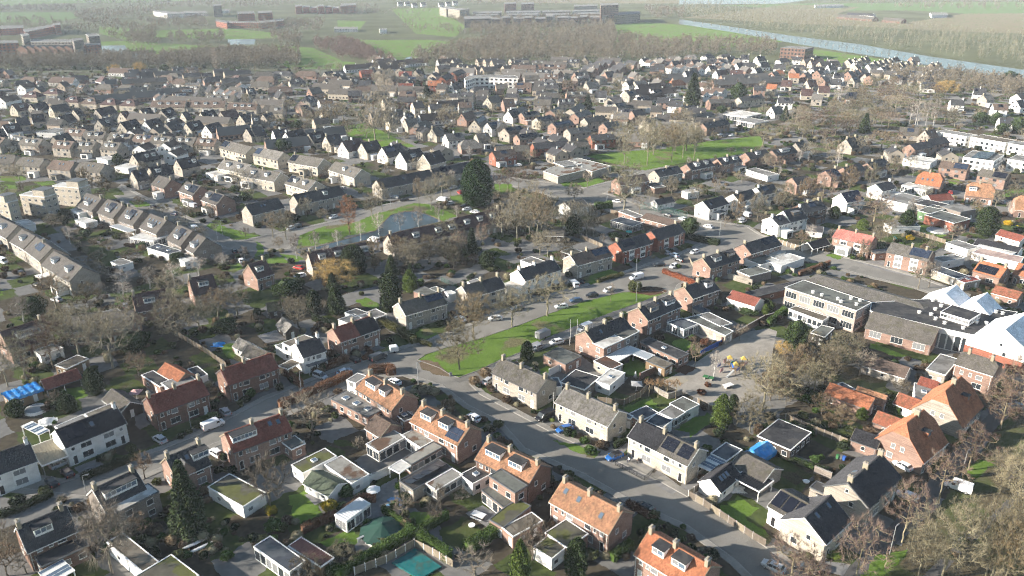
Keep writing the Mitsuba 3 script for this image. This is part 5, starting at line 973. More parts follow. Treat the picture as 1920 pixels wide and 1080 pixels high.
LINES=[
('hedge','long brown beech hedge along the brick street',[(-57.1,164.2),(-49.2,172.9),(-42.4,180.3)],{'col':'brown','h':1.9,'w':1.5}),
('hedge','brown beech hedge beside the first orange house',[(-38.1,182.1),(-32.6,183.6),(-32.0,180.6)],{'col':'brown','h':2,'w':2}),
('hedge','brown beech hedge right of the red duplex',[(-60.1,181.3),(-54.2,174.6)],{'col':'brown','h':1.9,'w':1.3}),
('hedge','brown beech hedge in front of white house',[(-50.3,184.3),(-45.3,189.7)],{'col':'brown','h':1.8,'w':1.6}),
('hedge','tall clipped hedge between two duplex gardens',[(-40.2,213.5),(-34.1,207.5),(-28.0,199.7)],{'col':'olive','h':2,'w':1.8}),
('hedge','low brown hedge in front of red duplex',[(-41.6,196.1),(-39.2,192.9),(-40.8,189.3)],{'col':'brown','h':1.1,'w':1}),
('hedge','dark clipped hedge beside the driveway, lower left',[(-91.0,135.5),(-86.9,139.3),(-82.8,143.5)],{'col':'dark','h':1.3,'w':1.4}),
('hedge','rough dark hedge along the street, lower left',[(-100.9,123.5),(-98.7,125.1),(-94.3,130.6)],{'col':'dark','h':1.2,'w':1.6}),
('hedge','bright green laurel hedge around the patio garden',[(-33.7,108.7),(-30.4,107.8),(-25.0,112.7),(-18.6,118.8)],{'col':'green','h':1.8,'w':1.7}),
('hedge','ivy topped garden boundary hedge',[(-17.8,118.5),(-12.6,123.3)],{'col':'green','h':1.8,'w':1}),
('hedge','ivy hedge beside the round covered trampoline',[(-25.7,125.1),(-22.7,122.3),(-19.7,119.2)],{'col':'green','h':1.7,'w':0.9}),
('hedge','brown hedge beside the white conservatory',[(-40.1,118.8),(-34.7,123.5)],{'col':'brown','h':1.7,'w':1.1}),
('hedge','brown hedge behind the white conservatory',[(-33.6,123.5),(-30.3,128.4),(-27.6,128.4)],{'col':'brown','h':1.7,'w':1}),
('hedge','leafy hedge along the pool fence',[(-17.7,117.3),(-14.6,114.4),(-11.4,111.3)],{'col':'green','h':2.2,'w':1.6}),
('hedge','broad green hedge behind third orange house',[(-8.2,113.7),(-2.1,119.6)],{'col':'green','h':2,'w':2.2}),
('hedge','clipped green hedge beside the last orange house',[(18.2,111.3),(22.4,115.1)],{'col':'green','h':1.7,'w':1.4}),
('hedge','narrow hedge beside the blue car',[(23.0,147.1),(26.6,150.5)],{'col':'dark','h':1.3,'w':1}),
('hedge','brown hedge in front of fourth orange house',[(23.1,127.4),(25.5,125.1),(28.2,122.3)],{'col':'brown','h':1.2,'w':1.2}),
('hedge','rust coloured hedge at the head of the green',[(53.5,255.9),(58.1,250.2),(62.4,243.4)],{'col':'rust','h':1.5,'w':1.1}),
('hedge','broad dark shrub hedge opposite the white row',[(69.1,294.9),(75.0,290.0),(80.8,286.0)],{'col':'dark','h':1.6,'w':4}),
('hedge','low clipped hedge in front of brown duplex',[(29.3,246.5),(33.9,250.2),(39.0,253.3)],{'col':'olive','h':1.1,'w':1.4}),
('hedge','ivy green hedge beside the garages',[(37.1,333.9),(45.1,336.0)],{'col':'green','h':3,'w':2}),
('hedge','low boxed hedge beside the lawn, lower right',[(57.8,145.8),(62.3,141.2),(67.6,138.3)],{'col':'dark','h':0.9,'w':1.2}),
('hedge','light green young hedge, lower right',[(61.7,142.2),(65.0,139.3)],{'col':'green','h':1,'w':0.7}),
('hedge','brown hedge below the trampoline garden',[(100.7,252.7),(115.8,263.9)],{'col':'brown','h':1.6,'w':1}),
('hedge','green hedge between orange sheds',[(92.2,164.5),(94.0,161.4)],{'col':'green','h':1.8,'w':2}),
('hedge','ivy hedge on the playground wall',[(77.2,211.2),(85.2,220.9)],{'col':'green','h':2.2,'w':1.2}),
('hedge','green hedge beside white rear extension, left',[(-144.1,280.6),(-140.5,287.6)],{'col':'green','h':1.8,'w':1.4}),
('hedge','dark green hedge in left gardens',[(-180.7,308.8),(-176.6,316.2)],{'col':'green','h':1.8,'w':1.2}),
('hedge','low hedge at the driveway edge',[(-22.9,197.8),(-27.8,201.2)],{'col':'olive','h':1,'w':1}),
('hedge','dark hedge beside the pear tree garden',[(-61.3,216.9),(-54.5,210.2)],{'col':'dark','h':1.8,'w':1.5}),
('hedge','ivy hedge below the veranda roof',[(33.8,191.7),(40.6,184.3)],{'col':'olive','h':1.8,'w':1.2}),
('fence','timber panel fence with concrete posts along the street',[(36.0,129.7),(38.4,127.0),(42.1,121.9),(45.5,117.2),(47.4,115.1)],{'h':1.8,'post':1}),
('fence','timber panel fence beside white garden house',[(36.0,129.7),(40.0,133.0)],{'h':1.8,'post':1}),
('fence','arched timber panels with white posts round the pool',[(-28.0,107.8),(-22.8,110.8),(-18.2,115.1),(-14.5,112.7),(-10.6,109.6)],{'h':1.8,'post':1}),
('fence','grey timber panel fence right of flat garage',[(65.4,159.0),(70.7,153.3),(75.9,148.4)],{'h':1.8,'post':1}),
('fence','mossy timber fence between gardens, left',[(-97.7,203.9),(-85.1,192.9),(-77.2,185.1)],{'h':1.8,'post':1}),
('fence','pale timber fence below slate shed',[(-76.2,195.3),(-70.3,189.7)],{'h':1.8,'post':1}),
('fence','timber garden fence under evergreens',[(-73.4,242.9),(-66.0,234.8)],{'h':1.8,'post':1}),
('fence','pale timber fence behind garages',[(43.5,327.8),(55.3,320.0)],{'h':1.8,'post':1}),
('fence','pale timber fence behind brown duplex',[(22.7,298.3),(29.6,290.0),(35.0,282.1)],{'h':1.8,'post':1}),
('fence','pale timber fence around white houses',[(102.4,290.0),(109.8,279.1),(113.4,283.6)],{'h':2,'post':1}),
('fence','timber fence around the pool lawn',[(159.0,305.2),(165.5,294.9),(169.9,286.8)],{'h':1.8,'post':1}),
('fence','low timber fence beside rust hedge',[(65.7,270.1),(65.3,257.9),(72.1,248.5)],{'h':1.2,'post':1}),
('fence','timber fence at the playground corner',[(46.0,166.4),(48.9,162.0)],{'h':1.8,'post':1}),
('fence','dark timber fence around the gravel yard',[(21.2,167.0),(27.7,165.7),(32.3,169.6),(34.6,173.6)],{'h':1.8,'post':1}),
('wall','long white rendered garden wall',[(-32.6,131.9),(-29.5,134.8),(-26.0,137.9)],{'h':1.9,'col':'white'}),
('wall','brown brick wall along the playground, left',[(33.6,178.5),(40.6,184.3),(48.9,191.3)],{'h':2,'col':'brownbrick'}),
('wall','brown brick wall along the playground, right',[(60.3,199.5),(65.6,203.9),(77.2,215.0),(80.7,216.9)],{'h':2,'col':'brownbrick'}),
('wall','white garden wall beside square garage',[(9.9,180.6),(14.4,185.1)],{'h':2,'col':'white'}),
('wall','low pale wall behind pollard trees',[(36.4,172.2),(39.2,168.9),(43.0,170.9)],{'h':1.5,'col':'beige'}),
('wall','pale garden wall behind dormer row',[(75.2,250.2),(81.8,244.0)],{'h':2,'col':'beige'}),
('wall','white garden wall behind flat canopy',[(94.7,263.9),(99.3,254.1)],{'h':2,'col':'beige'}),
('wall','grey block wall with piers, lower right',[(64.8,137.9),(67.4,135.5)],{'h':1.8,'col':'greybrick'}),
('mesh','green wire mesh sports fence',[(58.0,336.0),(65.1,329.8),(75.4,320.0)],{'h':3,'col':'green'}),
('mesh','bright blue playground gate fence',[(52.7,192.5),(60.1,199.1)],{'h':1.6,'col':'blue'}),
('mesh','black metal railing around the terrace',[(22.5,140.8),(27.9,135.4),(31.4,139.4)],{'h':1.0,'col':'black'}),
('mesh','green garden mesh fence behind duplex',[(-24.4,247.7),(-18.9,241.7)],{'h':1.6,'col':'green'})]
TREES=[
(39,'olive',-14.2,184.3,14.6,14.2),
(39,'olive',-11,202,15.6,16),
(39,'olive',0,211,13.7,11.9),
(39,'olive',11,219,13.8,15.5),
(39,'small',32,230,7.1,3.4),
(40,'linden',59.3,104.1,16.4,9),
(40,'linden',73.3,116.2,14.5,8.1),
(40,'linden',86.3,128.2,12.6,7.4),
(40,'linden',98.3,139,11.9,9.3),
(40,'linden',114.5,155,13.2,11.7),
(40,'linden',126.5,167,13.4,10.5),
(40,'linden',114.5,155,14.9,10.1),
(40,'linden',48,104.1,11.6,9.1),
(40,'linden',51,102.8,9.6,6.8),
(41,'olive',76.1,106.9,16.2,12),
(41,'olive',83.3,106.3,17.8,9.8),
(41,'olive',96.3,121.1,16.9,9.1),
(41,'olive',92.1,112,16.8,9),
(41,'olive',106,132.8,12.4,7.1),
(41,'olive',84.9,103.8,16,9.4),
(41,'olive',71.8,106.9,13.1,7.4),
(41,'olive',84.9,115.9,11.6,6.9),
(42,'weep',-71.4,108.2,16.8,9.7),
(42,'small',-70.2,117.3,6.5,5.5),
(42,'small',-77.7,136,7.5,5.6),
(42,'small',-93.8,114.8,6.5,4.2),
(42,'weep',-74.5,120.4,5.1,7.7),
(42,'small',-48.4,126.4,13.3,10),
(42,'small',-90.5,127.6,2.3,3),
(42,'small',-89.7,107.6,7.7,7),
(42,'small',-86.8,108.2,4.8,4.7),
(42,'spruce',-61,118.1,16.8,7.4),
(43,'small',-21.4,122.7,6.5,4.7),
(43,'small',-15.2,122.7,4.2,4.9),
(43,'small',-14.4,127.6,5.5,3.2),
(43,'small',-10.2,128.9,3,4.1),
(43,'small',-34.5,146.8,3.2,3),
(43,'small',3.7,111.6,10.2,6.7),
(43,'small',-6.6,107.6,6,7.8),
(43,'roundbare',-31,110.6,4.9,5.8),
(43,'roundbare',-36.5,106.6,5.4,6.1),
(43,'thuja',1.4,104.1,10.9,3.6),
(43,'yew',11.3,106.3,9.4,4.4),
(43,'small',-46.6,153.8,12.1,10.1),
(44,'plane',-120,191,16.2,12),
(44,'plane',-107.9,185.1,18.5,14.8),
(44,'plane',-127.5,178.5,14.7,10.3),
(44,'plane',-130.3,175,14.5,8.8),
(44,'plane',-127,194,13.6,9.6),
(44,'plane',-93,208,10.8,12.5),
(44,'plane',-90,216,10.6,13.4),
(44,'plane',-85,218,10.7,12.3),
(44,'plane',-111,200,9.3,11.4),
(44,'linden',-124.1,185.1,15.8,9.2),
(44,'roundbare',-97,202,16,14.1),
(44,'small',-98.7,180.6,7.5,9.1),
(44,'small',-113.5,166.4,3.8,4.9),
(44,'roundever',-147,217,7.6,8.2),
(44,'yew',-105.5,170.9,7.6,5.4),
(44,'yew',-107.9,162.6,4.8,4.8),
(44,'yew',-85,208,3.9,7.9),
(44,'roundever',-107,196,5.5,10.5),
(44,'yew',-119.5,160.8,4.4,4.8),
(44,'plane',-64,210,11.3,10.3),
(44,'small',-70,220,6.3,8.3),
(44,'spruce',-55,221,9.9,7),
(44,'yew',-62,221,7.7,5.4),
(44,'spruce',-39,223,8.6,10),
(44,'roundever',-74,234,6.1,9.6),
(44,'yew',-38,224,11.8,7.5),
(44,'thuja',-34,238,8.1,4.9),
(45,'birch',-80,270,11,5.4),
(45,'birch',-75,279,8.7,4.8),
(45,'birch',-68,285,6.9,4.4),
(45,'birch',-60,291,8.7,5),
(45,'birch',-53,293,12.3,5.3),
(45,'birch',-46,303,9.1,5.7),
(45,'birch',-39,308,9.6,5.8),
(45,'birch',-31,315,9.4,5.1),
(45,'birch',-24,322,6.2,4.6),
(46,'birch',-131,241,7.5,7.6),
(46,'birch',-122,241,8.7,6.7),
(46,'birch',-114,242,9.9,6.3),
(46,'birch',-110,253,7.7,6.1),
(46,'birch',-104,260,6.6,5.3),
(46,'birch',-148,213,9.9,6.8),
(46,'birch',-133,229,7.2,6.8),
(46,'birch',-126,231,7,6.5),
(46,'birch',-99,269,5.8,4.4),
(47,'larch',-66,299,18.1,8),
(47,'plane',-90,292,13.2,10),
(47,'plane',-96,295,11.1,10.1),
(47,'plane',-61,323,11.6,9.8),
(47,'plane',-58,332,14,7.7),
(47,'plane',-42,337,14.8,7.2),
(47,'plane',-36,332,16.1,8.8),
(47,'plane',-33,355,12.5,10),
(47,'plane',-29,355,11.4,6.9),
(47,'plane',-83,320,4.2,4),
(47,'plane',-89,279,5.9,5.1),
(47,'cypress',-16,339,21.2,15.5),
(47,'linden',-6,368,10,7.8),
(47,'linden',-2,365,11.9,7.7),
(47,'linden',3,368,10.6,8.4),
(47,'linden',8,370,9.3,7.8),
(47,'linden',12,370,8.7,6.5),
(48,'willow',-60,244,9.9,14.9),
(48,'birch',-65,257,11,4.2),
(48,'roundbare',-37,258,12.6,11.3),
(48,'roundbare',-30,265,11.3,11.6),
(48,'roundbare',-25,270,8.9,8.9),
(48,'roundbare',-43,270,9.4,7.4),
(48,'roundbare',-49,257,6.6,6.1),
(48,'linden',-20,270,11.5,6.4),
(48,'linden',-11,278,12.2,5.5),
(48,'linden',-14,265,3.6,6.8),
(48,'plane',-4,295,15.5,11.7),
(48,'plane',2,292,20.2,11.5),
(48,'plane',7,295,20.4,11.6),
(48,'plane',10,288,23.2,13.4),
(48,'plane',14,292,21.3,10.4),
(48,'plane',5,305,19.2,13.1),
(48,'plane',24,298,15.6,8),
(48,'plane',27,295,15.5,7.9),
(48,'plane',30,297,14.5,8),
(48,'plane',21,305,12.6,7.1),
(48,'plane',33,297,12.3,6.4),
(48,'spruce',-42,251,8.4,5.6),
(48,'spruce',-34,241,8.9,4.9),
(48,'spruce',-15,273,11,5.5),
(48,'spruce',-60,239,6.5,5.3),
(48,'yew',-9,260,6.6,6.2),
(48,'yew',-22,275,5.3,5.5),
(48,'roundever',-74,239,4.3,10.2),
(48,'yew',-41,241,4.6,7.2),
(49,'plane',50,332,24.6,19.3),
(49,'small',56,327,9.4,6.4),
(49,'small',37,370,9.5,5.9),
(49,'roundbare',29,349,8.6,8.7),
(49,'plane',62,421,19.1,10.9),
(50,'olive',74,417,25.5,13),
(50,'olive',89,426,22.4,12.5),
(50,'olive',97,435,21.5,12),
(50,'olive',103,433,19,11.2),
(50,'olive',96,451,17.2,10.9),
(50,'olive',88,454,16.5,11.8),
(50,'olive',153,469,13.8,16.2),
(50,'olive',66,454,19.6,14.1),
(50,'small',127,444,4.7,6.9),
(51,'roundbare',76,358,9.4,7.6),
(51,'roundbare',95,312,13.3,6.7),
(51,'roundbare',105,317,13.2,8.5),
(51,'small',98,362,5.6,5.8),
(51,'small',103,375,7.4,8.6),
(51,'small',116,381,5.1,8.7),
(51,'small',137,412,6.6,7.2),
(51,'small',89,309,5.2,5),
(51,'roundever',72,298,7.6,8.1),
(51,'roundever',41,292,3.3,5.8),
(52,'roundbare',123,337,12.3,9),
(52,'roundbare',134,342,12.8,8.5),
(52,'roundbare',163,364,13.1,9),
(52,'roundbare',178,375,12.4,7.9),
(52,'roundbare',196,390,12.1,7.5),
(52,'linden',140,338,16.9,13.8),
(52,'linden',149,305,16.7,16.4),
(52,'plane',200,320,8.9,6.3),
(52,'yew',191,297,12,9.6),
(52,'roundever',162,303,9.4,7.1),
(52,'yew',139,320,5.4,5.7),
(52,'thuja',145,305,4.6,5),
(52,'small',137,241,11.7,6.7),
(52,'small',141,242,10.4,4.9),
(52,'small',174,290,7.7,7.9),
(52,'small',113,285,6.6,9.3),
(52,'plane',167,430,11.3,9.7),
(52,'linden',137,397,10.6,9),
(52,'roundbare',178,424,13.4,9.6),
(53,'linden',49.6,185.8,7.7,3.9),
(53,'birch',53.1,179.2,9,3.1),
(53,'small',66,202,5.6,4.2),
(53,'thuja',49.4,156.7,8.3,4.7),
(53,'yew',53.1,160.8,5.9,2.9),
(53,'pollard',34.5,170,5.7,2.7),
(53,'pollard',36.8,169.6,5.9,2.7),
(53,'pollard',38.9,169.3,6.1,2.7),
(53,'pollard',41,168.9,6.3,2.7),
(53,'roundever',79,193,10.7,7),
(53,'roundbare',89.6,188.1,9.3,10.5),
(53,'willow',76,193,4.2,5.6),
(53,'olive',68.1,177.8,7.8,6.9),
(53,'roundbare',87,196,4.2,5.7),
(53,'roundbare',74.9,161.4,6.3,5.8),
(53,'roundbare',77.4,156.1,5.8,6.9),
(53,'roundbare',69.3,167.6,7.6,7.3),
(53,'roundbare',96,194,6.2,6),
(53,'olive',61.3,163.2,15.4,12.8),
(53,'olive',55.4,153.8,10,10.4),
(53,'roundbare',99.4,172.2,3.5,5.4),
(53,'thuja',83.9,159.6,3,2.9),
(53,'roundbare',100.6,185.1,2.4,5.4),
(53,'roundever',74,221,1.8,7.5),
(53,'thuja',79,220,3.6,2.5),
(53,'thuja',81,222,3.7,2.5),
(53,'yew',4.2,189.7,5.7,4),
(53,'small',-22.3,170.9,2.7,5.4),
(54,'plane',187,506,18.9,17.3),
(54,'linden',195,502,14.6,16.3),
(54,'linden',218,544,12,17.6),
(54,'plane',236,565,11.4,18.3),
(54,'plane',245,565,11.4,18.3),
(54,'plane',220,515,13.2,15.9),
(54,'plane',252,539,12.8,16.6),
(54,'linden',252,520,12.4,15.1),
(54,'plane',220,458,11.9,21.4),
(54,'linden',234,469,8.9,16.2),
(54,'plane',269,588,14.7,18.9),
(54,'linden',290,612,18.3,17.6),
(54,'plane',277,565,18,17.3),
(54,'plane',316,638,13.7,18.3),
(54,'plane',343,666,12.1,18),
(54,'plane',284,638,10.6,18.3),
(54,'plane',203,544,12.9,13.9),
(54,'linden',195,481,8.3,12.4),
(54,'linden',302,544,12,15.8),
(54,'plane',299,525,10.7,13.5),
(54,'linden',366,681,10.1,13.8),
(54,'plane',311,588,9.8,15),
(54,'linden',173,498,8.5,9.4),
(54,'birch',275,538,18.3,8.2),
(54,'birch',278,536,19.6,8.2),
(54,'birch',281,528,19.8,8.1),
(54,'birch',284,524,20.9,8),
(54,'spruce',230,506,13,8.7),
(54,'spruce',192,549,10.7,6.6),
(54,'willow',366,666,13.7,19.1),
(54,'birch',259,625,15.5,9.5),
(54,'roundever',328,544,7.4,12.1),
(54,'roundever',320,506,6.9,9.6),
(54,'roundever',332,534,9.1,9.1),
(54,'roundever',330,506,10.4,9.6),
(54,'roundever',474,758,9.9,12.7),
(54,'roundever',482,758,7.4,7.6),
(55,'plane',82,444,22.2,15.3),
(55,'plane',96,454,19.6,14.9),
(55,'plane',103,454,18,14.9),
(55,'plane',108,451,16,11.7),
(55,'plane',88,515,10.5,14.1),
(55,'plane',70,481,11.6,9.9),
(55,'spruce',142,618,24.5,15.6),
(55,'roundever',185,645,14.4,14.1),
(55,'roundbare',167,666,14.3,13.5),
(55,'roundbare',92,681,14.5,13.7),
(55,'roundbare',136,739,12.1,17.3),
(55,'spruce',58,600,11,8.1),
(55,'roundever',156,582,5.9,8.9),
(55,'spruce',119,777,10.1,7.8),
(55,'roundbare',57,638,10.6,11.9),
(55,'roundbare',48,689,11.3,12.8),
(56,'palebare',-86,485,32,24.8),
(56,'palebare',-78,489,19.2,16.8),
(56,'plane',-123,525,19.5,17),
(56,'plane',-118,544,15.6,16.7),
(56,'plane',-132,534,12.7,14.6),
(56,'plane',-106,525,13.4,15.2),
(56,'plane',-92,489,10.1,10.9),
(56,'plane',-106,498,11.9,10.3),
(56,'plane',-67,481,5.8,8.3),
(56,'plane',-137,525,9.8,11.7),
(56,'plane',-167,588,9.8,12),
(56,'palebare',-119,713,18.6,13.1),
(56,'palebare',-112,713,17.5,13.2),
(56,'palebare',-106,652,19.3,12.1),
(56,'roundbare',-67,594,12.9,13.1),
(56,'roundbare',-56,612,12.2,15.5),
(56,'roundbare',-42,515,16.6,14.1),
(56,'roundbare',-159,525,8.9,11.7),
(56,'roundbare',-152,681,7.9,10.3),
(56,'roundbare',-152,685,7.3,9.2),
(56,'spruce',-79,666,13.2,11.2),
(56,'spruce',-71,659,9.8,10),
(56,'spruce',-97,808,7.9,6.7),
(56,'spruce',-90,797,7.8,6.7),
(56,'roundever',-135,451,7.9,12.5),
(56,'thuja',-151,652,5.4,4.4),
(56,'roundever',-145,525,5.4,9),
(56,'roundever',-4,659,7.6,6.7),
(57,'willow',-402,808,11.1,13.5),
(57,'willow',-366,787,15.9,13.1),
(57,'roundever',-361,830,8,9.7),
(57,'poplar',-305,824,27.1,8.2),
(57,'linden',-310,767,12.5,16.7),
(57,'small',-497,777,5.1,6.5),
(58,'roundbare',-191,351,12.4,9.9),
(58,'roundbare',-206,363,11.1,7.7),
(58,'roundbare',-169,338,5,6),
(58,'roundbare',-154,328,4.9,7),
(58,'roundbare',-167,354,3.9,6.9),
(58,'roundbare',-140,318,8.3,6.3),
(58,'roundbare',-123,305,2.9,3.3),
(58,'roundbare',-208,368,11.3,7.1),
(58,'roundbare',-184,288,2.8,3.7),
(58,'roundbare',-192,309,5.8,8.3),
(58,'roundbare',-163,285,3.3,4.2),
(58,'roundbare',-156,282,3.3,6.2),
(58,'roundbare',-154,265,3.6,11.7),
(58,'roundbare',-140,267,5.2,8.8),
(58,'roundbare',-262,394,6.3,7.6),
(58,'roundbare',-227,389,5.6,7.5),
(58,'roundbare',-190,378,2.7,5.3),
(58,'roundever',-216,418,6.6,6.6),
(58,'roundever',-171,295,3.4,5.3),
(58,'roundbare',-145,250,6.4,10.6),
(58,'larch',-273,444,7,6.2),
(58,'yew',-193,320,4.2,6.3),
(58,'yew',-122,265,4.1,6.8),
(58,'roundever',-124,347,4.5,5.5),
(58,'roundever',-133,361,3.9,5.7),
(58,'small',-107,295,4.5,4.8),
(44,'roundbare',-126,206,9.6,7.2),
(44,'roundbare',-132,221,10.8,9.2),
(44,'plane',-108,225,12.5,10.1),
(44,'plane',-145,225,12.6,12.3),
(44,'roundbare',-131,204,9.2,8.9),
(44,'plane',-132,211,9.1,8.5),
(44,'roundbare',-94,233,9,7.2),
(44,'plane',-117,213,9.8,8.3),
(44,'plane',-116,196,11.4,8.7),
(48,'roundbare',-21,288,7.7,7.2),
(48,'yew',25,297,8.9,7.4),
(48,'roundbare',-36,264,9.2,8.8),
(48,'plane',-51,269,9.6,7.3),
(48,'roundbare',5,301,9.5,8.5),
(48,'roundbare',-21,260,8.5,6.4),
(48,'roundbare',24,301,8.3,8.3),
(48,'plane',-71,257,9.8,7.5),
(48,'plane',-2,298,11.4,9.5),
(48,'plane',6,304,8,6.9),
(48,'plane',-21,275,7.9,7.1),
(48,'yew',-56,256,10.3,10.2),
(48,'plane',-25,284,11.5,11.2),
(53,'olive',86,198,5.3,4.9),
(53,'roundbare',81.2,181.6,8.2,7.5),
(53,'roundbare',81.4,177.5,9.8,9.5),
(53,'roundbare',87.3,188.2,7,5.4),
(53,'roundbare',87.7,183.6,7.4,6.1),
(53,'olive',77.1,172.6,8.9,8.8),
(53,'roundbare',67.9,166.3,5.4,4.5),
(53,'small',92.2,180.9,7.6,7.4),
(53,'small',93.1,188.4,5.1,5),
(53,'roundbare',64.6,168.1,9,8.8),
(53,'roundbare',65.2,171,6.8,6.6),
(53,'roundbare',75.9,173.1,8,7.1),
(53,'roundbare',75.3,180.8,9.6,8.3),
(41,'olive',90.2,109.2,11.2,9),
(41,'roundbare',103.9,133.8,9.3,8.3),
(41,'olive',84.2,106.2,12.3,11.2),
(41,'olive',92.4,109.7,11.5,10.2),
(54,'roundbare',234,520,11.3,8.9),
(54,'plane',235,573,11.9,10.3),
(54,'olive',257,581,13,11.2),
(54,'linden',195,526,11.9,9.7),
(54,'plane',248,541,14,10.7),
(54,'plane',237,516,10.5,8.1),
(54,'olive',317,694,13.6,13.1),
(54,'olive',351,728,9.8,7.4),
(54,'linden',312,618,11.5,9.3),
(54,'linden',217,497,11.6,11.4),
(54,'olive',230,560,9.1,8.9),
(54,'olive',183,486,13.2,11.1),
(54,'olive',299,670,9.4,8.7),
(54,'linden',302,617,13.2,12.2),
(54,'roundbare',336,619,11,11),
(54,'linden',358,663,10.1,8.5),
(54,'olive',231,533,11.9,9.4),
(54,'olive',303,535,12.1,10.6),
(54,'plane',329,718,13.9,12.2),
(54,'olive',341,719,10,8.2),
(54,'linden',338,697,11.5,11.5),
(54,'linden',333,701,9.4,7.2),
(54,'roundbare',281,638,11.7,11.6),
(54,'plane',283,592,11.5,10.3),
(54,'linden',288,599,11.6,9.6),
(54,'plane',350,730,10.4,10.3),
(54,'olive',310,697,9.3,7.6),
(54,'roundbare',239,582,11.6,9.1),
(54,'linden',188,506,12.3,9.3),
(54,'roundbare',374,689,11.2,8.9),
(54,'roundbare',257,541,12.5,11),
(54,'linden',294,590,12.6,10.9),
(54,'plane',233,522,12.7,11.5),
(54,'plane',259,603,9.6,9.2),
(54,'olive',191,504,10.8,10.7),
(54,'plane',319,662,11.7,10.6),
(54,'linden',208,498,13,11.7),
(54,'olive',329,644,12.1,9.5),
(54,'olive',334,666,11.9,9.2),
(54,'roundbare',206,510,11.5,10),
(55,'palebare',82,498,13.6,12.1),
(55,'plane',83,471,10.9,10.6),
(55,'plane',116,514,13.4,10.7),
(55,'olive',111,529,13,10.3),
(55,'olive',117,534,12.9,12.4),
(55,'palebare',114,478,13.2,10.9),
(55,'palebare',69,517,13.2,12.9),
(55,'olive',78,468,10.9,9.4),
(59,'sapling',344,1544,10.8,0),
(59,'sapling',350,1499,10.5,0),
(59,'sapling',356,1456,10.2,0),
(59,'sapling',362,1416,10,0),
(59,'sapling',368,1377,9.7,0),
(59,'sapling',373,1341,9.5,0),
(59,'sapling',378,1306,9.3,0),
(59,'sapling',383,1273,9,0),
(59,'sapling',388,1242,8.8,0),
(59,'sapling',392,1212,8.6,0),
(59,'sapling',396,1184,8.4,0),
(59,'sapling',400,1159,8.3,0),
(59,'sapling',405,1144,8.2,0),
(59,'sapling',409,1129,8.1,0),
(59,'sapling',414,1114,8,0),
(59,'sapling',418,1100,7.9,0),
(59,'sapling',422,1086,7.8,0),
(59,'sapling',426,1072,7.7,0),
(59,'sapling',430,1059,7.6,0),
(59,'sapling',434,1046,7.5,0),
(59,'sapling',438,1033,7.4,0),
(59,'sapling',442,1021,7.4,0),
(59,'sapling',444,1006,7.3,0),
(59,'sapling',446,992,7.2,0),
(59,'sapling',449,977,7.1,0),
(59,'sapling',451,962,7,0),
(59,'sapling',454,948,6.9,0),
(59,'sapling',456,934,6.8,0),
(59,'sapling',458,920,6.7,0),
(59,'sapling',460,907,6.6,0),
(59,'sapling',462,894,6.5,0),
(59,'sapling',464,882,6.4,0),
(59,'sapling',466,870,6.4,0),
(59,'sapling',468,858,6.3,0),
(59,'sapling',470,847,6.2,0),
(59,'sapling',472,835,6.1,0),
(59,'sapling',474,824,6,0),
(59,'sapling',476,813,6,0),
(59,'sapling',478,803,5.9,0),
(59,'sapling',480,792,5.8,0),
(59,'sapling',482,782,5.8,0),
(59,'sapling',484,772,5.7,0),
(59,'sapling',485,763,5.6,0),
(59,'sapling',487,753,5.6,0),
(60,'palebare',-141,808,9.2,8.1),
(60,'palebare',-147,864,9.7,8.6),
(60,'palebare',-131,758,8.6,7.6),
(60,'palebare',-128,841,9.5,8.4),
(60,'palebare',-117,777,8.8,7.8),
(60,'palebare',-98,625,7.3,6.3),
(60,'palebare',-104,625,7.3,6.3),
(60,'palebare',-157,889,10,8.9),
(60,'palebare',-130,877,9.9,8.8),
(60,'palebare',-111,722,8.3,7.3),
(60,'palebare',-153,902,10.1,9),
(60,'palebare',-105,674,7.8,6.8)]
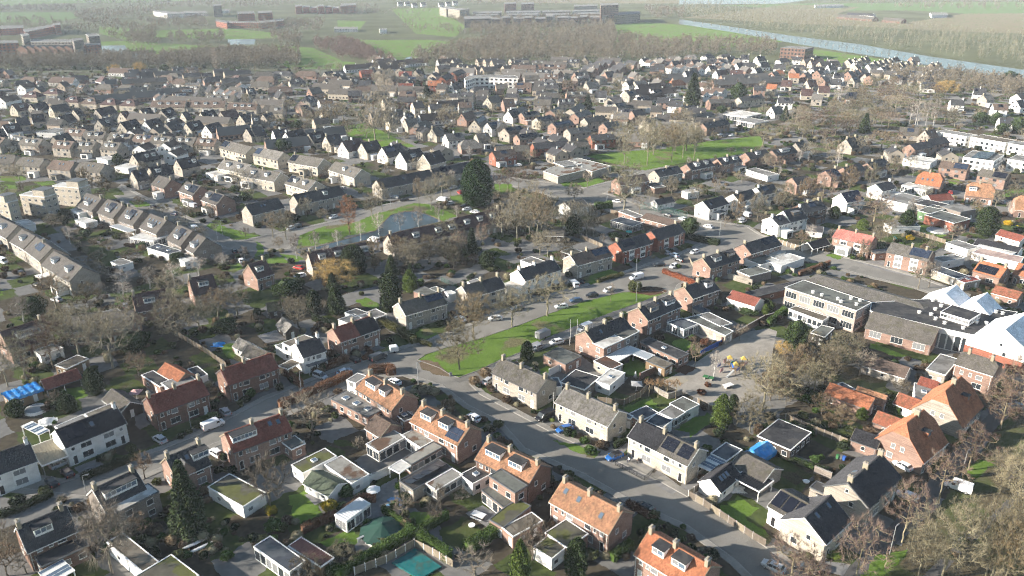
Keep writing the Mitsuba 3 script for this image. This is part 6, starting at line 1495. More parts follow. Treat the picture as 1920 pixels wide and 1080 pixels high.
CARS=[
('car','black',-96.3,134.0,138,'black car parked below the carport, left of two'),
('car','maroon',-94.8,137.3,139,'dark maroon car beside the carport, right of two'),
('car','silver',-98.1,140.6,50,'silver car parked under the corrugated carport'),
('car','silver',-80.4,150.0,143,'silver estate car at the kerb opposite red duplex'),
('car','white',-65.7,144.6,142,'white car beside the red dormer house'),
('van','white',-70.3,155.8,45,'white van parked in front of red duplexes'),
('car','greysilver',-69.5,161.8,131,'silver hatchback on the drive between red duplexes'),
('minivan','silver',-50.6,179.7,-32,'silver minivan on the drive of white house'),
('car','silverblue',-44.7,181.9,45,'silver blue car at the kerb beside brown hedge'),
('car','black',-43.3,189.0,129,'black car on the drive of red and black duplex'),
('van','grey',-36.9,189.9,45,'grey van parked behind the white trailer'),
('car','white',-30.5,176.5,138,'white car behind the first orange house'),
('car','white',-9.1,159.2,132,'white car parked opposite the beige duplex'),
('car','silver',-6.1,177.1,55,'silver car beside the beige duplex'),
('car','white',15.7,225.0,-166,'white car parked along the green, lowest of four'),
('car','blue',20.7,229.8,-165,'blue grey car parked along the green'),
('car','black',26.3,234.2,-154,'black car parked along the green'),
('car','white',32.3,238.6,-139,'white car parked along the green, highest of four'),
('car','white',12.8,199.7,-154,'white car beside the covered caravan'),
('van','white',21.7,208.7,-137,'white van behind the pink duplex by the green'),
('van','black',8.0,159.6,-144,'black van on the drive between beige duplexes'),
('car','bluebright',12.3,154.2,-154,'blue car in front of the cream duplex'),
('car','greysilver',7.0,196.0,-137,'silver car beside shrubs south of the green'),
('car','white',-15.9,215.6,135,'white car on forecourt behind the green, left'),
('car','white',-5.1,215.9,-165,'white car behind tree on the green'),
('car','black',-14.9,218.4,139,'dark car on forecourt behind the green'),
('van','white',20.9,243.5,114,'white van beside the long white house'),
('car','black',23.0,246.2,120,'dark car next to the white van'),
('car','grey',1.7,223.4,-148,'dark grey car before the long white house'),
('van','white',43.2,249.7,-150,'tall white box van at the head of green'),
('car','black',53.4,262.5,-168,'black car at the kerb by red duplex'),
('car','white',58.5,261.1,-135,'white car beside the round planting'),
('car','white',69.2,276.0,-139,'white car at the upper end of street'),
('car','silver',58.0,275.3,124,'silver car before red duplexes, left'),
('car','silverblue',60.7,272.4,129,'silver car before red duplexes, right'),
('car','black',61.5,267.5,132,'black car before red duplexes'),
('car','black',62.0,248.2,126,'black car beside rust hedge'),
('car','white',81.6,307.2,137,'white car opposite the white row'),
('car','silver',98.0,314.5,-134,'silver car before the white row'),
('van','white',101.7,323.5,121,'white van before the white row'),
('car','white',73.2,317.7,125,'white car behind the green fence'),
('car','black',67.6,323.1,137,'black car behind the green fence'),
('car','white',48.3,344.8,162,'white car under the tall bare tree'),
('car','white',25.6,431.6,-170,'white car left of the pavilion'),
('car','white',3.3,415.6,180,'white car far left of pavilion'),
('car','greysilver',98.3,317.7,122,'grey car before the white row'),
('car','white',84.5,139.9,122,'white car beside the beige corner house'),
('van','white',92.5,132.4,143,'white van on the tree lined road'),
('car','white',80.6,129.5,142,'white car half hidden by reddish tree'),
('car','silver',47.0,109.3,138,'silver car under trees at the bottom'),
('car','black',52.9,109.1,158,'black car under trees at the bottom'),
('car','bluebright',22.6,143.3,-150,'bright blue car with black roof on the drive'),
('car','black',26.3,125.8,143,'black car behind the fourth orange house'),
('car','white',-77.2,320.6,-130,'white car north of the ditch'),
('van','white',-32.5,347.0,150,'white van beside the large conifer'),
('car','white',-28.5,341.5,-150,'white car below the large conifer, left'),
('car','white',-20.1,332.2,-162,'white car below the large conifer, right'),
('car','black',-21.2,337.4,180,'dark car below the large conifer'),
('car','white',-16.5,328.1,165,'white car by the red terrace end'),
('van','white',-54.7,289.3,147,'white van between red terraces'),
('car','silver',-82.7,367.7,147,'silver car behind dark terrace'),
('car','black',-50.1,347.3,-159,'dark car before dark terrace'),
('car','silver',-55.1,352.2,158,'silver car before dark terrace'),
('car','grey',-89.6,308.1,-125,'grey car under trees left of pond'),
('car','silver',-91.5,304.8,-117,'silver car under trees left of pond'),
('car','silver',-28.7,368.7,-129,'silver car left of the large conifer'),
('car','red',-25.0,360.0,114,'red car left of the large conifer'),
('car','red',-76.6,259.4,154,'red car by the red terrace gable'),
('car','white',-74.1,251.6,-153,'white car by the red terrace'),
('van','white',-186.4,265.5,-31,'white van at the left edge car park'),
('car','black',-173.5,254.5,143,'dark car on the left car park, upper'),
('car','black',-161.2,242.7,152,'dark car on the left car park, lower'),
('car','navy',-147.8,325.5,146,'dark blue car on the left crossing'),
('car','black',-161.8,336.4,141,'black car on the left crossing'),
('car','black',-105.3,276.8,122,'black car by the left end terrace'),
('car','white',-99.5,266.6,116,'white car by the left end terrace'),
('van','white',-131.3,304.5,130,'white van behind left staggered terrace'),
('van','white',-144.7,337.4,148,'white camper among trees on left'),
('car','silver',-147.7,230.4,156,'silver car beside dark round evergreen'),
('car','silver',-123.2,225.5,124,'silver car behind the maroon roofed house'),
('car','white',101.3,156.4,102,'white car beside orange hipped houses'),
('car','greysilver',124.0,164.3,158,'grey car under trees at right edge'),
('car','red',210.1,360.0,68,'red car between the orange roofs'),
('car','silver',225.0,343.3,91,'silver car right of the orange roofs'),
('car','white',134.3,499.4,-150,'white car at the park lawn, left'),
('car','black',135.8,493.4,-142,'dark car at the park lawn'),
('car','white',141.1,496.4,-144,'white car at the park lawn, right'),
('car','black',41.7,453.1,144,'dark car by red brick duplex'),
('car','silver',13.1,507.3,180,'silver car among pale duplexes')]
THINGS=[
('trailer','white box trailer behind the grey van',-33.3,194.7,{'rot':20}),
('caravan','caravan under a pale grey cover beside the green',9.0,203.7,{'rot':42}),
('caravan','boat trailer under grey cover by shrubs',6.6,197.0,{'rot':42}),
('street_lamp','slim grey street lamp at the lower left street',-85.6,128.0,{}),
('street_lamp','slim grey street lamp beside the brown hedge',-53.3,170.9,{}),
('street_lamp','slim grey street lamp at the bend of the street',-24.3,176.0,{}),
('street_lamp','slim grey street lamp beside the white van, right',95.5,136.7,{}),
('street_lamp','slim grey street lamp under the bare trees, bottom right',69.6,113.0,{}),
('street_lamp','slim grey street lamp at the tip of the green',40.3,230.3,{}),
('street_lamp','slim grey street lamp by the tall white box van',44.2,256.6,{}),
('street_lamp','slim grey street lamp north of the pond',-54.9,338.1,{}),
('street_lamp','slim grey street lamp behind the maroon roofed house',-127.6,232.0,{}),
('street_lamp','slim grey street lamp before the red duplexes',64.5,280.6,{}),
('street_lamp','slim grey street lamp opposite the white row',83.5,295.7,{}),
('street_lamp','slim grey street lamp before the left red duplex',-75.2,155.0,{}),
('street_lamp','slim grey street lamp on the left crossing',-116.4,290.0,{}),
('street_lamp','slim grey street lamp left of the tall bare tree',43.3,341.3,{}),
('street_lamp','slim grey street lamp at the west tip of the green',-24.4,176.0,{}),
('street_lamp','slim grey street lamp on the left lawn',-116.8,296.6,{}),
('parasol','round white parasol on the paved yard',-28.2,129.7,{'col':'white','r':1.5,'h':2.5}),
('parasol','square pink parasol beside dark shed',-94.2,168.9,{'col':'pink','r':1.9,'h':2.5}),
('parasol','grey square gazebo in the gravel yard',31.8,172.9,{'col':'grey','r':2,'h':2.6}),
('parasol','turquoise parasol behind garages',47.1,296.6,{'col':'teal','r':1.6,'h':2.4}),
('trampoline','round pool under a dark green tent cover',-24.7,118.5,{'r':4.2}),
('round_pool','round clear plastic pool cover by brown shrub',-116.2,163.2,{'r':2.6}),
('round_pool','oval garden pool with white rim',174.8,302.6,{'r':4.2}),
('picnic_table','green table tennis table on playground',51.6,178.8,{'col':'green','rot':-30}),
('picnic_table','white concrete table tennis table on playground',55.7,174.6,{'col':'white','rot':30}),
('picnic_table','long pale garden table on the patio',-6.6,123.5,{'col':'white','rot':-30}),
('play_tower','colourful climbing tower with yellow roofs',59.5,182.1,{}),
('slide','grey garden slide beside fence',152.5,291.6,{}),
('playhouse','pink toy playhouse on the lawn',-77.7,194.9,{}),
('tarp','crumpled blue tarpaulin on the paved yard',-23.8,128.4,{'r':1.3}),
('tarp','crumpled blue tarpaulin beside garden path',-84.3,199.1,{'r':1.6}),
('tarp','crumpled turquoise tarpaulin beside pool',164.7,300.8,{'r':1.6}),
('tarp','heap of white sacks behind black roofed duplex',-110.9,158.1,{'r':2,'col':'white'}),
('tarp','white covered furniture under black veranda',46.8,132.4,{'r':1.4,'col':'white'}),
('blue_tent','bright blue tarpaulin tent over garden store',55.0,144.2,{}),
('wheelie_bin','green wheeled bin, leftmost of three',71.7,143.2,{'col':'green'}),
('wheelie_bin','grey wheeled bin, middle of three',72.4,143.0,{'col':'grey'}),
('wheelie_bin','blue wheeled bin, rightmost of three',72.9,142.6,{'col':'blue'}),
('wheelie_bin','dark litter bin at the tip of the green',-16.3,180.6,{'col':'grey'}),
('canoe','white upturned canoe on the rack, left of two',-59.2,115.1,{'rot':42}),
('canoe','pale upturned canoe on the rack, right of two',-57.7,114.0,{'rot':42}),
('garden_seat','white sun lounger on the shaded lawn',-7.8,120.6,{}),
('garden_seat','round white garden seat on dark lawn',61.7,134.4,{}),
('laundry_rack','folding laundry rack with pale washing',-28.1,116.6,{}),
('flag_pole','white flag pole beside cream duplex',10.0,160.8,{}),
('flag_pole','thin white pole beside pink duplex, left',16.6,198.7,{'h':8}),
('flag_pole','thin white pole beside pink duplex, right',18.5,198.7,{'h':8}),
('garden_statue','white statue on the veranda lawn',32.6,179.9,{}),
('person','person in white top on the terrace, left',25.6,142.0,{'top':'white','sit':1}),
('person','person in dark clothes on terrace, middle',27.7,141.8,{'top':'black','sit':1}),
('person','person in dark clothes on terrace, right',28.4,142.0,{'top':'navy','sit':1}),
('person','person in black standing beside the street, left',28.4,119.4,{'top':'black'}),
('person','person in black standing beside the street, right',29.1,119.5,{'top':'black'}),
('shrub','round clipped shrub before cream duplex, upper',16.5,149.2,{'r':1.6,'col':'green'}),
('shrub','round clipped shrub before cream duplex, lower',17.4,145.2,{'r':2.0,'col':'green'}),
('shrub','round clipped shrub beside blue car',14.0,152.2,{'r':1.6,'col':'green'}),
('shrub','yellow conifer ball beside the path',-47.8,124.7,{'r':1.7,'col':'yellow'}),
('shrub','yellow green conifer bush beside conservatory',-36.3,125.5,{'r':2.4,'col':'yellow'}),
('shrub','glossy green shrub before white wall',-34.0,130.6,{'r':2.6,'col':'green'}),
('shrub','light green shrub at garden corner',-19.7,121.1,{'r':1.6,'col':'green'}),
('shrub','laurel bush at the bottom left garden',-45.9,119.6,{'r':2.6,'col':'green'}),
('shrub','spiky pampas tuft beside cream house',59.2,112.0,{'r':1.6,'col':'lime'}),
('shrub','flowering yellow forsythia behind conifer',208.3,310.6,{'r':2.3,'col':'yellowbright'}),
('shrub','yellow forsythia beside garden slide',158.1,291.6,{'r':2.2,'col':'yellowbright'}),
('shrub','small yellow forsythia at right',210.3,307.0,{'r':1.2,'col':'yellowbright'}),
('shrub','round green shrub before pink roofed duplex, left',126.5,269.5,{'r':1.3,'col':'green'}),
('shrub','round green shrub before pink roofed duplex, right',129.7,268.8,{'r':1.4,'col':'dark'}),
('shrub','dark clipped cone beside pink roofed duplex',137.6,270.9,{'r':1.2,'col':'olive'}),
('shrub','bright green shrub in planter by black van',9.5,158.4,{'r':1.0,'col':'lime'}),
('shrub','green shrub before the cream duplex door',12.7,157.8,{'r':1.1,'col':'green'}),
('shrub','light green shrub beside rust roof',25.6,185.1,{'r':1.5,'col':'green'}),
('shrub','palm like shrub on dark lawn',-35.0,200.4,{'r':1.5,'col':'dark'}),
('shrub','spiky grass tuft by driveway',57.8,112.3,{'r':0.9,'col':'lime'}),
('shrub','large clipped shrub at the tip of green',41.1,239.3,{'r':3.6,'col':'olive'}),
('shrub','dark clipped bush at white house door',-90.1,142.5,{'r':1.6,'col':'dark'}),
('shrub','low bush beside white door',-86.9,142.2,{'r':0.8,'col':'dark'}),
('shrub','yellow green shrub behind dormer house',-74.4,134.2,{'r':1.4,'col':'olive'}),
('shrub','round shrub before left red duplex',-73.4,155.5,{'r':1.4,'col':'olive'}),
('shrub','rusty shrub on the playground, upper',50.5,175.0,{'r':1.3,'col':'rust'}),
('shrub','rusty shrub on the playground, lower',48.0,170.9,{'r':1.6,'col':'rust'}),
('shrub','rust brown shrubs beside blue gate',55.5,198.7,{'r':2.2,'col':'rust'}),
('shrub','pale bare shrub at the street bend, left',-22.1,171.6,{'r':2.6,'col':'straw'}),
('shrub','pale bare shrub at the street bend, right',-19.6,170.9,{'r':2.2,'col':'straw'}),
('shrub','dry brown shrub beside beige duplex, left',-9.7,176.3,{'r':2.4,'col':'strawbrown'}),
('shrub','dry brown shrub beside beige duplex, right',-7.1,180.6,{'r':2.6,'col':'strawbrown'}),
('shrub','dry flower shrub by silver car',-6.7,179.9,{'r':2.2,'col':'strawbrown'}),
('shrub','green climbing shrub at orange house gable',106.9,160.8,{'r':1.6,'col':'green'}),
('shrub','ivy patch on pink brick house',123.4,175.0,{'r':1.5,'col':'green'}),
('shrub','dense evergreen bush left of school',85.0,210.2,{'r':2.4,'col':'dark'}),
('shrub','green shrub in round planting',60.1,260.5,{'r':1.5,'col':'green'}),
('shrub','green yellow shrub by white car',68.5,282.1,{'r':1.4,'col':'olive'}),
('shrub','dark evergreen shrub at front garden, lower left',-99.5,127.4,{'r':2.2,'col':'dark'}),
('shrub','light shrub at front garden, lower left',-96.5,131.3,{'r':1.6,'col':'olive'}),
('shrub','brown fern shrubs in dark garden',-63.6,115.9,{'r':2.2,'col':'strawbrown'})]
WOODS=[
('belt',[(-600,920),(-474,920),(-475,948),(-395,948),(-393,998),(-308,1009),(-245,929),(-230,860),(-549,837)],837,10,16),
('belt',[(-748,1503),(-634,1435),(-587,1354),(-524,1186),(-524,1111),(-625,1248)],94,10,16),
('belt',[(-778,1686),(-635,1686),(-533,1435),(-616,1423)],108,10,16),
('belt',[(-586,1248),(-542,1248),(-489,1122),(-519,1101)],54,10,16),
('belt',[(-536,1265),(-453,1282),(-405,1143),(-488,1149)],67,10,16),
('belt',[(-1065,1997),(-925,2274),(-810,1846),(-829,1686),(-715,1503),(-787,1503),(-918,1715)],202,10,16),
('belt',[(-443,1576),(-373,1629),(-310,1336),(-377,1336)],67,10,16),
('belt',[(-379,1282),(-332,1282),(-294,1122),(-334,1122)],54,10,16),
('belt',[(-1057,1686),(-905,1629),(-688,1354),(-733,1317),(-959,1526)],67,10,16),
('belt',[(-507,1551),(-426,1503),(-391,1354),(-445,1354)],40,10,16),
('rows',[(-1414,2223),(-1178,2223),(-1061,1997),(-1273,1997)],202,11,15),
('rows',[(-1410,2669),(-1105,2669),(-999,2408),(-1275,2408)],121,11,15),
('red',[(-285,1157),(-240,1186),(-153,929),(-166,911),(-256,1054)],148,9,14),
('belt',[(-115,978),(-64,1117),(-16,1248),(66,1248),(176,1435),(161,1265),(233,1091),(199,924),(109,911),(-12,882),(-105,875),(-119,911)],1215,10,16),
('belt',[(-78,1479),(199,1576),(165,1299),(-17,1265),(-90,1282)],351,10,15),
('red',[(-253,1172),(-227,1143),(-131,893),(-145,882),(-204,938)],148,9,14),
('belt',[(348,2174),(437,2081),(356,1686),(293,1686)],94,12,17),
('belt',[(-150,2669),(192,2612),(171,2328),(-131,2328)],94,12,17),
('belt',[(-280,1957),(-198,2081),(-144,1657),(-177,1503),(-235,1715)],40,5,9),
('belt',[(-203,1503),(-112,1503),(-92,1317),(-156,1317)],54,6,11),
('belt',[(-385,1846),(-311,2174),(-198,2174),(-275,1918),(-365,1746)],40,6,10),
('belt',[(235,1186),(377,1157),(328,994),(193,967)],256,9,15),
('young',[(507,2444),(682,1686),(736,1526),(812,1282),(569,885),(526,1054),(474,1226),(423,1541),(382,1832)],1500,8,13),
('young',[(571,2758),(763,2385),(821,2081),(691,1746),(593,2174),(514,2481)],200,9,14),
('belt',[(1006,2506),(1718,2758),(1277,2038),(1028,2099)],148,11,16),
('belt',[(390,830),(438,815),(478,736),(423,647),(354,731)],229,8,13),
('belt',[(-1017,2506),(-701,2640),(-605,2274),(-728,2127),(-885,2174)],121,11,17),
('belt',[(-495,2385),(-364,2274),(-297,1846),(-392,1881)],67,9,14),
('belt',[(-150,1728),(207,1765),(206,1629),(-88,1551)],229,9,15),
('belt',[(-320,1037),(-278,1054),(-249,943),(-270,889)],54,9,14)]
# ------------------------------------------------------------------ the setting
S = 9000
scene['ground'] = mikit.ply((np.array([(-S, -300, 0), (S, -300, 0), (S, S, 0), (-S, S, 0)], float), np.array([(0, 1, 2), (0, 2, 3)])), 'g_ground'); tag('ground', kind='structure')
geo = {}
for kind, pts, o in POLYS: geo.setdefault((kind, o.get('tone') or ('pool' if o.get('pool') else 'far' if o.get('far') else '')), []).append(hull_sheet(pts))
geo = {k: unary_union(v) for k, v in geo.items()}
roads = unary_union([geo[('paving', '')], geo[('road', '')]])
water = unary_union([g for k, g in geo.items() if k[0] == 'water'])
lawns = unary_union([g for k, g in geo.items() if k[0] == 'grass'])
Zs = dict(field=.06, grass=.016, litter=.024, bed=.03, paving=.008, road=.008, path=.012, paved=.012, sand=.03, patio=.02, water=.09)
MATS = dict(litter='g_litter', bed='g_bed', paving='g_paving', road='g_road', path='g_road', paved='g_paved', sand='g_sand', patio='g_patio', water='g_water')
NAMES = dict(field='field', grass='lawn', litter='leaf_litter', bed='planting_bed', paving='paved_street', road='road', path='cycle_path', paved='playground_paving', sand='sand_pit', patio='patio', water='water')
for (kind, tone), g in geo.items():
    if kind == 'grass' and tone != 'lawn': g = g.difference(geo[('grass', 'lawn')])
    if kind == 'grass' and tone == 'dull' : g = g.difference(geo[('grass', 'rough')])
    if kind in ('grass', 'litter', 'bed'): g = ragged(g.difference(water), len(tone) + 5)
    if kind == 'field' : g = g.difference(water)
    if tone == 'pool': sheet('pool_cover', g, .35, 'g_poolcover', depth=.3); continue
    if kind == 'water' and tone == '': sheet('water', g, .03, 'g_water'); continue
    sheet(NAMES[kind], g, Zs[kind], 'g_' + tone if kind in ('grass', 'field') else MATS[kind])
pav = geo[('paving', '')].buffer(1.7, join_style=2).difference(geo[('paving', '')]).difference(lawns.buffer(.2)).difference(water.buffer(1))
pav = pav.difference(geo[('paving', '')].buffer(.15, join_style=2)); sheet('pavement', pav, .11, 'g_pavement', depth=.1)
green = max((Polygon(p) for k, p, o in POLYS if o.get('label') == 'long triangular green'), key=lambda g: g.area)
sheet('kerb', geo[('paving', '')].buffer(.14, join_style=2).difference(geo[('paving', '')]).difference(lawns.buffer(.3)).difference(water.buffer(1)), .125, 'm_concrete', depth=.125)
sheet('kerb', green.buffer(.18).difference(green), .12, 'g_pavement', depth=.12)
bank = geo[('water', '')]
sheet('pond_edge', bank.buffer(.35).difference(bank), .14, 'm_wood', depth=.14)
# ------------------------------------------------------------------ houses
STY = dict(dux=(7.6, 5.1, 7.7), ter=(8.6, 5.2, 8.6), gab=(8.2, 4.0, 8.6), hip=(10, 3.2, 7.2), bar=(5, 2.6, 4.3), big=(8.6, 4.6, 8.8), low=(8.5, 3.4, 7.4), bsm=(7.8, 5.3, 8.3))
KIND = dict(dux=('semi_detached_house', 'duplex'), ter=('terraced_house', 'terraced house'), gab=('detached_house', 'gabled house'), hip=('detached_house', 'hipped house'), bar=('outbuilding', 'outbuilding'), big=('detached_house', 'detached house'), low=('terraced_house', 'terraced house'))
WADJ = dict(white='white', cream='cream', beige='beige', pinkbrick='pinkish brick', redbrick='red brick', brownbrick='brown brick', greybrick='grey brick', darkwood='timber', wood='timber')
RADJ = dict(orange='orange', orangered='orange red', redorange='rusty orange', redbrown='dark red', pinkred='salmon red', brown='brown', greybrown='grey brown', brownlight='light brown', greylight='light grey', darkgrey='dark grey', anthracite='anthracite', black='black', navy='blue black', maroon='maroon', whiteroof='white', taupe='taupe grey', moss='mossy', greenfelt='green')
def hash_(s): return sum(ord(c) * (i + 3) for i, c in enumerate(s))
def wmat(w): return 'wall_' + w if w in WALL else 'm_' + w
def window(parent, M, x, z, w, h, y, axis, sgn, lod, name='window', mat='m_glass'):
    """a window in the wall plane at distance y along the outward axis; x along the wall, z its sill"""
    def B(mb, a0, a1, d0, d1, z0, z1):
        if axis == 'y': mb.box(a0, a1, *sorted((sgn * (y + d0), sgn * (y + d1))), z0, z1)
        else: mb.box(*sorted((sgn * (y + d0), sgn * (y + d1))), a0, a1, z0, z1)
        return mb
    if mat == 'm_glass' and name == 'window' and hash_(parent) * 13 + int(x * 7.3 + z * 31) * 17 & 127 < 58: mat = 'm_curtain'
    if lod >= 2: part(parent, name, B(MB(), x - w / 2, x + w / 2, -.05, .04, z, z + h), mat, M); return
    t = .07 if name != 'door' else .09
    fr = MB()
    if lod == 0:
        for a0, a1, z0, z1 in ((x - w / 2, x - w / 2 + t, z, z + h), (x + w / 2 - t, x + w / 2, z, z + h), (x - w / 2 + t, x + w / 2 - t, z, z + t), (x - w / 2 + t, x + w / 2 - t, z + h - t, z + h)): B(fr, a0, a1, -.05, .06, z0, z1)
        for k in range(1, int(w / .85) + (0 if w > 1 else -9)):
            a = x - w / 2 + w * k / max(int(w / .85), 1); B(fr, a - .03, a + .03, -.05, .055, z + t, z + h - t)
        B(fr, x - w / 2 - .06, x + w / 2 + .06, -.05, .1, z - .07, z - .002)
        k = part(parent, name, fr, 'm_frame', M)
        part(k, 'pane', B(MB(), x - w / 2 + t, x + w / 2 - t, -.06, .015, z + t, z + h - t), mat, M)
    else:
        k = part(parent, name, B(fr, x - w / 2, x + w / 2, -.05, .04, z, z + h), 'm_frame', M)
        if w > 1.3:
            q = MB(); B(q, x - w / 2 + .1, x - .05, -.03, .055, z + .1, z + h - .1); B(q, x + .05, x + w / 2 - .1, -.03, .055, z + .1, z + h - .1)
        else: q = B(MB(), x - w / 2 + .1, x + w / 2 - .1, -.03, .055, z + .1, z + h - .1)
        part(k, 'pane', q, mat, M)
def facade(key, M, L, he, yw, sgn, lod, o, g):
    n = max(1, round(L / 6.9)); uw = L / n; fa = o.get('fa', '')
    for i in range(n):
        x0 = -L / 2 + i * uw; m = (lambda t: x0 + uw * t) if i % 2 == 0 else (lambda t: x0 + uw * (1 - t))
        if lod >= 2:
            window(key, M, m(.65), .9, 1.9, 1.4, yw, 'y', sgn, 2)
            if he > 4.5: window(key, M, m(.3), 3.3, 1.1, 1.2, yw, 'y', sgn, 2); window(key, M, m(.72), 3.3, 1.5, 1.2, yw, 'y', sgn, 2)
            continue
        if fa == 'panel' and he > 4.5:
            pm = MB().box(m(.62) - 1.35, m(.62) + 1.35, *sorted((sgn * (yw - .05), sgn * (yw + .03))), .35, he - .25); part(key, 'facade_panel', pm, 'm_white', M)
            window(key, M, m(.62), .75, 2.3, 1.5, yw + .03, 'y', sgn, lod); window(key, M, m(.62), 3.15, 2.3, 1.25, yw + .03, 'y', sgn, lod)
            window(key, M, m(.2), .05, .95, 2.15, yw, 'y', sgn, lod, 'door', 'm_glass'); window(key, M, m(.2), 3.5, .8, .8, yw, 'y', sgn, lod)
            continue
        window(key, M, m(.66), .75, min(2.3, uw * .4), 1.5, yw, 'y', sgn, lod)
        window(key, M, m(.2), .05, .95, 2.15, yw, 'y', sgn, lod, 'door', 'm_black' if g.random() < .5 else 'm_frame')
        if he > 4.5:
            window(key, M, m(.68), 3.3, 1.5, 1.2, yw, 'y', sgn, lod); window(key, M, m(.22), 3.45, .85, 1.05, yw, 'y', sgn, lod)
            if uw > 6: window(key, M, m(.45), 3.45, .7, 1.05, yw, 'y', sgn, lod)
footprints = []
def house(idx, row, st, x, y, ang, L, o, label, group):
    w, he, hr = o.get('s', STY[st]); g = random.Random(idx * 7 + 1)
    hip = o.get('hip', 0); ins = hip * w / 2 * .9; Lb = L + 2 * ins
    dist = math.hypot(x, y); lod = 0 if dist < 265 else 1 if dist < 430 else 2
    M = frame(x, y, ang); n = M[:2, 1]
    cs = 1 if -(n[0] * x + n[1] * y) > 0 else -1      # local y side that faces the viewpoint
    key = numbered(o.get('name', KIND[st][0])); tag(key, label, 'shed' if st == 'bar' else 'school' if 'school' in key else 'house', group)
    wl, rf = o.get('wl', 'beige'), o.get('rf', 'greybrown')
    if st != 'bar' and label is None: pass
    footprints.append(Polygon([tuple((M @ np.array([a, b, 0, 1]))[:2]) for a, b in ((-Lb / 2, -w / 2), (Lb / 2, -w / 2), (Lb / 2, w / 2), (-Lb / 2, w / 2))]))
    if dist > 300 and st in ('ter', 'gab', 'hip', 'dux') and idx % 3 == 0: rf = dict(brownlight='greylight', greybrown='brown', darkgrey='anthracite', black='darkgrey', greylight='brownlight', brown='greybrown').get(rf, rf)
    if dist > 300 and st != 'bar' and not hip:
        o = dict(o)
        if not o.get('sk') and g.random() < .45: o['sk'] = [('c', g.uniform(.15, .85), g.uniform(.3, .6))]
        if not o.get('so') and not o.get('dm') and g.random() < .25: t0 = g.uniform(.05, .5); o['so'] = [('c', t0, t0 + g.uniform(.25, .45), .12, .6, 4, 2)]
        if not o.get('ch') and g.random() < .6: o['ch'] = [g.choice((.05, .5, .95))]
    slope = (hr - he) / (w / 2); zc = hr - hip * (hr - he) - .12; yc = w / 2 * hip
    # walls
    if o.get('open'):
        for px_ in np.linspace(-Lb / 2 + .2, Lb / 2 - .2, max(2, int(Lb / 3) + 1)): part(key, 'post', MB().box(px_ - .08, px_ + .08, cs * (w / 2 - .3) - .08, cs * (w / 2 - .3) + .08, 0, he), 'm_white', M)
        part(key, 'wall', MB().box(-Lb / 2, Lb / 2, *sorted((-cs * (w / 2 - .2), -cs * (w / 2 - .05))), 0, he - .05), wmat(wl), M)
    else:
        b = MB(); prof = [(-w / 2, 0), (w / 2, 0), (w / 2, he - .12), (yc, zc), (-yc, zc), (-w / 2, he - .12)]
        if hip >= .99: prof = [(-w / 2, 0), (w / 2, 0), (w / 2, he - .12), (-w / 2, he - .12)]
        for s in (-1, 1): b.poly([(s * Lb / 2, a, c) for a, c in (prof if s > 0 else prof[::-1])])
        for s in (-1, 1): b.poly([(-Lb / 2, s * w / 2, 0), (Lb / 2, s * w / 2, 0), (Lb / 2, s * w / 2, he - .12), (-Lb / 2, s * w / 2, he - .12)][::s * -1 if s > 0 else 1] if s < 0 else [(Lb / 2, w / 2, 0), (-Lb / 2, w / 2, 0), (-Lb / 2, w / 2, he - .12), (Lb / 2, w / 2, he - .12)])
        part(key, 'wall', b, wmat(wl), M)
    if o.get('base'): part(key, 'brick_base', MB().box(-Lb / 2 - .06, Lb / 2 + .06, -w / 2 - .06, w / 2 + .06, 0, 3.2), wmat(o['base']), M)
    # roof
    ov, oe = .32, .18
    w2, he2, X, XR = w / 2 + ov, he - ov * slope, Lb / 2 + (oe if hip < .99 else ov), L / 2 + (oe if hip == 0 else 0)
    yc2 = hip * w2; zc2 = hr - hip * (hr - he2); sl = math.hypot(w2, hr - he2); th = .2
    wavy = dist < 205 and hip == 0 and rf not in ('greenfelt', 'whiteroof')
    halves = [(-X, X, rf)] if not o.get('rf2') else [(-X, 0, rf), (0, X, o['rf2'])]
    for xa, xb, mat in halves:
        b = MB()
        for s in (-1, 1):
            if wavy:
                nx = int((xb - xa) / .27); ny = max(4, int(sl / .36)); pr = np.array([0, .05, .055, .012])
                us = xa + (xb - xa) * (np.arange(nx * 4 + 1) / (nx * 4)); hh = np.append(np.tile(pr, nx), 0)
                rows = []
                for j in range(ny):
                    for tt, lift in ((j / ny, .0), ((j + 1) / ny, .045)):
                        yy = w2 * tt * s; zz = hr - (hr - he2) * tt
                        rows.append(np.column_stack([us, yy + s * (hh + lift) * (hr - he2) / sl, zz + (hh + lift) * w2 / sl]))
                V = np.vstack(rows); m = len(us); I, J = np.meshgrid(np.arange(len(rows) - 1), np.arange(m - 1), indexing='ij')
                q = np.stack([I * m + J, I * m + J + 1, (I + 1) * m + J + 1, (I + 1) * m + J], -1).reshape(-1, 4)
                if s > 0: q = q[:, ::-1]
                uvs = np.column_stack([V[:, 0], np.repeat(np.repeat(np.arange(ny), 2) + np.tile([0.02, .88], ny), m) * .34])
                b.add(V, np.vstack([q[:, [0, 1, 2]], q[:, [0, 2, 3]]]), uvs)
                P = [(xa, s * w2, he2), (xb, s * w2, he2), (xb, 0, hr), (xa, 0, hr)]
                lo = [(p[0], p[1], p[2] - .16) for p in P]
                b.poly(lo if s > 0 else lo[::-1])
                for a, c in ((P[0], P[1]), (P[1], P[2]), (P[3], P[0])): b.poly([a, c, (c[0], c[1], c[2] - .16), (a[0], a[1], a[2] - .16)])
            else:
                if hip == 0 or o.get('rf2'): P = [(xa, s * w2, he2), (xb, s * w2, he2), (xb, 0, hr), (xa, 0, hr)]
                else: P = [(-X, s * w2, he2), (X, s * w2, he2), (X, s * yc2, zc2), (XR, 0, hr), (-XR, 0, hr), (-X, s * yc2, zc2)]
                uv = [(p[0], (hr - p[2]) / max(hr - he2, .1) * sl) for p in P]
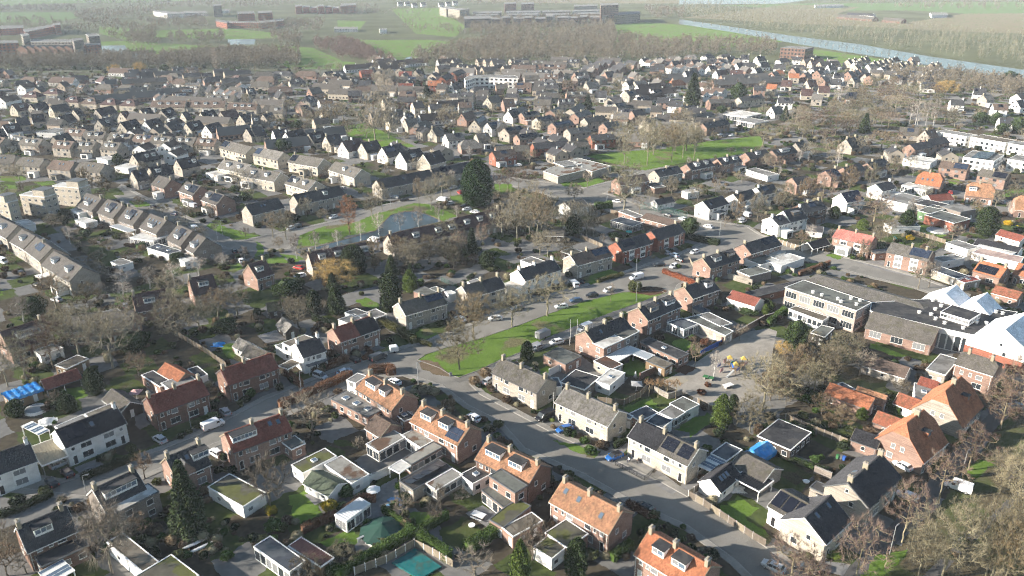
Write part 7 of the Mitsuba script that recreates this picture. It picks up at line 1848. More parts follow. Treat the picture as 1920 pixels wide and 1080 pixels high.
                lo = [(p[0], p[1], p[2] - th) for p in P]
                if s > 0: P, uv = P[::-1], uv[::-1]
                else: lo = lo[::-1]
                b.poly(P, uv); b.poly(lo)
                Q = P + P[:1]
                for a, c in zip(Q, Q[1:]): b.poly([a, (a[0], a[1], a[2] - th), (c[0], c[1], c[2] - th), c])
        if hip > 0:
            for s in (-1, 1):
                P = [(s * X, -yc2, zc2), (s * X, yc2, zc2), (s * XR, 0, hr)]
                if s < 0: P = P[::-1]
                b.poly(P, [(p[1], (hr - p[2]) * 1.3) for p in P])
        part(key, 'roof', b, 'roof_' + mat, M, uv=True)
    Y = lambda f: cs * (w / 2) * f
    zat = lambda f: he + (1 - f) * (hr - he)
    # trims
    if lod < 2:
        tm = 'm_white' if wl in ('white', 'cream') or g.random() < .5 else 'm_lead'
        b = MB()
        for s in (-1, 1): b.box(-X + .02, X - .02, s * (w2 + .065) - .06, s * (w2 + .065) + .06, he2 - .17, he2 - .03)
        part(key, 'gutter', b, tm, M)
        if hip == 0 and (wl in ('white', 'cream') or lod == 0):
            b = MB(); nn = np.array([0, hr - he2, w2]) / sl
            for s in (-1, 1):
                for e in (-1, 1):
                    d = np.array([0, s * w2, he2 - hr]); b.obox(np.array([e * (X + .025), 0, hr]) + d / 2 + np.array([0, s * nn[1], nn[2]]) * -.09, (.022, 0, 0), d / 2, np.array([0, s * nn[1], nn[2]]) * .11)
            part(key, 'barge_board', b, tm if wl != 'pinkbrick' else 'm_chimney', M)
        if lod == 0:
            for s in (-1, 1): a = s * (Lb / 2 - .25); part(key, 'downpipe', MB().box(a - .045, a + .045, *sorted((cs * (w / 2 + .02), cs * (w / 2 + .11))), .1, he2 - .15), 'm_frame' if tm == 'm_white' else 'm_grey', M)
        if hip < .99: part(key, 'ridge_cap', MB().box(-XR, XR, -.13, .13, hr - .02, hr + (.12 if wavy else .06)), 'roof_' + rf, M)
    for t in o.get('ch', ()):
        cx_ = -L / 2 + L * min(max(t, .035), .965); k = part(key, 'chimney', MB().box(cx_ - .32, cx_ + .32, -.5, .5, hr - .7, hr + 1.15), 'm_chimney' if wl != 'white' else 'm_white', M)
        part(k, 'cap', MB().box(cx_ - .4, cx_ + .4, -.58, .58, hr + 1.15, hr + 1.27), 'm_concrete', M)
        if lod == 0:
            for d in (-.25, .2): part(k, 'pot', MB().box(cx_ - .12, cx_ + .12, d - .12, d + .12, hr + 1.272, hr + 1.55), 'm_chimney', M)
    for d in o.get('dm', ()):
        side, t, dw, dc = d[:4]; f = d[4] if len(d) > 4 else .62; sg = cs if side == 'c' else -cs
        xm = -L / 2 + L * t; zf = zat(f); zt = min(zf + 1.55, hr - .08); yf = sg * w / 2 * (f + .04); yb = sg * w / 2 * max(0, (hr - zt) / (hr - he) - .05)
        wm = 'm_white' if dc == 'white' else 'wall_beige' if dc == 'beige' else 'roof_orangered' if dc == 'orange' else 'm_darkwood'
        k = part(key, 'dormer', MB().box(xm - dw / 2, xm + dw / 2, *sorted((yf, yb)), zf - .15, zt), wm, M)
        part(k, 'dormer_roof', MB().box(xm - dw / 2 - .12, xm + dw / 2 + .12, *sorted((yf + sg * .2, yb)), zt + .001, zt + .1), 'flat_bitumen' if lod == 0 else 'm_lead', M)
        nw = max(1, int((dw - .3) / .85)); pw = (dw - .3) / nw
        for i in range(nw if lod < 2 else 1):
            a = xm - dw / 2 + .15 + (i + .5) * pw if lod < 2 else xm
            part(k, 'window', MB().box(a - (pw if lod < 2 else dw - .4) / 2 + .06, a + (pw if lod < 2 else dw - .4) / 2 - .06, *sorted((yf, yf + sg * .025)), zf + .42, zt - .3), 'm_curtain' if (idx + i) % 3 == 0 else 'm_skyglass', M)
    nn = np.array([0, cs * (hr - he), w / 2]); nn = nn / np.linalg.norm(nn); dn = np.array([0, cs * w / 2, he - hr]); dl = np.linalg.norm(dn); dn = dn / dl
    for side, t, s in o.get('sk', ()):
        sg = 1 if side == 'c' else -1; N, D = nn * [1, sg, 1], dn * [1, sg, 1]
        c = np.array([-L / 2 + L * t, 0, hr]) + D * dl * s + N * .09
        k = part(key, 'roof_window', MB().obox(c, (.42, 0, 0), D * .6, N * .06), 'm_lead', M)
        part(k, 'pane', MB().obox(c + N * .065, (.33, 0, 0), D * .5, N * .012), 'm_skyglass', M)
    for side, t0, t1, s0, s1, nc, nr in o.get('so', ()):
        if lod == 2: nc, nr = max(1, nc // 2), 1
        for i in range(nc):
            for j in range(nr):
                u0, u1 = -L / 2 + L * (t0 + (t1 - t0) * i / nc), -L / 2 + L * (t0 + (t1 - t0) * (i + 1) / nc); v0, v1 = dl * (s0 + (s1 - s0) * j / nr), dl * (s0 + (s1 - s0) * (j + 1) / nr)
                c = np.array([(u0 + u1) / 2, 0, hr]) + dn * (v0 + v1) / 2 + nn * .14
                part(key, 'solar_panel', MB().obox(c, ((u1 - u0) / 2 - .03, 0, 0), dn * ((v1 - v0) / 2 - .03), nn * .03), 'm_solarblue' if idx % 3 == 0 and rf != 'black' else 'm_solar', M)
    # openings
    if st == 'bar' or st == 'low' and 'school' in key:
        if o.get('open') : return key
        if lod < 2 and 'school' not in key:
            for i in range(max(1, int(L / 3.2))): window(key, M, -L / 2 + L * (i + .5) / max(1, int(L / 3.2)), .9, .9, 1.0, w / 2, 'y', cs, min(lod, 1))
            for e in (-1, 1): window(key, M, 0, .05, .9, 2.0, Lb / 2, 'x', e, 1, 'door', 'm_frame')
        if 'school' in key and st == 'low':
            nW = int(Lb / 4.6)
            for i in range(nW):
                xm = -Lb / 2 + Lb * (i + .5) / nW
                for e in (-1, 1): window(key, M, xm, 1.0, 3.2, 2.0, w / 2, 'y', e, 0)
        return key
    facade(key, M, Lb, he, w / 2, cs, lod, o, g)
    if lod < 2:
        o2 = dict(o); o2['fa'] = ''; facade(key, M, Lb, he, w / 2, -cs, 1, o2, g)
    for e in (-1, 1):
        if -(M[0, 0] * e * x + M[1, 0] * e * y) > 0 or lod == 0:
            if hip < .9:
                if he > 4.4: window(key, M, 1.2 * cs, 3.3, .9, 1.1, Lb / 2, 'x', e, lod)
                else: window(key, M, -1.0, 3.4, .9, 1.2, Lb / 2, 'x', e, lod); window(key, M, 1.0, 3.4, .9, 1.2, Lb / 2, 'x', e, lod)
            window(key, M, -1.4 * cs, .9, 1.3, 1.3, Lb / 2, 'x', e, lod)
            if st in ('gab', 'big') and hip < .3 and hr > 8: window(key, M, 0, 5.9, .7, .8, Lb / 2, 'x', e, lod)
    if lod >= 1 and st in ('ter', 'dux', 'gab') and dist < 760 and g.random() < .6:      # a flat roofed lean-to on the garden side
        a = g.uniform(-Lb / 2 + 2, Lb / 2 - 2.2); ew, ed, eh = g.uniform(3, min(6.5, Lb * .6)), g.uniform(2.2, 3.6), g.uniform(2.6, 3.0)
        ex = Polygon([tuple((M @ np.array([u, cs * v, 0, 1]))[:2]) for u, v in ((a - ew / 2, w / 2 + .1), (a + ew / 2, w / 2 + .1), (a + ew / 2, w / 2 + ed), (a - ew / 2, w / 2 + ed))])
        if not ex.intersects(roads) and not ex.intersects(lawns):
            k = part(key, 'lean_to', MB().box(a - ew / 2, a + ew / 2, *sorted((cs * w / 2, cs * (w / 2 + ed))), 0, eh), 'm_white' if g.random() < .6 else wmat(wl), M)
            part(k, 'lean_to_roof', MB().box(a - ew / 2 - .15, a + ew / 2 + .15, *sorted((cs * (w / 2 + .02), cs * (w / 2 + ed + .15))), eh + .001, eh + .18), g.choice(('m_white', 'flat_greyflat', 'flat_whiteflat', 'flat_felt', 'flat_bitumen')), M)
            part(k, 'window', MB().box(a - ew * .32, a + ew * .32, *sorted((cs * (w / 2 + ed - .03), cs * (w / 2 + ed + .03))), .3, 2.2), 'm_glass' if g.random() < .6 else 'm_curtain', M)
    if o.get('xg'):      # a cross gable towards the viewpoint
        xm = -L / 2 + L * o['xg']; a = 1.7; b = MB(); yo = cs * (w / 2 + .4)
        b.poly([(xm - a, yo, 0), (xm + a, yo, 0), (xm + a, yo, he + .6), (xm, yo, hr - .3), (xm - a, yo, he + .6)])
        for s in (-1, 1): b.poly([(xm + s * a, yo, 0), (xm + s * a, cs * w / 2 - cs * .2, 0), (xm + s * a, cs * w / 2 - cs * .2, he + .6), (xm + s * a, yo, he + .6)])
        k = part(key, 'cross_gable', b, wmat(wl), M); r = MB()
        for s in (-1, 1): r.poly([(xm + s * (a + .2), yo + cs * .15, he + .35), (xm, yo + cs * .15, hr - .2), (xm, 0, hr - .2), (xm + s * (a + .2), 0, he + .35)])
        part(k, 'gable_roof', r, 'roof_' + rf, M)
    if o.get('porch'):
        part(key, 'porch_roof', MB().box(-L / 2 + .5, L / 2 - .3, *sorted((cs * w / 2, cs * (w / 2 + 1.5))), 2.5, 2.65), 'm_lead', M)
        for a in (-L / 2 + .7, 0, L / 2 - .5): part(key, 'porch_post', MB().box(a - .1, a + .1, *sorted((cs * (w / 2 + 1.2), cs * (w / 2 + 1.4))), 0, 2.498), 'm_white', M)
    return key
def hdesc(h):
    r, st, x, y, a, L, o = h
    k = KIND[st][1]
    if st in ('dux', 'ter') and L > 17: k = 'terrace block'
    return f"{WADJ[o.get('wl', 'beige')]} {k} with {RADJ[o.get('rf', 'greybrown')]} roof"
HOUSES = [h[:6] + ({'wl': h[6], 'rf': h[7], **h[8]},) for h in HOUSES]
hr_ = rank(HOUSES, lambda h: ((h[0], hdesc(h)), h[2] / h[3]))
for i, h in enumerate(HOUSES):
    r, st, x, y, a, L, o = h
    lab = o.get('label') or f"{hdesc(h)}{hr_[i]} {ROWS[r]}"
    house(i, r, st, x, y, a, L, o, lab, None if o.get('label') else 'houses ' + ROWS[r])
# ------------------------------------------------------------------ flat roofed buildings
CATS = dict(house_extension='extension', garage='garage', garden_canopy='canopy', carport='carport', garden_shed='shed', conservatory='conservatory', garden_house='garden house', apartment_block='apartment block', school_building='school', workshop='workshop')
def ring_sides(P):
    for a, b in zip(P, P[1:] + P[:1]):
        a, b = np.array(a), np.array(b); d = b - a; l = np.linalg.norm(d)
        if l > .3: d = d / l; yield a, b, d, np.array([d[1], -d[0]]), l
def flat(kind, label, z, P, o):
    pg = Polygon(P).buffer(0)
    if not Polygon(P).exterior.is_ccw: P = P[::-1]
    P = [tuple(p) for p in P]
    cx, cy = pg.centroid.x, pg.centroid.y; dist = math.hypot(cx, cy); lod = 0 if dist < 265 else 1 if dist < 430 else 2
    key = numbered(kind); tag(key, label, CATS[kind]); footprints.append(pg)
    rf, wl, z0 = o.get('rf', 'felt'), o.get('wl', 'white'), o.get('z0', 0)
    rm = 'flat_' + rf if rf in FLATC else 'm_' + rf
    if not o.get('open'):
        m = trimesh.creation.extrude_polygon(pg, z - .2 - z0, engine='earcut'); v = np.array(m.vertices); v[:, 2] += z0
        part(key, 'wall', (v, np.array(m.faces)), wmat(wl))
    else:
        for p in P:
            q = np.array(p) * .94 + np.array([cx, cy]) * .06
            part(key, 'post', MB().box(q[0] - .08, q[0] + .08, q[1] - .08, q[1] + .08, 0, z - .15), 'm_white' if rf != 'corrugated' else 'm_concrete')
    big = pg.buffer(.15, join_style=2); inner = pg.buffer(-.12, join_style=2)
    M = np.eye(4)
    e = max(ring_sides(P), key=lambda s: s[4]); ang = math.degrees(math.atan2(e[2][1], e[2][0])); M = frame(cx, cy, ang)
    loc = [((np.array(p) - [cx, cy]) @ M[:2, :2]) for p in P]; hx, hy = max(abs(q[0]) for q in loc), max(abs(q[1]) for q in loc)
    if rf == 'glassroof':
        b = MB(); n = max(3, int(2 * hx / .9))
        for i in range(n + 1): a = -hx + 2 * hx * i / n; b.box(a - .04, a + .04, -hy, hy, z - .1, z)
        b.box(-hx, hx, -hy - .05, -hy, z - .12, z + .02); b.box(-hx, hx, hy, hy + .05, z - .12, z + .02); part(key, 'roof_frame', b, 'm_frame', M)
        for i in range(n): part(key, 'pane', MB().box(-hx + 2 * hx * i / n + .045, -hx + 2 * hx * (i + 1) / n - .045, -hy, hy, z - .05, z - .035), 'm_skyglass' if i % 3 else 'm_frame', M)
        return
    m = trimesh.creation.extrude_polygon(inner if not o.get('open') else pg, .13, engine='earcut'); v = np.array(m.vertices); v[:, 2] += z - .2
    part(key, 'roof', (v, np.array(m.faces)), rm)
    b = MB()
    for a, c, d, nrm, l in ring_sides(P):
        mid = (a + c) / 2; b.obox((mid[0], mid[1], z - .12), (d[0] * (l / 2 + .1), d[1] * (l / 2 + .1), 0), (nrm[0] * .1, nrm[1] * .1, 0), (0, 0, .13))
    part(key, 'roof_edge', b, 'm_white' if wl in ('white', 'cream') or hash_(label) % 3 else 'm_lead')
    if rf in ('whiteribs', 'corrugated', 'ribred', 'ribblack'):
        b = MB(); n = max(4, int(2 * hx / (.5 if dist < 200 else .8)))
        for i in range(n): a = -hx + 2 * hx * (i + .5) / n; b.box(a - .07, a + .07, -hy + .02, hy - .02, z - .07, z + .05)
        part(key, 'roof_rib', b, rm, M)
    if rf == 'bluetarp':
        g = np.linspace(-1, 1, 40); X, Yg = np.meshgrid(g * (hx + .3), g * (hy + .3)); rr = np.random.default_rng(3)
        Zg = z + .16 + .1 * np.sin(X * 4.2) + rr.normal(0, .05, X.shape) - .7 * (np.abs(g)[:, None] > .95); V = np.column_stack([X.ravel(), Yg.ravel(), Zg.ravel()]); I = np.arange(39)
        q = np.array([(i * 40 + j, i * 40 + j + 1, (i + 1) * 40 + j + 1, (i + 1) * 40 + j) for i in I for j in I]); part(key, 'tarpaulin', MB().add(V, np.vstack([q[:, [0, 1, 2]], q[:, [0, 2, 3]]])), 'm_bluetarp', M)
    for i in range(o.get('sk', 0)):
        a = -hx + 2 * hx * (i + .7) / (o['sk'] + .4); s = .6 if o['sk'] < 3 else .75
        k = part(key, 'roof_light', MB().box(a - s, a + s, -s, s, z - .07, z + .2), 'm_white', M); part(k, 'pane', MB().box(a - s + .12, a + s - .12, -s + .12, s - .12, z + .2, z + .24), 'm_skyglass', M)
    g = random.Random(int(cx * 7 + cy))
    for i in range(o.get('vents', 0)):
        for _ in range(30):
            p = Point(cx + g.uniform(-1, 1) * hx, cy + g.uniform(-1, 1) * max(hx, hy))
            if pg.buffer(-1.2).contains(p): break
        k = part(key, 'roof_vent', MB().box(p.x - .32, p.x + .32, p.y - .32, p.y + .32, z - .07, z + .65), 'm_white'); part(k, 'vent_cap', MB().box(p.x - .42, p.x + .42, p.y - .42, p.y + .42, z + .651, z + .75), 'm_frame')
    for i in range(o.get('so', 0)):
        a = -hx + 2 * hx * (i + .6) / (o['so'] + .2); c = np.array([a, 0, z + .35]); part(key, 'solar_panel', MB().obox(c, (hx / o['so'] * .82, 0, 0), (0, hy * .5, .28), (0, -.02, .035)), 'm_solar', M)
    if o.get('rim'):
        for a, c, d, nrm, l in ring_sides(P):
            mid = (a + c) / 2; part(key, 'glass_railing', MB().obox((mid[0], mid[1], z + .45), (d[0] * l / 2, d[1] * l / 2, 0), (nrm[0] * .012, nrm[1] * .012, 0), (0, 0, .42)), 'm_pane')
    if o.get('roofbox'):
        k = part(key, 'roof_room', MB().box(-hx * .9, -hx * .1, -hy * .9, hy * .9, z - .06, z + 2.6), wmat(wl), M); part(k, 'room_roof', MB().box(-hx * .95, -hx * .05, -hy * .95, hy * .95, z + 2.601, z + 2.75), 'm_lead', M)
        part(k, 'window', MB().box(-hx * .1 - .02, -hx * .1 + .03, -hy * .6, hy * .6, z + .5, z + 2.2), 'm_glass', M)
    fa = o.get('fa', '' if kind not in ('garage', 'workshop', 'garden_shed') else 'door')
    if not fa or o.get('open'): return
    for a, c, d, nrm, l in ring_sides(P):
        if -(nrm @ ((a + c) / 2)) <= 0 or l < 1.8: continue
        mid = (a + c) / 2; Mw = np.eye(4); Mw[:2, 0] = d; Mw[:2, 1] = nrm; Mw[:2, 3] = mid; Mw = Mw @ np.diag([1, 1, 1, 1])
        Mw[:2, 0] = -d if np.cross(d, nrm) < 0 else d
        W_ = lambda x, zz, w, h, name='window', mat='m_glass', lo=None: window(key, Mw, x, zz, w, h, 0, 'y', 1, lod if lo is None else lo, name, mat)
        if fa == 'door': W_(-l * .25, .05, .95, 2.0, 'door', 'm_frame', 1); (l > 3.5) and W_(l * .2, .9, 1.2, .9, lo=1)
        elif fa == 'one':
            for i in range(max(1, int(l / 2.4))): W_(-l / 2 + l * (i + .5) / max(1, int(l / 2.4)), .9, 1.3, 1.2)
        elif fa == 'two':
            for i in range(max(1, int(l / 2.8))):
                for zz in (.9, 3.3): W_(-l / 2 + l * (i + .5) / max(1, int(l / 2.8)), zz, 1.4, 1.3)
        elif fa == 'three':
            for i in range(max(1, int(l / 3))):
                for zz in (1, 3.8, 6.5): W_(-l / 2 + l * (i + .5) / max(1, int(l / 3)), zz, 1.6, 1.2)
        elif fa == 'strip':
            n = max(1, int(l / 1.6))
            for i in range(n): W_(-l / 2 + l * (i + .5) / n, z0 + (z - z0) * .3, l / n * .9, (z - z0) * .48)
        elif fa in ('glass', 'bigglass'):
            n = max(1, int(l / 1.7))
            for i in range(n): W_(-l / 2 + l * (i + .5) / n, .25, l / n * .88, z * .72)
        elif fa == 'school2':
            n = max(2, int(l / 4.4))
            for i in range(n):
                for zz in (.7, 4.2): W_(-l / 2 + l * (i + .5) / n, zz, l / n * .78, 2.1)
        elif fa in ('far3', 'far5'):
            n, nf = max(2, min(24, int(l / 4))), max(2, int(z / 3.1)); wb = MB()
            for i in range(n):
                for j in range(nf): wx, wz = -l / 2 + l * (i + .5) / n, .9 + j * z / nf; wb.box(wx - l / n * .27, wx + l / n * .27, -.05, .06, wz, wz + z / nf * .52)
            k = part(key, 'window_grid', wb, 'm_glass', Mw); tag(k, kind='stuff')
for f in FLATS: flat(f[0], f[1], f[2], f[3], dict(f[4]))
# the many farther houses of the estate that fill the blocks between the ones above
vcol('estate', .85, .2)
taken = unary_union([f.buffer(4.5) for f in footprints] + [roads.buffer(2), lawns.buffer(2), water.buffer(8)])
from shapely.prepared import prep
tk = prep(taken); spots = []
def protohouse(i):
    g = random.Random(i); w, L, he, hr = 8.5, g.choice((8, 10, 12, 15)) if i < 12 else 25, g.choice((3.4, 4.6, 5.2)), g.choice((7.8, 8.6)); b, r, q, c = MB(), MB(), MB(), MB()
    for s in (-1, 1):
        b.poly([(s * L / 2, y, z) for y, z in ((-w / 2, 0), (w / 2, 0), (w / 2, he), (0, hr - .1), (-w / 2, he))]); b.box(-L / 2, L / 2, *sorted((s * w / 2, s * (w / 2 - .1))), 0, he)
        r.poly([(-L / 2 - .2, s * (w / 2 + .4), he - .35), (L / 2 + .2, s * (w / 2 + .4), he - .35), (L / 2 + .2, 0, hr), (-L / 2 - .2, 0, hr)])
        for k in range(int(L / 3)): q.box(-L / 2 + 1 + 3 * k, -L / 2 + 2.4 + 3 * k, *sorted((s * w / 2, s * (w / 2 + .05))), .9, 2.3)
        for y in (-1.6, 1.6): q.box(*sorted((s * L / 2, s * (L / 2 + .05))), y - .5, y + .5, 3.2, 4.4)
    c.box(-.3, .3, -.4, .4, hr - .6, hr + 1); c.box(L / 2 - 4, L / 2 - .5, -w / 2 - 3, -w / 2, 0, 2.7)
    wc = ((.45, .395, .315), (.33, .29, .24), (.27, .178, .142), (.7, .69, .66), (.36, .3, .24), (.3, .25, .2))[i % 6]; rc = ((.05, .05, .054), (.1, .09, .08), (.115, .105, .096), (.075, .07, .066), (.11, .08, .066), (.15, .14, .13))[(i * 5 + 1) % 6]
    return {n: mikit.ply(m.mesh()[:2], 'estate', color=np.tile(k, (len(np.vstack(m.v)), 1))) for n, m, k in (('wall', b, wc), ('roof', r, rc), ('window', q, (.06, .065, .07)), ('shed', c, (.6, .59, .57)))}
for i in range(18): scene[f'proto_estate_{i}'] = {'type': 'shapegroup', **protohouse(i)}
eg = np.random.default_rng(21)
for cx in range(-700, 640, 105):
    for cy in range(420, 910, 95):
        ang = (44, -12, 20, -46, 30)[(cx // 105 * 3 + cy // 95 * 2) % 5]; pi, kind = eg.integers(12), eg.integers(12); M = frame(cx + 52, cy + 47, ang)
        ter = (cx // 105 + cy // 95) % 2 == 0 and cx < 300
        if cx < 100: ang = (-12, 30)[(cx // 210 + cy // 190) % 2]
        for v in np.arange(-60, 61, 25):
            for u in np.arange(-66, 67, 26 if ter else 13.5):
                x, y = M[:2, :2] @ [u + eg.normal(0, .5), v + eg.normal(0, .6)] + M[:2, 3]; p = Point(x, y)
                if abs(x - cx - 52) > 53 or abs(y - cy - 47) > 48 or not -.7 * y < x < .62 * y or tk.contains(p) or (x > .27 * y and 430 < y < 720) or y > 905 or (y > 800 and x < -.2 * y) or eg.random() < (.5 if x < 0 else .28) or (y > 640 and x > .54 * y): continue
                if any((x - a) ** 2 + (y - b) ** 2 < (420 if ter else 130) for a, b in spots): continue
                if ter and (tk.contains(Point(*(M[:2, :2] @ [u + 9, v] + M[:2, 3]))) or tk.contains(Point(*(M[:2, :2] @ [u - 9, v] + M[:2, 3])))): continue
                spots.append((x, y)); k = len(spots); footprints.append(p.buffer(6)); j = 12 + kind % 6 if ter else kind if eg.random() < .6 else pi if eg.random() < .7 else eg.integers(12)
                scene[f'distant_houses__{k:03d}'] = {'type': 'instance', 'to_world': T4().translate([x, y, 0]).rotate([0, 0, 1], ang + (90 if kind % 2 and not ter else 0) + eg.normal(0, 1.5)), 'g': {'type': 'ref', 'id': f'proto_estate_{j}'}}
tag('distant_houses', 'many more gabled houses filling the farther blocks of the estate', 'houses', None, 'stuff')
# ------------------------------------------------------------------ trees
def grow(seed, H, R, base, top, n, twig, tw, tl, droop=0.0, up=.35, shell=.6, thick=.5, ribs=0):
    """trunk and limbs (tubes) and twigs (thin blades) of a bare tree, crown radius R between the heights base and top"""
    g = np.random.default_rng(seed)
    nodes = [np.array([0, 0, 0.])]; par = [-1]
    for k in range(1, 6): nodes.append(np.array([g.normal(0, .06), g.normal(0, .06), (base + (top - base) * .12) * k / 5])); par.append(k - 1)
    if ribs:
        for k in range(1, 6): nodes.append(nodes[5] + [g.normal(0, .05), g.normal(0, .05), (top - base) * .7 * k / 5]); par.append(len(nodes) - 2)
    c, h = (base + top) / 2, (top - base) / 2
    A = []
    while len(A) < n:
        p = g.normal(size=3); p /= np.linalg.norm(p); r = shell + (1 - shell) * g.random()
        if g.random() < .25: r *= g.random()
        w = 1 + .22 * math.sin(3 * math.atan2(p[1], p[0]) + seed) + g.normal(0, .08)
        q = np.array([p[0] * R * r * w, p[1] * R * r * w, c + p[2] * h * r]); A.append(q)
    A.sort(key=lambda q: np.linalg.norm(q - nodes[5]))
    for q in A:
        N = np.array(nodes[4:]); d = np.linalg.norm(N - q, axis=1) + .6 * np.maximum(0, N[:, 2] - q[2]) + (0 if not ribs else .3 * np.abs(N[:, 2] - q[2]))
        i = int(np.argmin(d)) + 4; v = q - nodes[i]; L = np.linalg.norm(v); m = max(1, int(L / 1.1))
        for k in range(1, m + 1):
            t = k / m; p = nodes[i] + v * t; p = p + np.array([0, 0, (.16 if k < m else 0) * L * t * (1 - t) * (1 - 2 * droop)]) + g.normal(0, .07, 3) * (k < m)
            par.append(i if k == 1 else len(nodes) - 1); nodes.append(p)
    N = np.array(nodes); P = np.array(par); cnt = np.zeros(len(N)); kids = np.zeros(len(N), int)
    for i in range(len(N) - 1, 0, -1): cnt[i] = max(cnt[i], 1); cnt[P[i]] += cnt[i]; kids[P[i]] += 1
    rad = .021 * thick * 2 * cnt ** .45; rad[0] *= 1.25
    vs, fs, k = [], [], 0
    for i in range(1, len(N)):
        a, b = N[P[i]], N[i]; d = b - a; L = np.linalg.norm(d)
        if L < 1e-4: continue
        d /= L; u = np.cross(d, [0, 0, 1.] if abs(d[2]) < .9 else [1., 0, 0]); u /= np.linalg.norm(u); w = np.cross(d, u); s = 7 if cnt[i] > n * .3 else 3
        ra, rb = min(rad[P[i]], rad[i] * 1.6), rad[i]; t = np.arange(s) * 2 * math.pi / s; ring = np.cos(t)[:, None] * u + np.sin(t)[:, None] * w
        vs.append(np.vstack([a + ring * ra, b + ring * rb])); j = np.arange(s); j2 = (j + 1) % s
        fs.append(np.vstack([np.column_stack([j, j2, j + s]), np.column_stack([j2, j2 + s, j + s])]) + k); k += 2 * s
    trunk = (np.vstack(vs), np.vstack(fs))
    out = np.arange(6, len(N)); wgt = np.where(cnt[out] < 6, 1.0, .15); src = g.choice(out, twig, p=wgt / wgt.sum())
    a = N[src] + (N[P[src]] - N[src]) * g.random((twig, 1)); o = a - np.array([0, 0, base + (top - base) * .25]); o /= np.linalg.norm(o, axis=1, keepdims=True) + 1e-6
    d = o * .7 + g.normal(0, .55, (twig, 3)) + np.array([0, 0, up - 2.2 * droop]); d /= np.linalg.norm(d, axis=1, keepdims=True)
    L = tl * (.5 + g.random((twig, 1))); s = np.cross(d, g.normal(size=(twig, 3))); s /= np.linalg.norm(s, axis=1, keepdims=True)
    v = np.stack([a - s * tw, a + s * tw, a + d * L + s * tw * .3], 1).reshape(-1, 3)
    return trunk, (v, np.arange(3 * twig).reshape(-1, 3))
def core(form, H, R, seed):
    """the inner body of a dense evergreen crown"""
    z = np.linspace(.04, .97, 12); r = {'cone': (1 - z) ** .8 * .6, 'column': np.minimum(1, (1 - z) * 2.4 + .02) ** .7 * .52, 'dome': np.sqrt(np.maximum(0, 1 - (np.maximum(z - .42, 0) / .58) ** 2.2)) * np.minimum(1, .7 + z) * .6, 'ball': np.sqrt(np.maximum(0, 1 - (2 * z - 1) ** 2)) * .55}[form]
    t = np.arange(14) * 2 * math.pi / 14; g = np.random.default_rng(seed); V = np.vstack([np.column_stack([R * a * q * np.cos(t), R * a * q * np.sin(t), np.full(14, H * b)]) for a, b in zip(r, z) for q in [1 + g.normal(0, .1, 14)]]); i = np.arange(14); j = (i + 1) % 14
    return V, np.vstack([np.vstack([np.column_stack([i, j, j + 14]), np.column_stack([i, j + 14, i + 14])]) + k * 14 for k in range(11)])
def joined(a, b): return np.vstack([a[0], b[0]]), np.vstack([a[1], b[1] + len(a[0])])
def tint(v, c, per, amt, seed):
    g = np.random.default_rng(seed); k = -(-len(v) // per); f = np.repeat(1 + g.uniform(-amt, amt, (k, 1)), per, 0)[:len(v)]; return np.clip(np.asarray(c) * f + np.repeat(g.uniform(-.008, .008, (k, 3)), per, 0)[:len(v)], .004, .95)
def leafblades(pts, nrm, size, seed, ratio=.6):
    g = np.random.default_rng(seed); n = len(pts); d = nrm + g.normal(0, .8, (n, 3)); d /= np.linalg.norm(d, axis=1, keepdims=True); s = np.cross(d, g.normal(size=(n, 3))); s /= np.linalg.norm(s, axis=1, keepdims=True) + 1e-9
    L = size * (.6 + .8 * g.random((n, 1))); v = np.stack([pts - s * L * ratio * .5, pts + s * L * ratio * .5, pts + d * L], 1).reshape(-1, 3); return v, np.arange(3 * n).reshape(-1, 3)
def evergreen(seed, kind, n):
    """points and outward directions of a dense crown, unit height and radius"""
    g = np.random.default_rng(seed); t = g.random(n) ** (.75 if kind != 'ball' else 1); a = g.random(n) * 2 * math.pi
    if kind == 'cone':       # tiered boughs
        z = .04 + .96 * t; r = (1 - t) ** .8 * (.72 + .28 * ((z * 13 + a * .3) % 1)) * (1 + .22 * np.sin(a * 5 + seed + z * 9)) * np.sqrt(.25 + .75 * g.random(n)); up = -.15
    elif kind == 'column': z = .02 + .98 * t; r = np.minimum(1, (1 - t) * 2.4 + .02) ** .7 * (.85 + .2 * np.sin(a * 4 + z * 14 + seed)) * np.sqrt(.35 + .65 * g.random(n)); up = .6
    elif kind == 'dome': z = .03 + .97 * t; r = np.sqrt(np.maximum(0, 1 - (np.maximum(z - .42, 0) / .58) ** 2.2)) * np.minimum(1, .7 + z) * (.84 + .12 * np.sin(a * 3 + seed) + .12 * np.sin(a * 7 + z * 17)) * np.sqrt(.4 + .6 * g.random(n)); up = .3
    else: p = g.normal(size=(n, 3)); p /= np.linalg.norm(p, axis=1, keepdims=True); q = (.82 + .13 * np.sin(p[:, 0] * 6 + seed) + .12 * np.sin(p[:, 1] * 7 + p[:, 2] * 5)) * (.55 + .45 * g.random(n)) ** .5; return np.column_stack([p[:, :2] * q[:, None], .5 + .5 * p[:, 2] * q]), p
    return np.column_stack([r * np.cos(a), r * np.sin(a), z]), np.column_stack([np.cos(a), np.sin(a), np.full(n, up)])
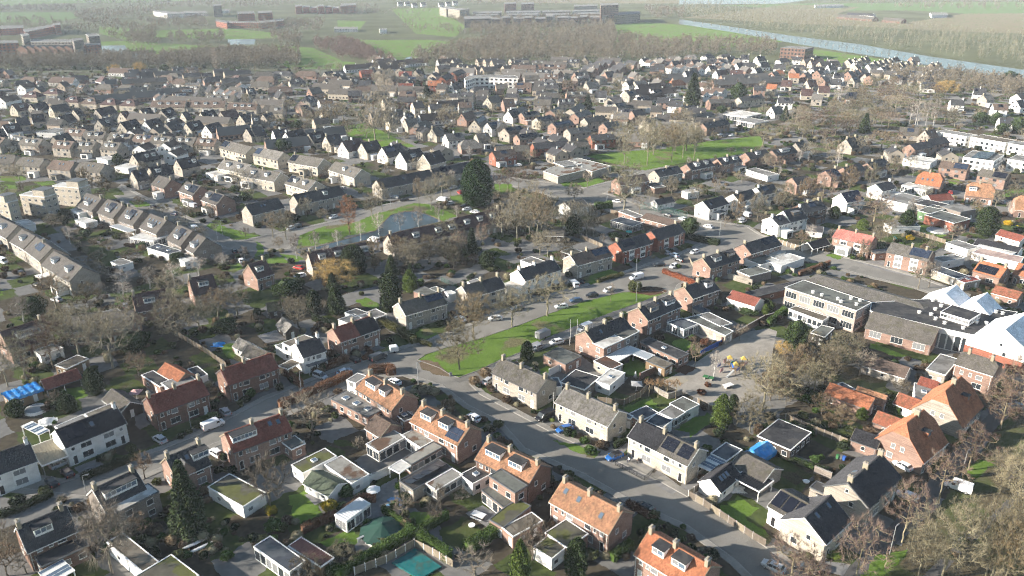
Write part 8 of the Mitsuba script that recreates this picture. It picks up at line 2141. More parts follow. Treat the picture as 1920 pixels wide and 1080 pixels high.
# name: height, radius, base, limb count, twigs, blade half width, blade length, droop, bark, twig colour
BARE = dict(plane=(11, 4.6, 3.0, 260, 3200, .016, .9, 0, (.26, .235, .18), (.255, .222, .16), .6, .6), olive=(11, 4.6, 3.0, 280, 4200, .015, .85, 0, (.22, .195, .13), (.235, .208, .14), .5, .6), small=(5, 2.2, 1.3, 110, 1200, .015, .6, 0, (.2, .17, .13), (.24, .205, .165), .5, .55), roundbare=(8, 3.4, 1.4, 220, 4200, .016, .8, 0, (.19, .165, .13), (.21, .182, .13), .5, .7),
    birch=(9, 2.1, 2.4, 130, 1700, .016, .75, .12, (.62, .6, .56), (.33, .285, .245), .5, .5), linden=(11, 4.2, 3.4, 240, 4200, .015, .75, 0, (.28, .24, .155), (.19, .135, .112), .45, .7), willow=(9, 4.0, 2.0, 160, 4000, .022, 1.3, .45, (.25, .2, .12), (.42, .29, .11), .5, .6),
    weep=(9, 3.0, 2, 160, 2800, .016, 1.1, .4, (.22, .19, .14), (.22, .185, .15), .5, .55), larch=(12, 2.1, 1.5, 150, 3600, .022, .6, .1, (.16, .12, .09), (.32, .175, .105), .5, .5), pollard=(5, 1.3, 2.4, 30, 460, .019, .7, 0, (.25, .21, .14), (.31, .2, .11), .6, .5),
    palebare=(13, 5.4, 2.5, 240, 4400, .024, 1.0, 0, (.3, .265, .2), (.33, .285, .22), .55, .7), poplar=(20, 2.0, 2, 150, 3000, .03, 1.2, 0, (.33, .28, .22), (.34, .28, .22), .5, .6), sapling=(9, 1.1, 3, 40, 300, .03, .9, 0, (.22, .21, .19), (.25, .22, .18), 1.1, .5))
NV = dict(plane=5, olive=4, small=4, roundbare=5, birch=3, linden=3)
EVER = dict(spruce=('cone', 12, 2.05, 15000, .34, (.045, .062, .026)), yew=('dome', 6, 2.0, 5000, .24, (.032, .048, .018)), thuja=('column', 7, 1.7, 5000, .26, (.085, .12, .025)), cypress=('dome', 18, 6.0, 24000, .42, (.03, .062, .018)), roundever=('ball', 6, 3.2, 5200, .28, (.035, .055, .017)))
TCAT = dict(plane='bare spreading tree with brown twigs', olive='bare spreading tree with pale olive twigs', small='small bare garden tree', roundbare='dense round bare tree', birch='bare birch with white trunk', linden='bare tree with reddish brown twigs', willow='golden twigged willow', weep='bare weeping tree', larch='orange brown conical tree', pollard='pollarded tree with orange twigs',
    palebare='pale bare tree', poplar='tall narrow bare poplar', sapling='young slender bare tree', spruce='dark conical spruce', yew='dark evergreen tree', thuja='light green columnar conifer', cypress='huge dense dark conifer', roundever='round dark evergreen')
tcount = {}
def group(name, parts): scene[name] = {'type': 'shapegroup', **parts}
for kd, (H, R, b, n, tw, w, l, dr_, bark, twc, th, sh) in BARE.items():
    for v in range(NV.get(kd, 1)):
        tr, cr = grow(11 * v + len(kd), H, R * (1, .9, 1.1, .85, 1)[v], b * (1, .8, 1.2, 1, .6)[v], H - .4, n, int(tw * (1, 1.25, .8, 1.1, .9)[v]), w, l, dr_, (.35, .6, .2, .8, .3)[v], sh, th, ribs=kd in ('birch', 'larch', 'poplar', 'sapling', 'linden'))
        sc = np.array([(1, 1, 1), (.68, .66, .64), (1.18, 1.15, 1.1), (.95, .82, .72), (.82, .86, .78)][v])
        group(f'proto_{kd}_{v}', {'trunk': mikit.ply(tr, 'bark', smooth=True, color=tint(tr[0], np.array(bark) * (1, .8, 1, .75, .9)[v], 6, .12, v)), 'crown': mikit.ply(cr, 'bark', smooth=False, color=tint(cr[0], np.array(twc) * sc, 3, .3, v))})
for kd, (form, H, R, n, sz, col) in EVER.items():
    for v in range(2 if kd != 'cypress' else 1):
        p, d = evergreen(v * 5 + len(kd), form, n); lf = leafblades(p * [R, R, H], d, sz, v)
        tr = trimesh.creation.cylinder(radius=.16 if kd != 'cypress' else .5, height=H * .7, sections=8).apply_translation([0, 0, H * .35])
        group(f'proto_{kd}_{v}', {'trunk': mikit.ply(tr, 'bark', color=np.tile([.08, .06, .04], (len(tr.vertices), 1))), 'crown': mikit.ply(joined(lf, cr := core(form, H, R, v)), 'leaves', color=np.vstack([tint(lf[0], np.array(col) * (1, 1.25)[v], 3, .45, v), np.tile(np.array(col), (len(cr[0]), 1))]))})
def place(key, proto, x, y, rot, sxy, sz, z=0.0):
    scene[key] = {'type': 'instance', 'to_world': T4().translate([x, y, z]).rotate([0, 0, 1], rot).scale([sxy, sxy, sz]), 'g': {'type': 'ref', 'id': proto}}
# the 300 that show largest are trees of their own; the rest join the small trees of the estate
TREES.sort(key=lambda t: -t[4] / math.hypot(t[2], t[3])); small_trees, TREES = TREES[300:], TREES[:300]; TREES.sort(key=lambda t: t[3])
tr_ = rank(TREES, lambda t: ((t[0], t[1]), t[2] / t[3]))
for i, (r, kd, x, y, h, wd) in enumerate(TREES):
    key = numbered('tree'); nv = NV[kd] if kd in NV else 2 if kd in EVER and kd != 'cypress' else 1
    H, R = (BARE[kd][0], BARE[kd][1]) if kd in BARE else EVER[kd][1:3]
    h = max(h, 2.0); sxy = (wd / 2 / R) if wd else h / H
    place(key, f'proto_{kd}_{i * 7 % 11 % nv}', x, y, (i * 77) % 360, min(max(sxy, .3 * h / H), 2.2 * h / H), h / H)
    tag(key, f'{TCAT[kd]}{tr_[i]} {ROWS[r]}', 'tree', 'trees ' + ROWS[r])
for i, (r, kd, x, y, h, wd) in enumerate(small_trees):
    H, R = (BARE[kd][0], BARE[kd][1]) if kd in BARE else EVER[kd][1:3]; nv = NV.get(kd, 2 if kd in EVER and kd != 'cypress' else 1)
    place(f'distant_garden_trees__{i + 1:03d}', f'proto_{kd}_{i % nv}', x, y, i * 77 % 360, (wd / 2 / R) if wd else h / H, h / H)
# woods that read as one mass
def lowtree(seed, c, H, R, n, w, l, narrow=False):
    tr, cr = grow(seed, H, R, H * .18, H, 26, n, w, l, 0, .4, .45, .9, ribs=narrow); v = np.vstack([tr[0], cr[0]]); f = np.vstack([tr[1], cr[1] + len(tr[0])])
    return mikit.ply((v, f), 'bark', color=np.vstack([tint(tr[0], np.array(c) * .85, 6, .1, 1), tint(cr[0], c, 3, .25, 2)]))
WT = dict(belt=(.215, .182, .135), rows=(.2, .185, .15), red=(.21, .145, .12), young=(.25, .235, .165))
for t, c in WT.items():
    for v in range(3): group(f'proto_wood_{t}_{v}', {'tree': lowtree(v + 40, np.array(c) * (1, .85, 1.15)[v], 12, 3.2 if t != 'young' else 1.9, 620 if t != 'young' else 170, .05, 1.5, t in ('young', 'rows'))})
wk = {}
for t, pts, n, h0, h1 in WOODS:
    pg = hull_sheet(pts); a, b, c, d = pg.bounds; k = 0
    for _ in range(n * 12):
        if k >= n: break
        x, y = rng.uniform(a, c), rng.uniform(b, d)
        if not pg.contains(Point(x, y)): continue
        k += 1; h = rng.uniform(h0, h1); j = wk.get(t, 0) + 1; wk[t] = j; nm = dict(belt='woodland', rows='poplar_rows', red='reddish_scrub', young='young_plantation')[t]
        place(f'{nm}__{j:03d}', f'proto_wood_{t}_{j % 3}', x, y, rng.uniform(0, 360), h / 12 * rng.uniform(.85, 1.2), h / 12)
for t, l in (('woodland', 'brown bare woodland between the housing estate and the fields'), ('poplar_rows', 'rows of bare poplars in the far fields at upper left'), ('reddish_scrub', 'reddish bare scrub beside the straight far avenue'), ('young_plantation', 'pale plantation of thin bare trees beyond the canal')): tag(t, l, 'woodland', None, 'stuff')
# shrubs, single and as ground cover
SHC = dict(green=(.06, .105, .025), dark=(.028, .042, .018), olive=(.085, .095, .035), yellow=(.28, .22, .02), yellowbright=(.55, .38, .02), lime=(.17, .22, .04), rust=(.13, .06, .035), straw=(.28, .25, .16), strawbrown=(.19, .14, .085), brown=(.12, .085, .055))
for i, (k, c) in enumerate(SHC.items()):
    p, d = evergreen(i + 3, 'ball', 2600); lf = leafblades(p * [1, 1, 1.5], d, .17, i, .6 if k not in ('straw', 'strawbrown', 'lime') else .2)
    tr = trimesh.creation.cylinder(radius=.05, height=.7, sections=6).apply_translation([0, 0, .35])
    group('proto_shrub_' + k, {'stem': mikit.ply(tr, 'bark', color=np.tile([.08, .06, .04], (len(tr.vertices), 1))), 'foliage': mikit.ply(joined(lf, cr := core('ball', 1.5, 1, i)), 'leaves', color=np.vstack([tint(lf[0], c, 3, .4, i), np.tile(np.array(c), (len(cr[0]), 1))]))})
# hedges
HC_ = dict(brown=(.155, .082, .048), dark=(.03, .042, .018), olive=(.085, .085, .03), green=(.06, .10, .022), rust=(.25, .085, .045))
def hedge(key, pts, h, w, col, seed):
    ls = LineString(pts); L = ls.length; g = np.random.default_rng(seed); n = int(min(9000, L * (2 * h + w) * 55)); P, N = [], []
    t = g.random(n) * L; side = g.random(n) * (2 * h + w); bx = np.array(ls.coords)
    seg = np.concatenate([[0], np.cumsum(np.linalg.norm(np.diff(bx, axis=0), axis=1))]); i = np.clip(np.searchsorted(seg, t, 'right') - 1, 0, len(bx) - 2); d = bx[i + 1] - bx[i]; d /= np.linalg.norm(d, axis=1, keepdims=True); c = bx[i] + d * (t - seg[i])[:, None]; nr = np.column_stack([-d[:, 1], d[:, 0]])
    hw = w / 2 * (1 + .18 * np.sin(t * 1.7 + seed)); top = h * (1 + .07 * np.sin(t * 1.1)); left, right = side < h, side > h + w
    off = np.where(left, -hw, np.where(right, hw, (side - h - w / 2) / w * 2 * hw)); z = np.where(left, side / h * top, np.where(right, (side - h - w) / h * top, top)); jit = g.normal(0, .07, n)
    P = np.column_stack([c + nr * (off + np.where(left | right, np.sign(off) * jit, 0))[:, None], z + np.where(left | right, 0, jit)]); N = np.column_stack([nr * np.where(left, -1, np.where(right, 1, 0))[:, None], np.where(left | right, .3, 1)])
    lf = leafblades(P, N, .24, seed); scene[key + '__foliage'] = mikit.ply(lf, 'leaves', color=tint(lf[0], HC_[col], 3, .4, seed))
    core = ls.buffer(w / 2 * .72, cap_style=2); m = trimesh.creation.extrude_polygon(core, h * .88, engine='earcut'); scene[key + '__branches'] = mikit.ply(m, 'bark', color=np.tile(np.array(HC_[col]), (len(m.vertices), 1)))
for i, (kind, label, pts, o) in enumerate(LINES):
    if kind == 'hedge': key = numbered('hedge'); tag(key, label, 'hedge'); hedge(key, pts, o['h'], o['w'], o['col'], i); continue
    key = numbered({'fence': 'timber_fence', 'wall': 'garden_wall', 'mesh': 'metal_fence'}[kind]); tag(key, label, 'wall' if kind == 'wall' else 'fence'); h = o['h']; far = math.hypot(*pts[0]) > 300
    for a, b in zip(pts, pts[1:]):
        a, b = np.array(a), np.array(b); L = np.linalg.norm(b - a); ang = math.degrees(math.atan2(*(b - a)[::-1])); M = frame(a[0], a[1], ang); n = max(1, round(L / 1.9)); s = L / n
        if kind == 'wall':
            part(key, 'wall_face', MB().box(0, L, -.11, .11, 0, h), wmat(o['col']), M); part(key, 'coping', MB().box(-.02, L + .02, -.16, .16, h + .001, h + .07), 'm_concrete', M)
            for j in range(0, n + 1, 3): part(key, 'pier', MB().box(j * s - .18, j * s + .18, -.18, .18, 0, h + .16), wmat(o['col']), M)
        elif kind == 'fence':
            for j in range(n):
                p = MB(); q = random.Random(i * 99 + j)
                for k in range(8 if not far else 1): m_ = 8 if not far else 1; z1 = h - .08 + (.12 * math.sin(math.pi * (k + .5) / m_) if 'arched' in label else 0); p.box(j * s + .07 + (s - .14) * k / m_ + .008, j * s + .07 + (s - .14) * (k + 1) / m_ - .008, -.03 + .012 * (k % 2), .03 + .012 * (k % 2), .12, z1)
                part(key, 'panel', p, ('fence_a', 'fence_b', 'fence_c')[q.randrange(3)], M); part(key, 'post', MB().box(j * s - .065, j * s + .065, -.065, .065, 0, h + .1), 'm_concrete' if 'white' not in label else 'm_white', M)
        else:
            m = {'green': 'm_wgreen', 'blue': 'm_bluepaint', 'black': 'm_black'}[o['col']]
            for j in range(n + 1): part(key, 'post', MB().box(j * s - .04, j * s + .04, -.04, .04, 0, h + .05), m, M)
            p = MB(); k = int(L / .16); [p.box(L * j / k - .009, L * j / k + .009, -.008, .008, .1, h) for j in range(k)]; [p.box(0, L, -.02, .02, z, z + .05) for z in (.1, h * .5, h - .05)]; part(key, 'mesh', p, m, M)
            if o['col'] == 'blue': part(key, 'sheet', MB().box(.05, L - .05, .03, .05, .2, h - .1), m, M)
# ------------------------------------------------------------------ vehicles
def cyl(x, y, z, r, w, n=14):
    m = trimesh.creation.cylinder(radius=r, height=w, sections=n); m.apply_transform(trimesh.transformations.rotation_matrix(math.pi / 2, [1, 0, 0])); m.apply_translation([x, y, z]); return np.array(m.vertices), np.array(m.faces)
def loft(rings):
    """closed rings of equal length joined into a hull"""
    n = len(rings[0]); v = np.vstack(rings); f = []
    for k in range(len(rings) - 1):
        for i in range(n): a, b = k * n + i, k * n + (i + 1) % n; f += [(a, b, b + n), (a, b + n, a + n)]
    for i in range(1, n - 1): f += [(0, i + 1, i), ((len(rings) - 1) * n, (len(rings) - 1) * n + i, (len(rings) - 1) * n + i + 1)]
    return v, np.array(f)
def vehicle(col, kind):
    van = kind == 'van'; mini = kind == 'minivan'
    L, Wd, H = (5.2, 2.0, 2.15) if van else (4.4, 1.78, 1.75) if mini else (4.3, 1.78, 1.48)
    paint = 'car_' + col; h = L / 2
    # lower body: cross-sections along x (front is +x)
    st = [(-h, .78, .42, .86), (-h + .12, .94, .3, .98), (-h + .6, 1, .24, 1.0), (-.2, 1, .22, .98), (h - 1.25, 1, .24, .96), (h - .5, .96, .26, .86), (h - .12, .86, .32, .74), (h, .7, .42, .64)]
    if van: st = [(-h, .95, .42, 1.9), (-h + .1, 1, .35, 2.08), (.6, 1, .3, 2.12), (1.25, 1, .3, 2.0), (1.75, .98, .3, 1.18), (h - .2, .9, .34, .98), (h, .74, .45, .8)]
    rings = []
    for x, w, z0, z1 in st:
        y = Wd / 2 * w; rings.append(np.array([(x, -y * .92, z0), (x, y * .92, z0), (x, y, z0 + .2), (x, y, z1 - .14), (x, y * (.9 if not van else .88), z1), (x, -y * (.9 if not van else .88), z1), (x, -y, z1 - .14), (x, -y, z0 + .2)]))
    P = {'body': mikit.ply(loft(rings), paint, smooth=35)}
    if van:
        b = MB(); b.obox((1.55, 0, 1.6), (.28, 0, -.42), (0, .82, 0), (.02, 0, .014)); P['windscreen'] = mikit.ply(b.mesh()[:2], 'm_glass')
        b = MB(); [b.box(.55, 1.25, *sorted((s * .96, s * 1.012)), 1.25, 1.8) for s in (-1, 1)]; P['side_window'] = mikit.ply(b.mesh()[:2], 'm_glass')
        b = MB(); b.box(-h - .01, -h + .03, -.75, .75, 1.25, 1.75); P['rear_window'] = mikit.ply(b.mesh()[:2], 'm_glass')
        wx = (1.65, -1.55); wr = .34
    else:
        r = H; back = -h + (.12 if mini else .35)
        def cab(s, z0, z1, inset):
            x = [(back, .95, z0), (back + .42, .9, z1), (.45, .9, z1), (1.2 if not mini else 1.35, .95, z0)]; y0, y1 = Wd / 2 * .93 * s, Wd / 2 * .74 * s
            return loft([np.array([(x[0][0], -y0, z0), (x[3][0], -y0, z0), (x[3][0], y0, z0), (x[0][0], y0, z0)]), np.array([(x[1][0] + inset, -y1, z1), (x[2][0] - inset, -y1, z1), (x[2][0] - inset, y1, z1), (x[1][0] + inset, y1, z1)])])
        P['window'] = mikit.ply(cab(1, .92, r - .05, 0), 'm_glass')
        b = MB(); x0, x1, y1 = back + .4, .5, Wd / 2 * .75; b.add(*loft([np.array([(x0 - .06, -y1, r - .06), (x1 + .06, -y1, r - .06), (x1 + .06, y1, r - .06), (x0 - .06, y1, r - .06)]), np.array([(x0 + .1, -y1 * .85, r + .01), (x1 - .1, -y1 * .85, r + .01), (x1 - .1, y1 * .85, r + .01), (x0 + .1, y1 * .85, r + .01)])])); P['roof'] = mikit.ply(b.mesh()[:2], paint if kind != 'blackroof' else 'm_black')
        b = MB()
        for s in (-1, 1):
            for xa, xb in ((back + .02, back + .43), (-.15, -.1), (1.2 if not mini else 1.35, .46)):
                a, c = np.array([xa, s * Wd / 2 * .935, .92]), np.array([xb, s * Wd / 2 * .75, r - .05]); d = (c - a) / 2; b.obox(a + d, (.045, 0, 0), (0, .02, 0), d)
        P['pillar'] = mikit.ply(b.mesh()[:2], paint); wx = (h - .85, -h + .85); wr = .31
    for i, (x, s) in enumerate(((wx[0], 1), (wx[0], -1), (wx[1], 1), (wx[1], -1))):
        k = 'wheel' + ('' if i == 0 else f'_{i:03d}'); P[k + '__tyre'] = mikit.ply(cyl(x, s * (Wd / 2 - .1), wr, wr, .22), 'm_rubber'); P[k + '__rim'] = mikit.ply(cyl(x, s * (Wd / 2 - .1), wr, wr * .62, .236), 'm_metal')
    for i, s in enumerate((-1, 1)):
        n = '' if i == 0 else '_001'; zl = .66 if not van else .85
        P['headlight' + n] = mikit.ply(MB().box(h - .14, h - .03, *sorted((s * Wd * .3, s * Wd * .42)), zl - .07, zl + .07).mesh()[:2], 'm_frame'); P['rear_light' + n] = mikit.ply(MB().box(-h - .015, -h + .1, *sorted((s * Wd * .34, s * Wd * .44)), .62, .95 if not van else 1.3).mesh()[:2], 'm_red')
        P['mirror' + n] = mikit.ply(MB().box(.85, 1.0, *sorted((s * Wd * .5, s * Wd * .6)), .92, 1.08).mesh()[:2], paint)
    group(f'proto_{kind}_{col}', P)
made = set()
for kind, col, x, y, ang, label in CARS:
    if label and 'black roof' in label: kind = 'blackroof'
    if (kind, col) not in made: made.add((kind, col)); vehicle(col, kind)
    key = numbered('parked_van' if kind == 'van' else 'parked_car'); place(key, f'proto_{kind}_{col}', x, y, ang, 1, 1, .01); tag(key, label, 'van' if kind == 'van' else 'car', 'parked vehicles')
# ------------------------------------------------------------------ people
def person(key, x, y, top, sit):
    import manifold3d as m3
    def ball(p, r): return m3.Manifold.sphere(r, 10).translate(p)
    def bone(a, ra, b, rb): return m3.Manifold.batch_hull([ball(a, ra), ball(b, rb)])
    hz = .5 if sit else .92
    J = dict(hip=(0, 0, hz), chest=(-.02 if sit else 0, 0, hz + .42), neck=(0, 0, hz + .55), head=(.02, 0, hz + .72))
    body = bone(J['hip'], .145, J['chest'], .16) + bone(J['chest'], .1, J['neck'], .06); legs = None; skin = bone(J['neck'], .055, (0.01, 0, hz + .62), .06) + m3.Manifold.sphere(.1, 18).scale([1, .82, 1.2]).translate(J['head']) + ball((.12, 0, hz + .71), .022)
    for s in (-1, 1):
        sh, el, wr_ = (-.02, s * .2, hz + .46), (.03, s * .26, hz + .18), ((.28, s * .16, hz + .14) if sit else (.1, s * .27, hz - .06))
        body = body + bone((0, s * .05, hz + .45), .09, sh, .075) + bone(sh, .065, el, .05) + bone(el, .05, wr_, .036)
        d = np.array([.07, 0, -.005]) if sit else np.array([.02, 0, -.075]); w = np.array(wr_); palm = bone(tuple(w), .034, tuple(w + d), .036); skin = skin + palm
        for k in range(4): f0 = w + d + [0, (k - 1.5) * .017, 0]; f1 = f0 + d * (.75 - .08 * abs(k - 1.5)); skin = skin + bone(tuple(f0), .0095, tuple(f1), .008) + bone(tuple(f1), .008, tuple(f1 + d * .4 + [0, 0, -.012]), .007)
        skin = skin + bone(tuple(w + d * .3 + [0, -s * .03, 0]), .011, tuple(w + d * .9 + [.02, -s * .045, 0]), .009)
        kn, an = ((.44, s * .12, .5), (.46, s * .12, .09)) if sit else ((.03, s * .11, .5), (-.02, s * .12, .09))
        g = bone((0, s * .09, hz), .1, kn, .065) + bone(kn, .065, an, .042) + bone(an, .045, (an[0] + .17, an[1], .045), .04); legs = g if legs is None else legs + g
    for n, m, mat in (('jacket', body, dict(white='m_white', black='m_black', navy='m_navy')[top]), ('trousers', legs, 'm_navy' if top != 'black' else 'm_black'), ('body', skin, 'm_skin')):
        t = m.refine_to_length(.09).to_mesh(); tm = trimesh.Trimesh(t.vert_properties[:, :3], t.tri_verts); trimesh.smoothing.filter_taubin(tm, iterations=6); v = np.array(tm.vertices) @ frame(0, 0, 215)[:3, :3].T + [x, y, .03]
        scene[f'{key}__{n}'] = mikit.ply((v, np.array(tm.faces)), mat, smooth=True)
    hr2 = m3.Manifold.sphere(.108, 16).scale([1, .86, 1.1]).translate((0, 0, hz + .755)); t = hr2.to_mesh(); scene[f'{key}__hair'] = mikit.ply((np.array(t.vert_properties[:, :3]) @ frame(0, 0, 215)[:3, :3].T + [x, y, .03], np.array(t.tri_verts)), 'm_darkwood', smooth=True)
    if sit:
        c = numbered('garden_chair'); tag(c, 'garden chair under the ' + labels[key]['label'], 'chair'); M = frame(x, y, 215, .02); part(c, 'seat', MB().box(-.22, .25, -.24, .24, .34, .38), 'm_metal', M); part(c, 'backrest', MB().box(-.28, -.24, -.24, .24, .38, .9), 'm_metal', M)
        for a in (-.2, .22):
            for b in (-.22, .22): part(c, 'leg', MB().box(a - .02, a + .02, b - .02, b + .02, 0, .338), 'm_metal', M)
# ------------------------------------------------------------------ street furniture and garden things
def cone(r0, r1, z0, z1, n, x=0, y=0, wave=0):
    t = np.arange(n) * 2 * math.pi / n; k = 1 + wave * (np.arange(n) % 2); return loft([np.column_stack([x + r0 * k * np.cos(t), y + r0 * k * np.sin(t), np.full(n, z0)]), np.column_stack([x + r1 * np.cos(t), y + r1 * np.sin(t), np.full(n, z1)])])
for i, (kind, label, x, y, o) in enumerate(THINGS):
    if kind == 'shrub':
        key = numbered('shrub'); place(key, 'proto_shrub_' + o['col'], x, y, i * 40, o['r'] * .75, o['r'] * .62); tag(key, label, 'shrub'); continue
    key = numbered({'garden_seat': 'lounge_chair'}.get(kind, kind)); M = frame(x, y, o.get('rot', 40)); tag(key, label, {'round_pool': 'pool cover', 'tarp': 'tarpaulin', 'blue_tent': 'tent', 'picnic_table': 'table', 'play_tower': 'climbing frame', 'parasol': 'parasol'}.get(kind, kind.replace('_', ' ')))
    P = lambda n, mb, mat, **k: part(key, n, mb, mat, M, **k)
    if kind == 'street_lamp':
        H = 6.5; P('pole', MB().add(*cone(.075, .05, 0, H, 8)), 'm_metal'); P('arm', MB().box(-.04, .95, -.04, .04, H - .001, H + .07), 'm_metal'); P('lantern', MB().box(.5, 1.2, -.13, .13, H - .08, H - .002), 'm_grey'); P('lamp_glass', MB().box(.56, 1.14, -.1, .1, H - .13, H - .081), 'm_frame')
    elif kind == 'parasol':
        P('pole', MB().add(*cone(.04, .04, 0, o['h'], 8)), 'm_white'); n = 8 if o['col'] == 'white' else 4; P('canopy', MB().add(*cone(o['r'], .05, o['h'] - .55, o['h'], n)), 'm_' + o['col']); P('base', MB().add(*cone(.35, .3, 0, .12, 12)), 'm_concrete')
    elif kind == 'trampoline':
        P('pool_wall', MB().add(*cone(o['r'] * .9, o['r'] * .9, 0, .9, 16)), 'm_frame'); P('cover', MB().add(*cone(o['r'], .12, .95, 2.7, 20, wave=.05)), 'm_darkgreen'); P('mast', MB().add(*cone(.05, .05, 0, 2.8, 8)), 'm_metal')
    elif kind == 'round_pool':
        P('rim', MB().add(*cone(o['r'], o['r'] * .97, 0, .7, 20)), 'm_frame'); P('cover', MB().add(*cone(o['r'] * .9, o['r'] * .3, .71, .95, 20)), 'm_grey')
    elif kind == 'picnic_table':
        m = 'm_' + o['col']; P('table_top', MB().box(-1.37, 1.37, -.76, .76, .72, .78), m)
        for a in (-.9, .9): P('leg', MB().box(a - .15, a + .15, -.5, .5, 0, .718), 'm_concrete')
        P('net', MB().box(-.02, .02, -.78, .78, .782, .9), 'm_metal') if o['col'] == 'green' or 'tennis' in label else [P('bench', MB().box(-1.3, 1.3, s * 1.05 - .15, s * 1.05 + .15, .42, .47), m) for s in (-1, 1)]
    elif kind == 'play_tower':
        for k, (a, b, c) in enumerate(((0, 0, 'm_yellow'), (4.2, .5, 'm_yellow'), (1.8, 3.2, 'm_yellow'))):
            t = P('tower', MB().box(a - .8, a + .8, b - .8, b + .8, 1.2, 1.3), 'm_wood')
            for s in (-1, 1):
                for u in (-1, 1): part(t, 'post', MB().box(a + s * .75 - .06, a + s * .75 + .06, b + u * .75 - .06, b + u * .75 + .06, 0, 2.7), 'm_wood', M)
            part(t, 'tower_roof', MB().add(*cone(1.05, .05, 2.7, 3.6, 4, a, b)), c, M); part(t, 'railing', MB().box(a - .8, a + .8, b - .83, b - .77, 1.3, 2.0), ('m_bluepaint', 'm_pink', 'm_teal')[k], M)
        P('slide', MB().obox((-2.2, 0, .7), (1.5, 0, .6), (0, .3, 0), (.02, 0, .05)), 'm_metal'); P('bridge', MB().box(.8, 3.4, -.4, .4, 1.21, 1.29), 'm_wood'); P('net', MB().obox((1.0, 1.7, 1.3), (.5, .8, 0), (0, 0, .5), (.03, -.02, 0)), 'm_bluepaint')
        for k, (a, b) in enumerate(((-.5, 4.8), (2.8, 5.3), (4.8, 3.4), (-2.4, 2.6))): P('play_panel', MB().box(a - .7, a + .7, b - .05, b + .05, .2, 1.3), ('m_bluepaint', 'm_pink', 'm_frame', 'm_pink')[k])
    elif kind == 'slide':
        P('chute', MB().obox((0, 0, 1), (1.3, 0, -.8), (0, .3, 0), (.03, 0, .05)), 'm_teal'); [P('leg', MB().box(a, a + .06, s * .3 - .03, s * .3 + .03, 0, 1.7), 'm_metal') for a in (-1.4, -.9) for s in (-1, 1)]
    elif kind == 'playhouse':
        P('wall', MB().box(-.8, .8, -.7, .7, .3, 1.5), 'm_pink'); r = MB(); [r.poly([(-1, s * 1, 1.4), (1, s * 1, 1.4), (1, 0, 2.1), (-1, 0, 2.1)]) for s in (-1, 1)]; P('roof', r, 'm_white'); P('door', MB().box(-.3, .3, -.73, -.69, .3, 1.2), 'm_darkwood')
    elif kind == 'tarp':
        g = np.random.default_rng(i); n = 14; u = np.linspace(-1, 1, n); X, Y = np.meshgrid(u, u); rr = np.hypot(X, Y); Z = np.maximum(0, .55 * (1 - rr) + g.normal(0, .1, X.shape)) + .04; I = np.arange(n - 1); q = np.array([(a * n + b, a * n + b + 1, (a + 1) * n + b + 1, (a + 1) * n + b) for a in I for b in I])
        scene[key] = mikit.ply((np.column_stack([X.ravel() * o['r'] * (1 + .2 * np.sin(Y.ravel() * 5)), Y.ravel() * o['r'], Z.ravel()]) + [x, y, 0], q), 'm_white' if o.get('col') else 'm_tealtarp' if 'turq' in label else 'm_bluetarp')
    elif kind == 'blue_tent':
        r = MB(); L = 3.2
        for s in (-1, 1): r.poly([(-L, s * 2.3, 1.4), (L, s * 2.3, 1.4), (L, 0, 2.9), (-L, 0, 2.9)]); r.poly([(-L, s * 2.3, .3), (L, s * 2.3, .3), (L, s * 2.3, 1.4), (-L, s * 2.3, 1.4)])
        for e in (-1,): r.poly([(e * L, -2.3, .3), (e * L, 2.3, .3), (e * L, 2.3, 1.4), (e * L, 0, 2.9), (e * L, -2.3, 1.4)])
        P('tarpaulin', r, 'm_bluetarp'); [P('pole', MB().box(a - .04, a + .04, s * 2.2 - .04, s * 2.2 + .04, 0, 1.38), 'm_metal') for a in (-L + .1, L - .1) for s in (-1, 1)]
    elif kind == 'wheelie_bin':
        m = dict(green='m_green', grey='m_lead', blue='m_bluepaint')[o['col']]; P('bin', MB().add(*loft([np.array([(-.24, -.24, .06), (.24, -.24, .06), (.24, .24, .06), (-.24, .24, .06)]), np.array([(-.29, -.29, 1), (.29, -.29, 1), (.29, .29, 1), (-.29, .29, 1)])])), m); P('lid', MB().box(-.32, .31, -.31, .31, 1.001, 1.07), m); [P('wheel', cyl_mb(-.2, s * .25, .1, .1, .06), 'm_rubber') for s in (-1, 1)]
    elif kind in ('trailer', 'caravan'):
        w = 2.0 if kind == 'trailer' else 2.1; L = 2.4 if kind == 'trailer' else 4.6 if 'caravan' in label else 4; z = 1.9 if kind == 'trailer' else 2.4 if 'caravan' in label else 1.4; z0 = .45
        rings = [np.array([(a, -w / 2 * b, z0), (a, w / 2 * b, z0), (a, w / 2 * b, z * c - .15), (a, w / 2 * b * .86, z * c), (a, -w / 2 * b * .86, z * c), (a, -w / 2 * b, z * c - .15)]) for a, b, c in ((-L / 2, .92, .93), (-L / 2 + .2, 1, 1), (L / 2 - .4, 1, 1), (L / 2, .92, .84))]
        P('box_body' if kind == 'trailer' else 'cover', MB().add(*loft(rings)), 'm_white' if kind == 'trailer' else 'm_grey'); [P('wheel', cyl_mb(0, s * (w / 2 - .05), .3, .3, .2), 'm_rubber') for s in (-1, 1)]; P('drawbar', MB().box(L / 2 - .1, L / 2 + 1.1, -.05, .05, .4, .48), 'm_metal')
    elif kind == 'garden_seat': P('seat_shell', MB().add(*cone(.55, .7, .3, .6, 14)), 'm_white'); P('base', MB().add(*cone(.3, .2, 0, .299, 10)), 'm_metal')
    elif kind == 'laundry_rack':
        for a in (-.8, 0, .8): P('washing', MB().box(a - .3, a + .3, -.02, .02, .3, 1.2), 'm_white'); 
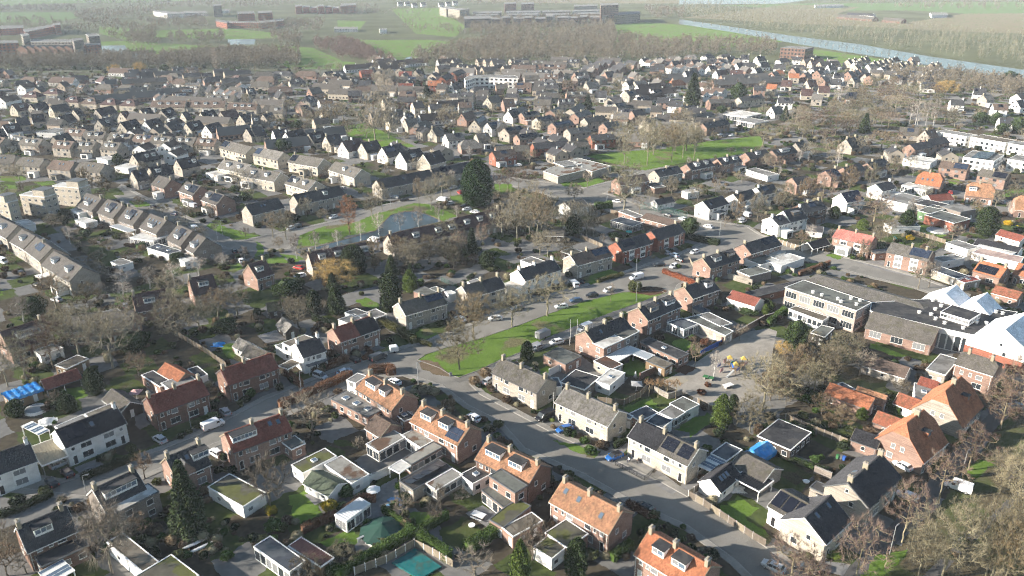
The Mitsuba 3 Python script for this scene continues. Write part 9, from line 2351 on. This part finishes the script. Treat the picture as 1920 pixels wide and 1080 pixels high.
        P('rail', MB().box(-1.2, 1.2, -.25, .25, 1.201, 1.23), 'm_metal'); [P('leg', MB().box(a - .02, a + .02, -.25, -.21, 0, 1.2), 'm_metal') for a in (-1.15, 1.15)]
    elif kind == 'canoe': P('hull', MB().add(*loft([np.array([(a, -b, .7 + c), (a, b, .7 + c), (a, b * .7, .95 + c * .5), (a, -b * .7, .95 + c * .5)]) for a, b, c in ((-2.3, .03, .1), (-1.6, .27, .02), (0, .38, 0), (1.6, .27, .02), (2.3, .03, .1))])), 'm_white'); [P('rack_post', MB().box(a - .05, a + .05, -.4, .4, 0, .698), 'm_wood') for a in (-1.2, 1.2)]
    elif kind == 'flag_pole': h = o.get('h', 6.5); P('pole', MB().add(*cone(.06, .035, 0, h, 8)), 'm_white'); P('finial', MB().add(*cone(.08, .02, h, h + .15, 8)), 'm_frame')
    elif kind == 'garden_statue': P('figure', MB().add(*loft([np.column_stack([r * np.cos(t), r * .8 * np.sin(t), np.full(10, z)]) for z, r in ((.5, .3), (.9, .24), (1.3, .28), (1.5, .12), (1.62, .15), (1.8, .1)) for t in [np.arange(10) * .628]])), 'm_white'); P('plinth', MB().box(-.35, .35, -.35, .35, 0, .499), 'm_concrete')
    elif kind == 'person': person(key, x, y, o['top'], o.get('sit'))
# ------------------------------------------------------------------ planting that nobody could count: shrubs and hedging in the back gardens
fp = unary_union(footprints + [roads.buffer(1), lawns, water.buffer(2), geo[('paved', '')], geo[('patio', '')]]).buffer(.4)
from shapely.prepared import prep
fpp = prep(fp); k = 0; kinds = ('brown', 'strawbrown', 'dark', 'olive', 'brown', 'green', 'dark', 'straw')
names = dict(brown='brown', dark='dark green', olive='olive', green='green', straw='pale dry', strawbrown='dry brown')
cnt = {}
for _ in range(9000):
    y = rng.uniform(0, 1) ** 1.5 * 760 + 112; x = rng.uniform(-.74, .74) * y
    if noise_np(x, y) < .42 or fpp.contains(Point(x, y)): continue
    c = kinds[rng.integers(len(kinds))]; cnt[c] = cnt.get(c, 0) + 1; s = rng.uniform(.45, 1.25) * (1 + y / 900)
    place(f'{names[c].replace(" ", "_")}_garden_shrubbery__{cnt[c]:03d}', 'proto_shrub_' + c, x, y, rng.uniform(0, 360), s, s * rng.uniform(.6, 1.05))
for c in cnt: tag(f'{names[c].replace(" ", "_")}_garden_shrubbery', f'{names[c]} shrubs and undergrowth spread through the back gardens', 'shrubbery', None, 'stuff')
# small bare trees between the far houses
t = len(small_trees)
for _ in range(4000):
    y = rng.uniform(260, 880); x = rng.uniform(-.72, .72) * y
    if t >= 880 or fpp.contains(Point(x, y)): continue
    t += 1; s = rng.uniform(.5, 1.0); place(f'distant_garden_trees__{t:03d}', f'proto_{("small", "small", "roundbare", "birch", "plane")[t % 5]}_{t % 3}', x, y, t * 31 % 360, s, s)
tag('distant_garden_trees', 'many small trees between the houses of the estate and farther off', 'trees', None, 'stuff')
# ------------------------------------------------------------------ haze
plain_null = {'type': 'null'}
scene['haze'] = {'type': 'cube', 'to_world': T4().translate([0, 4350, 50.5]).scale([8900, 4600, 51.5]), 'bsdf': plain_null, 'interior': {'type': 'ref', 'id': 'haze_air'}}
tag('haze', 'pale haze over the whole landscape', None, None, 'stuff')
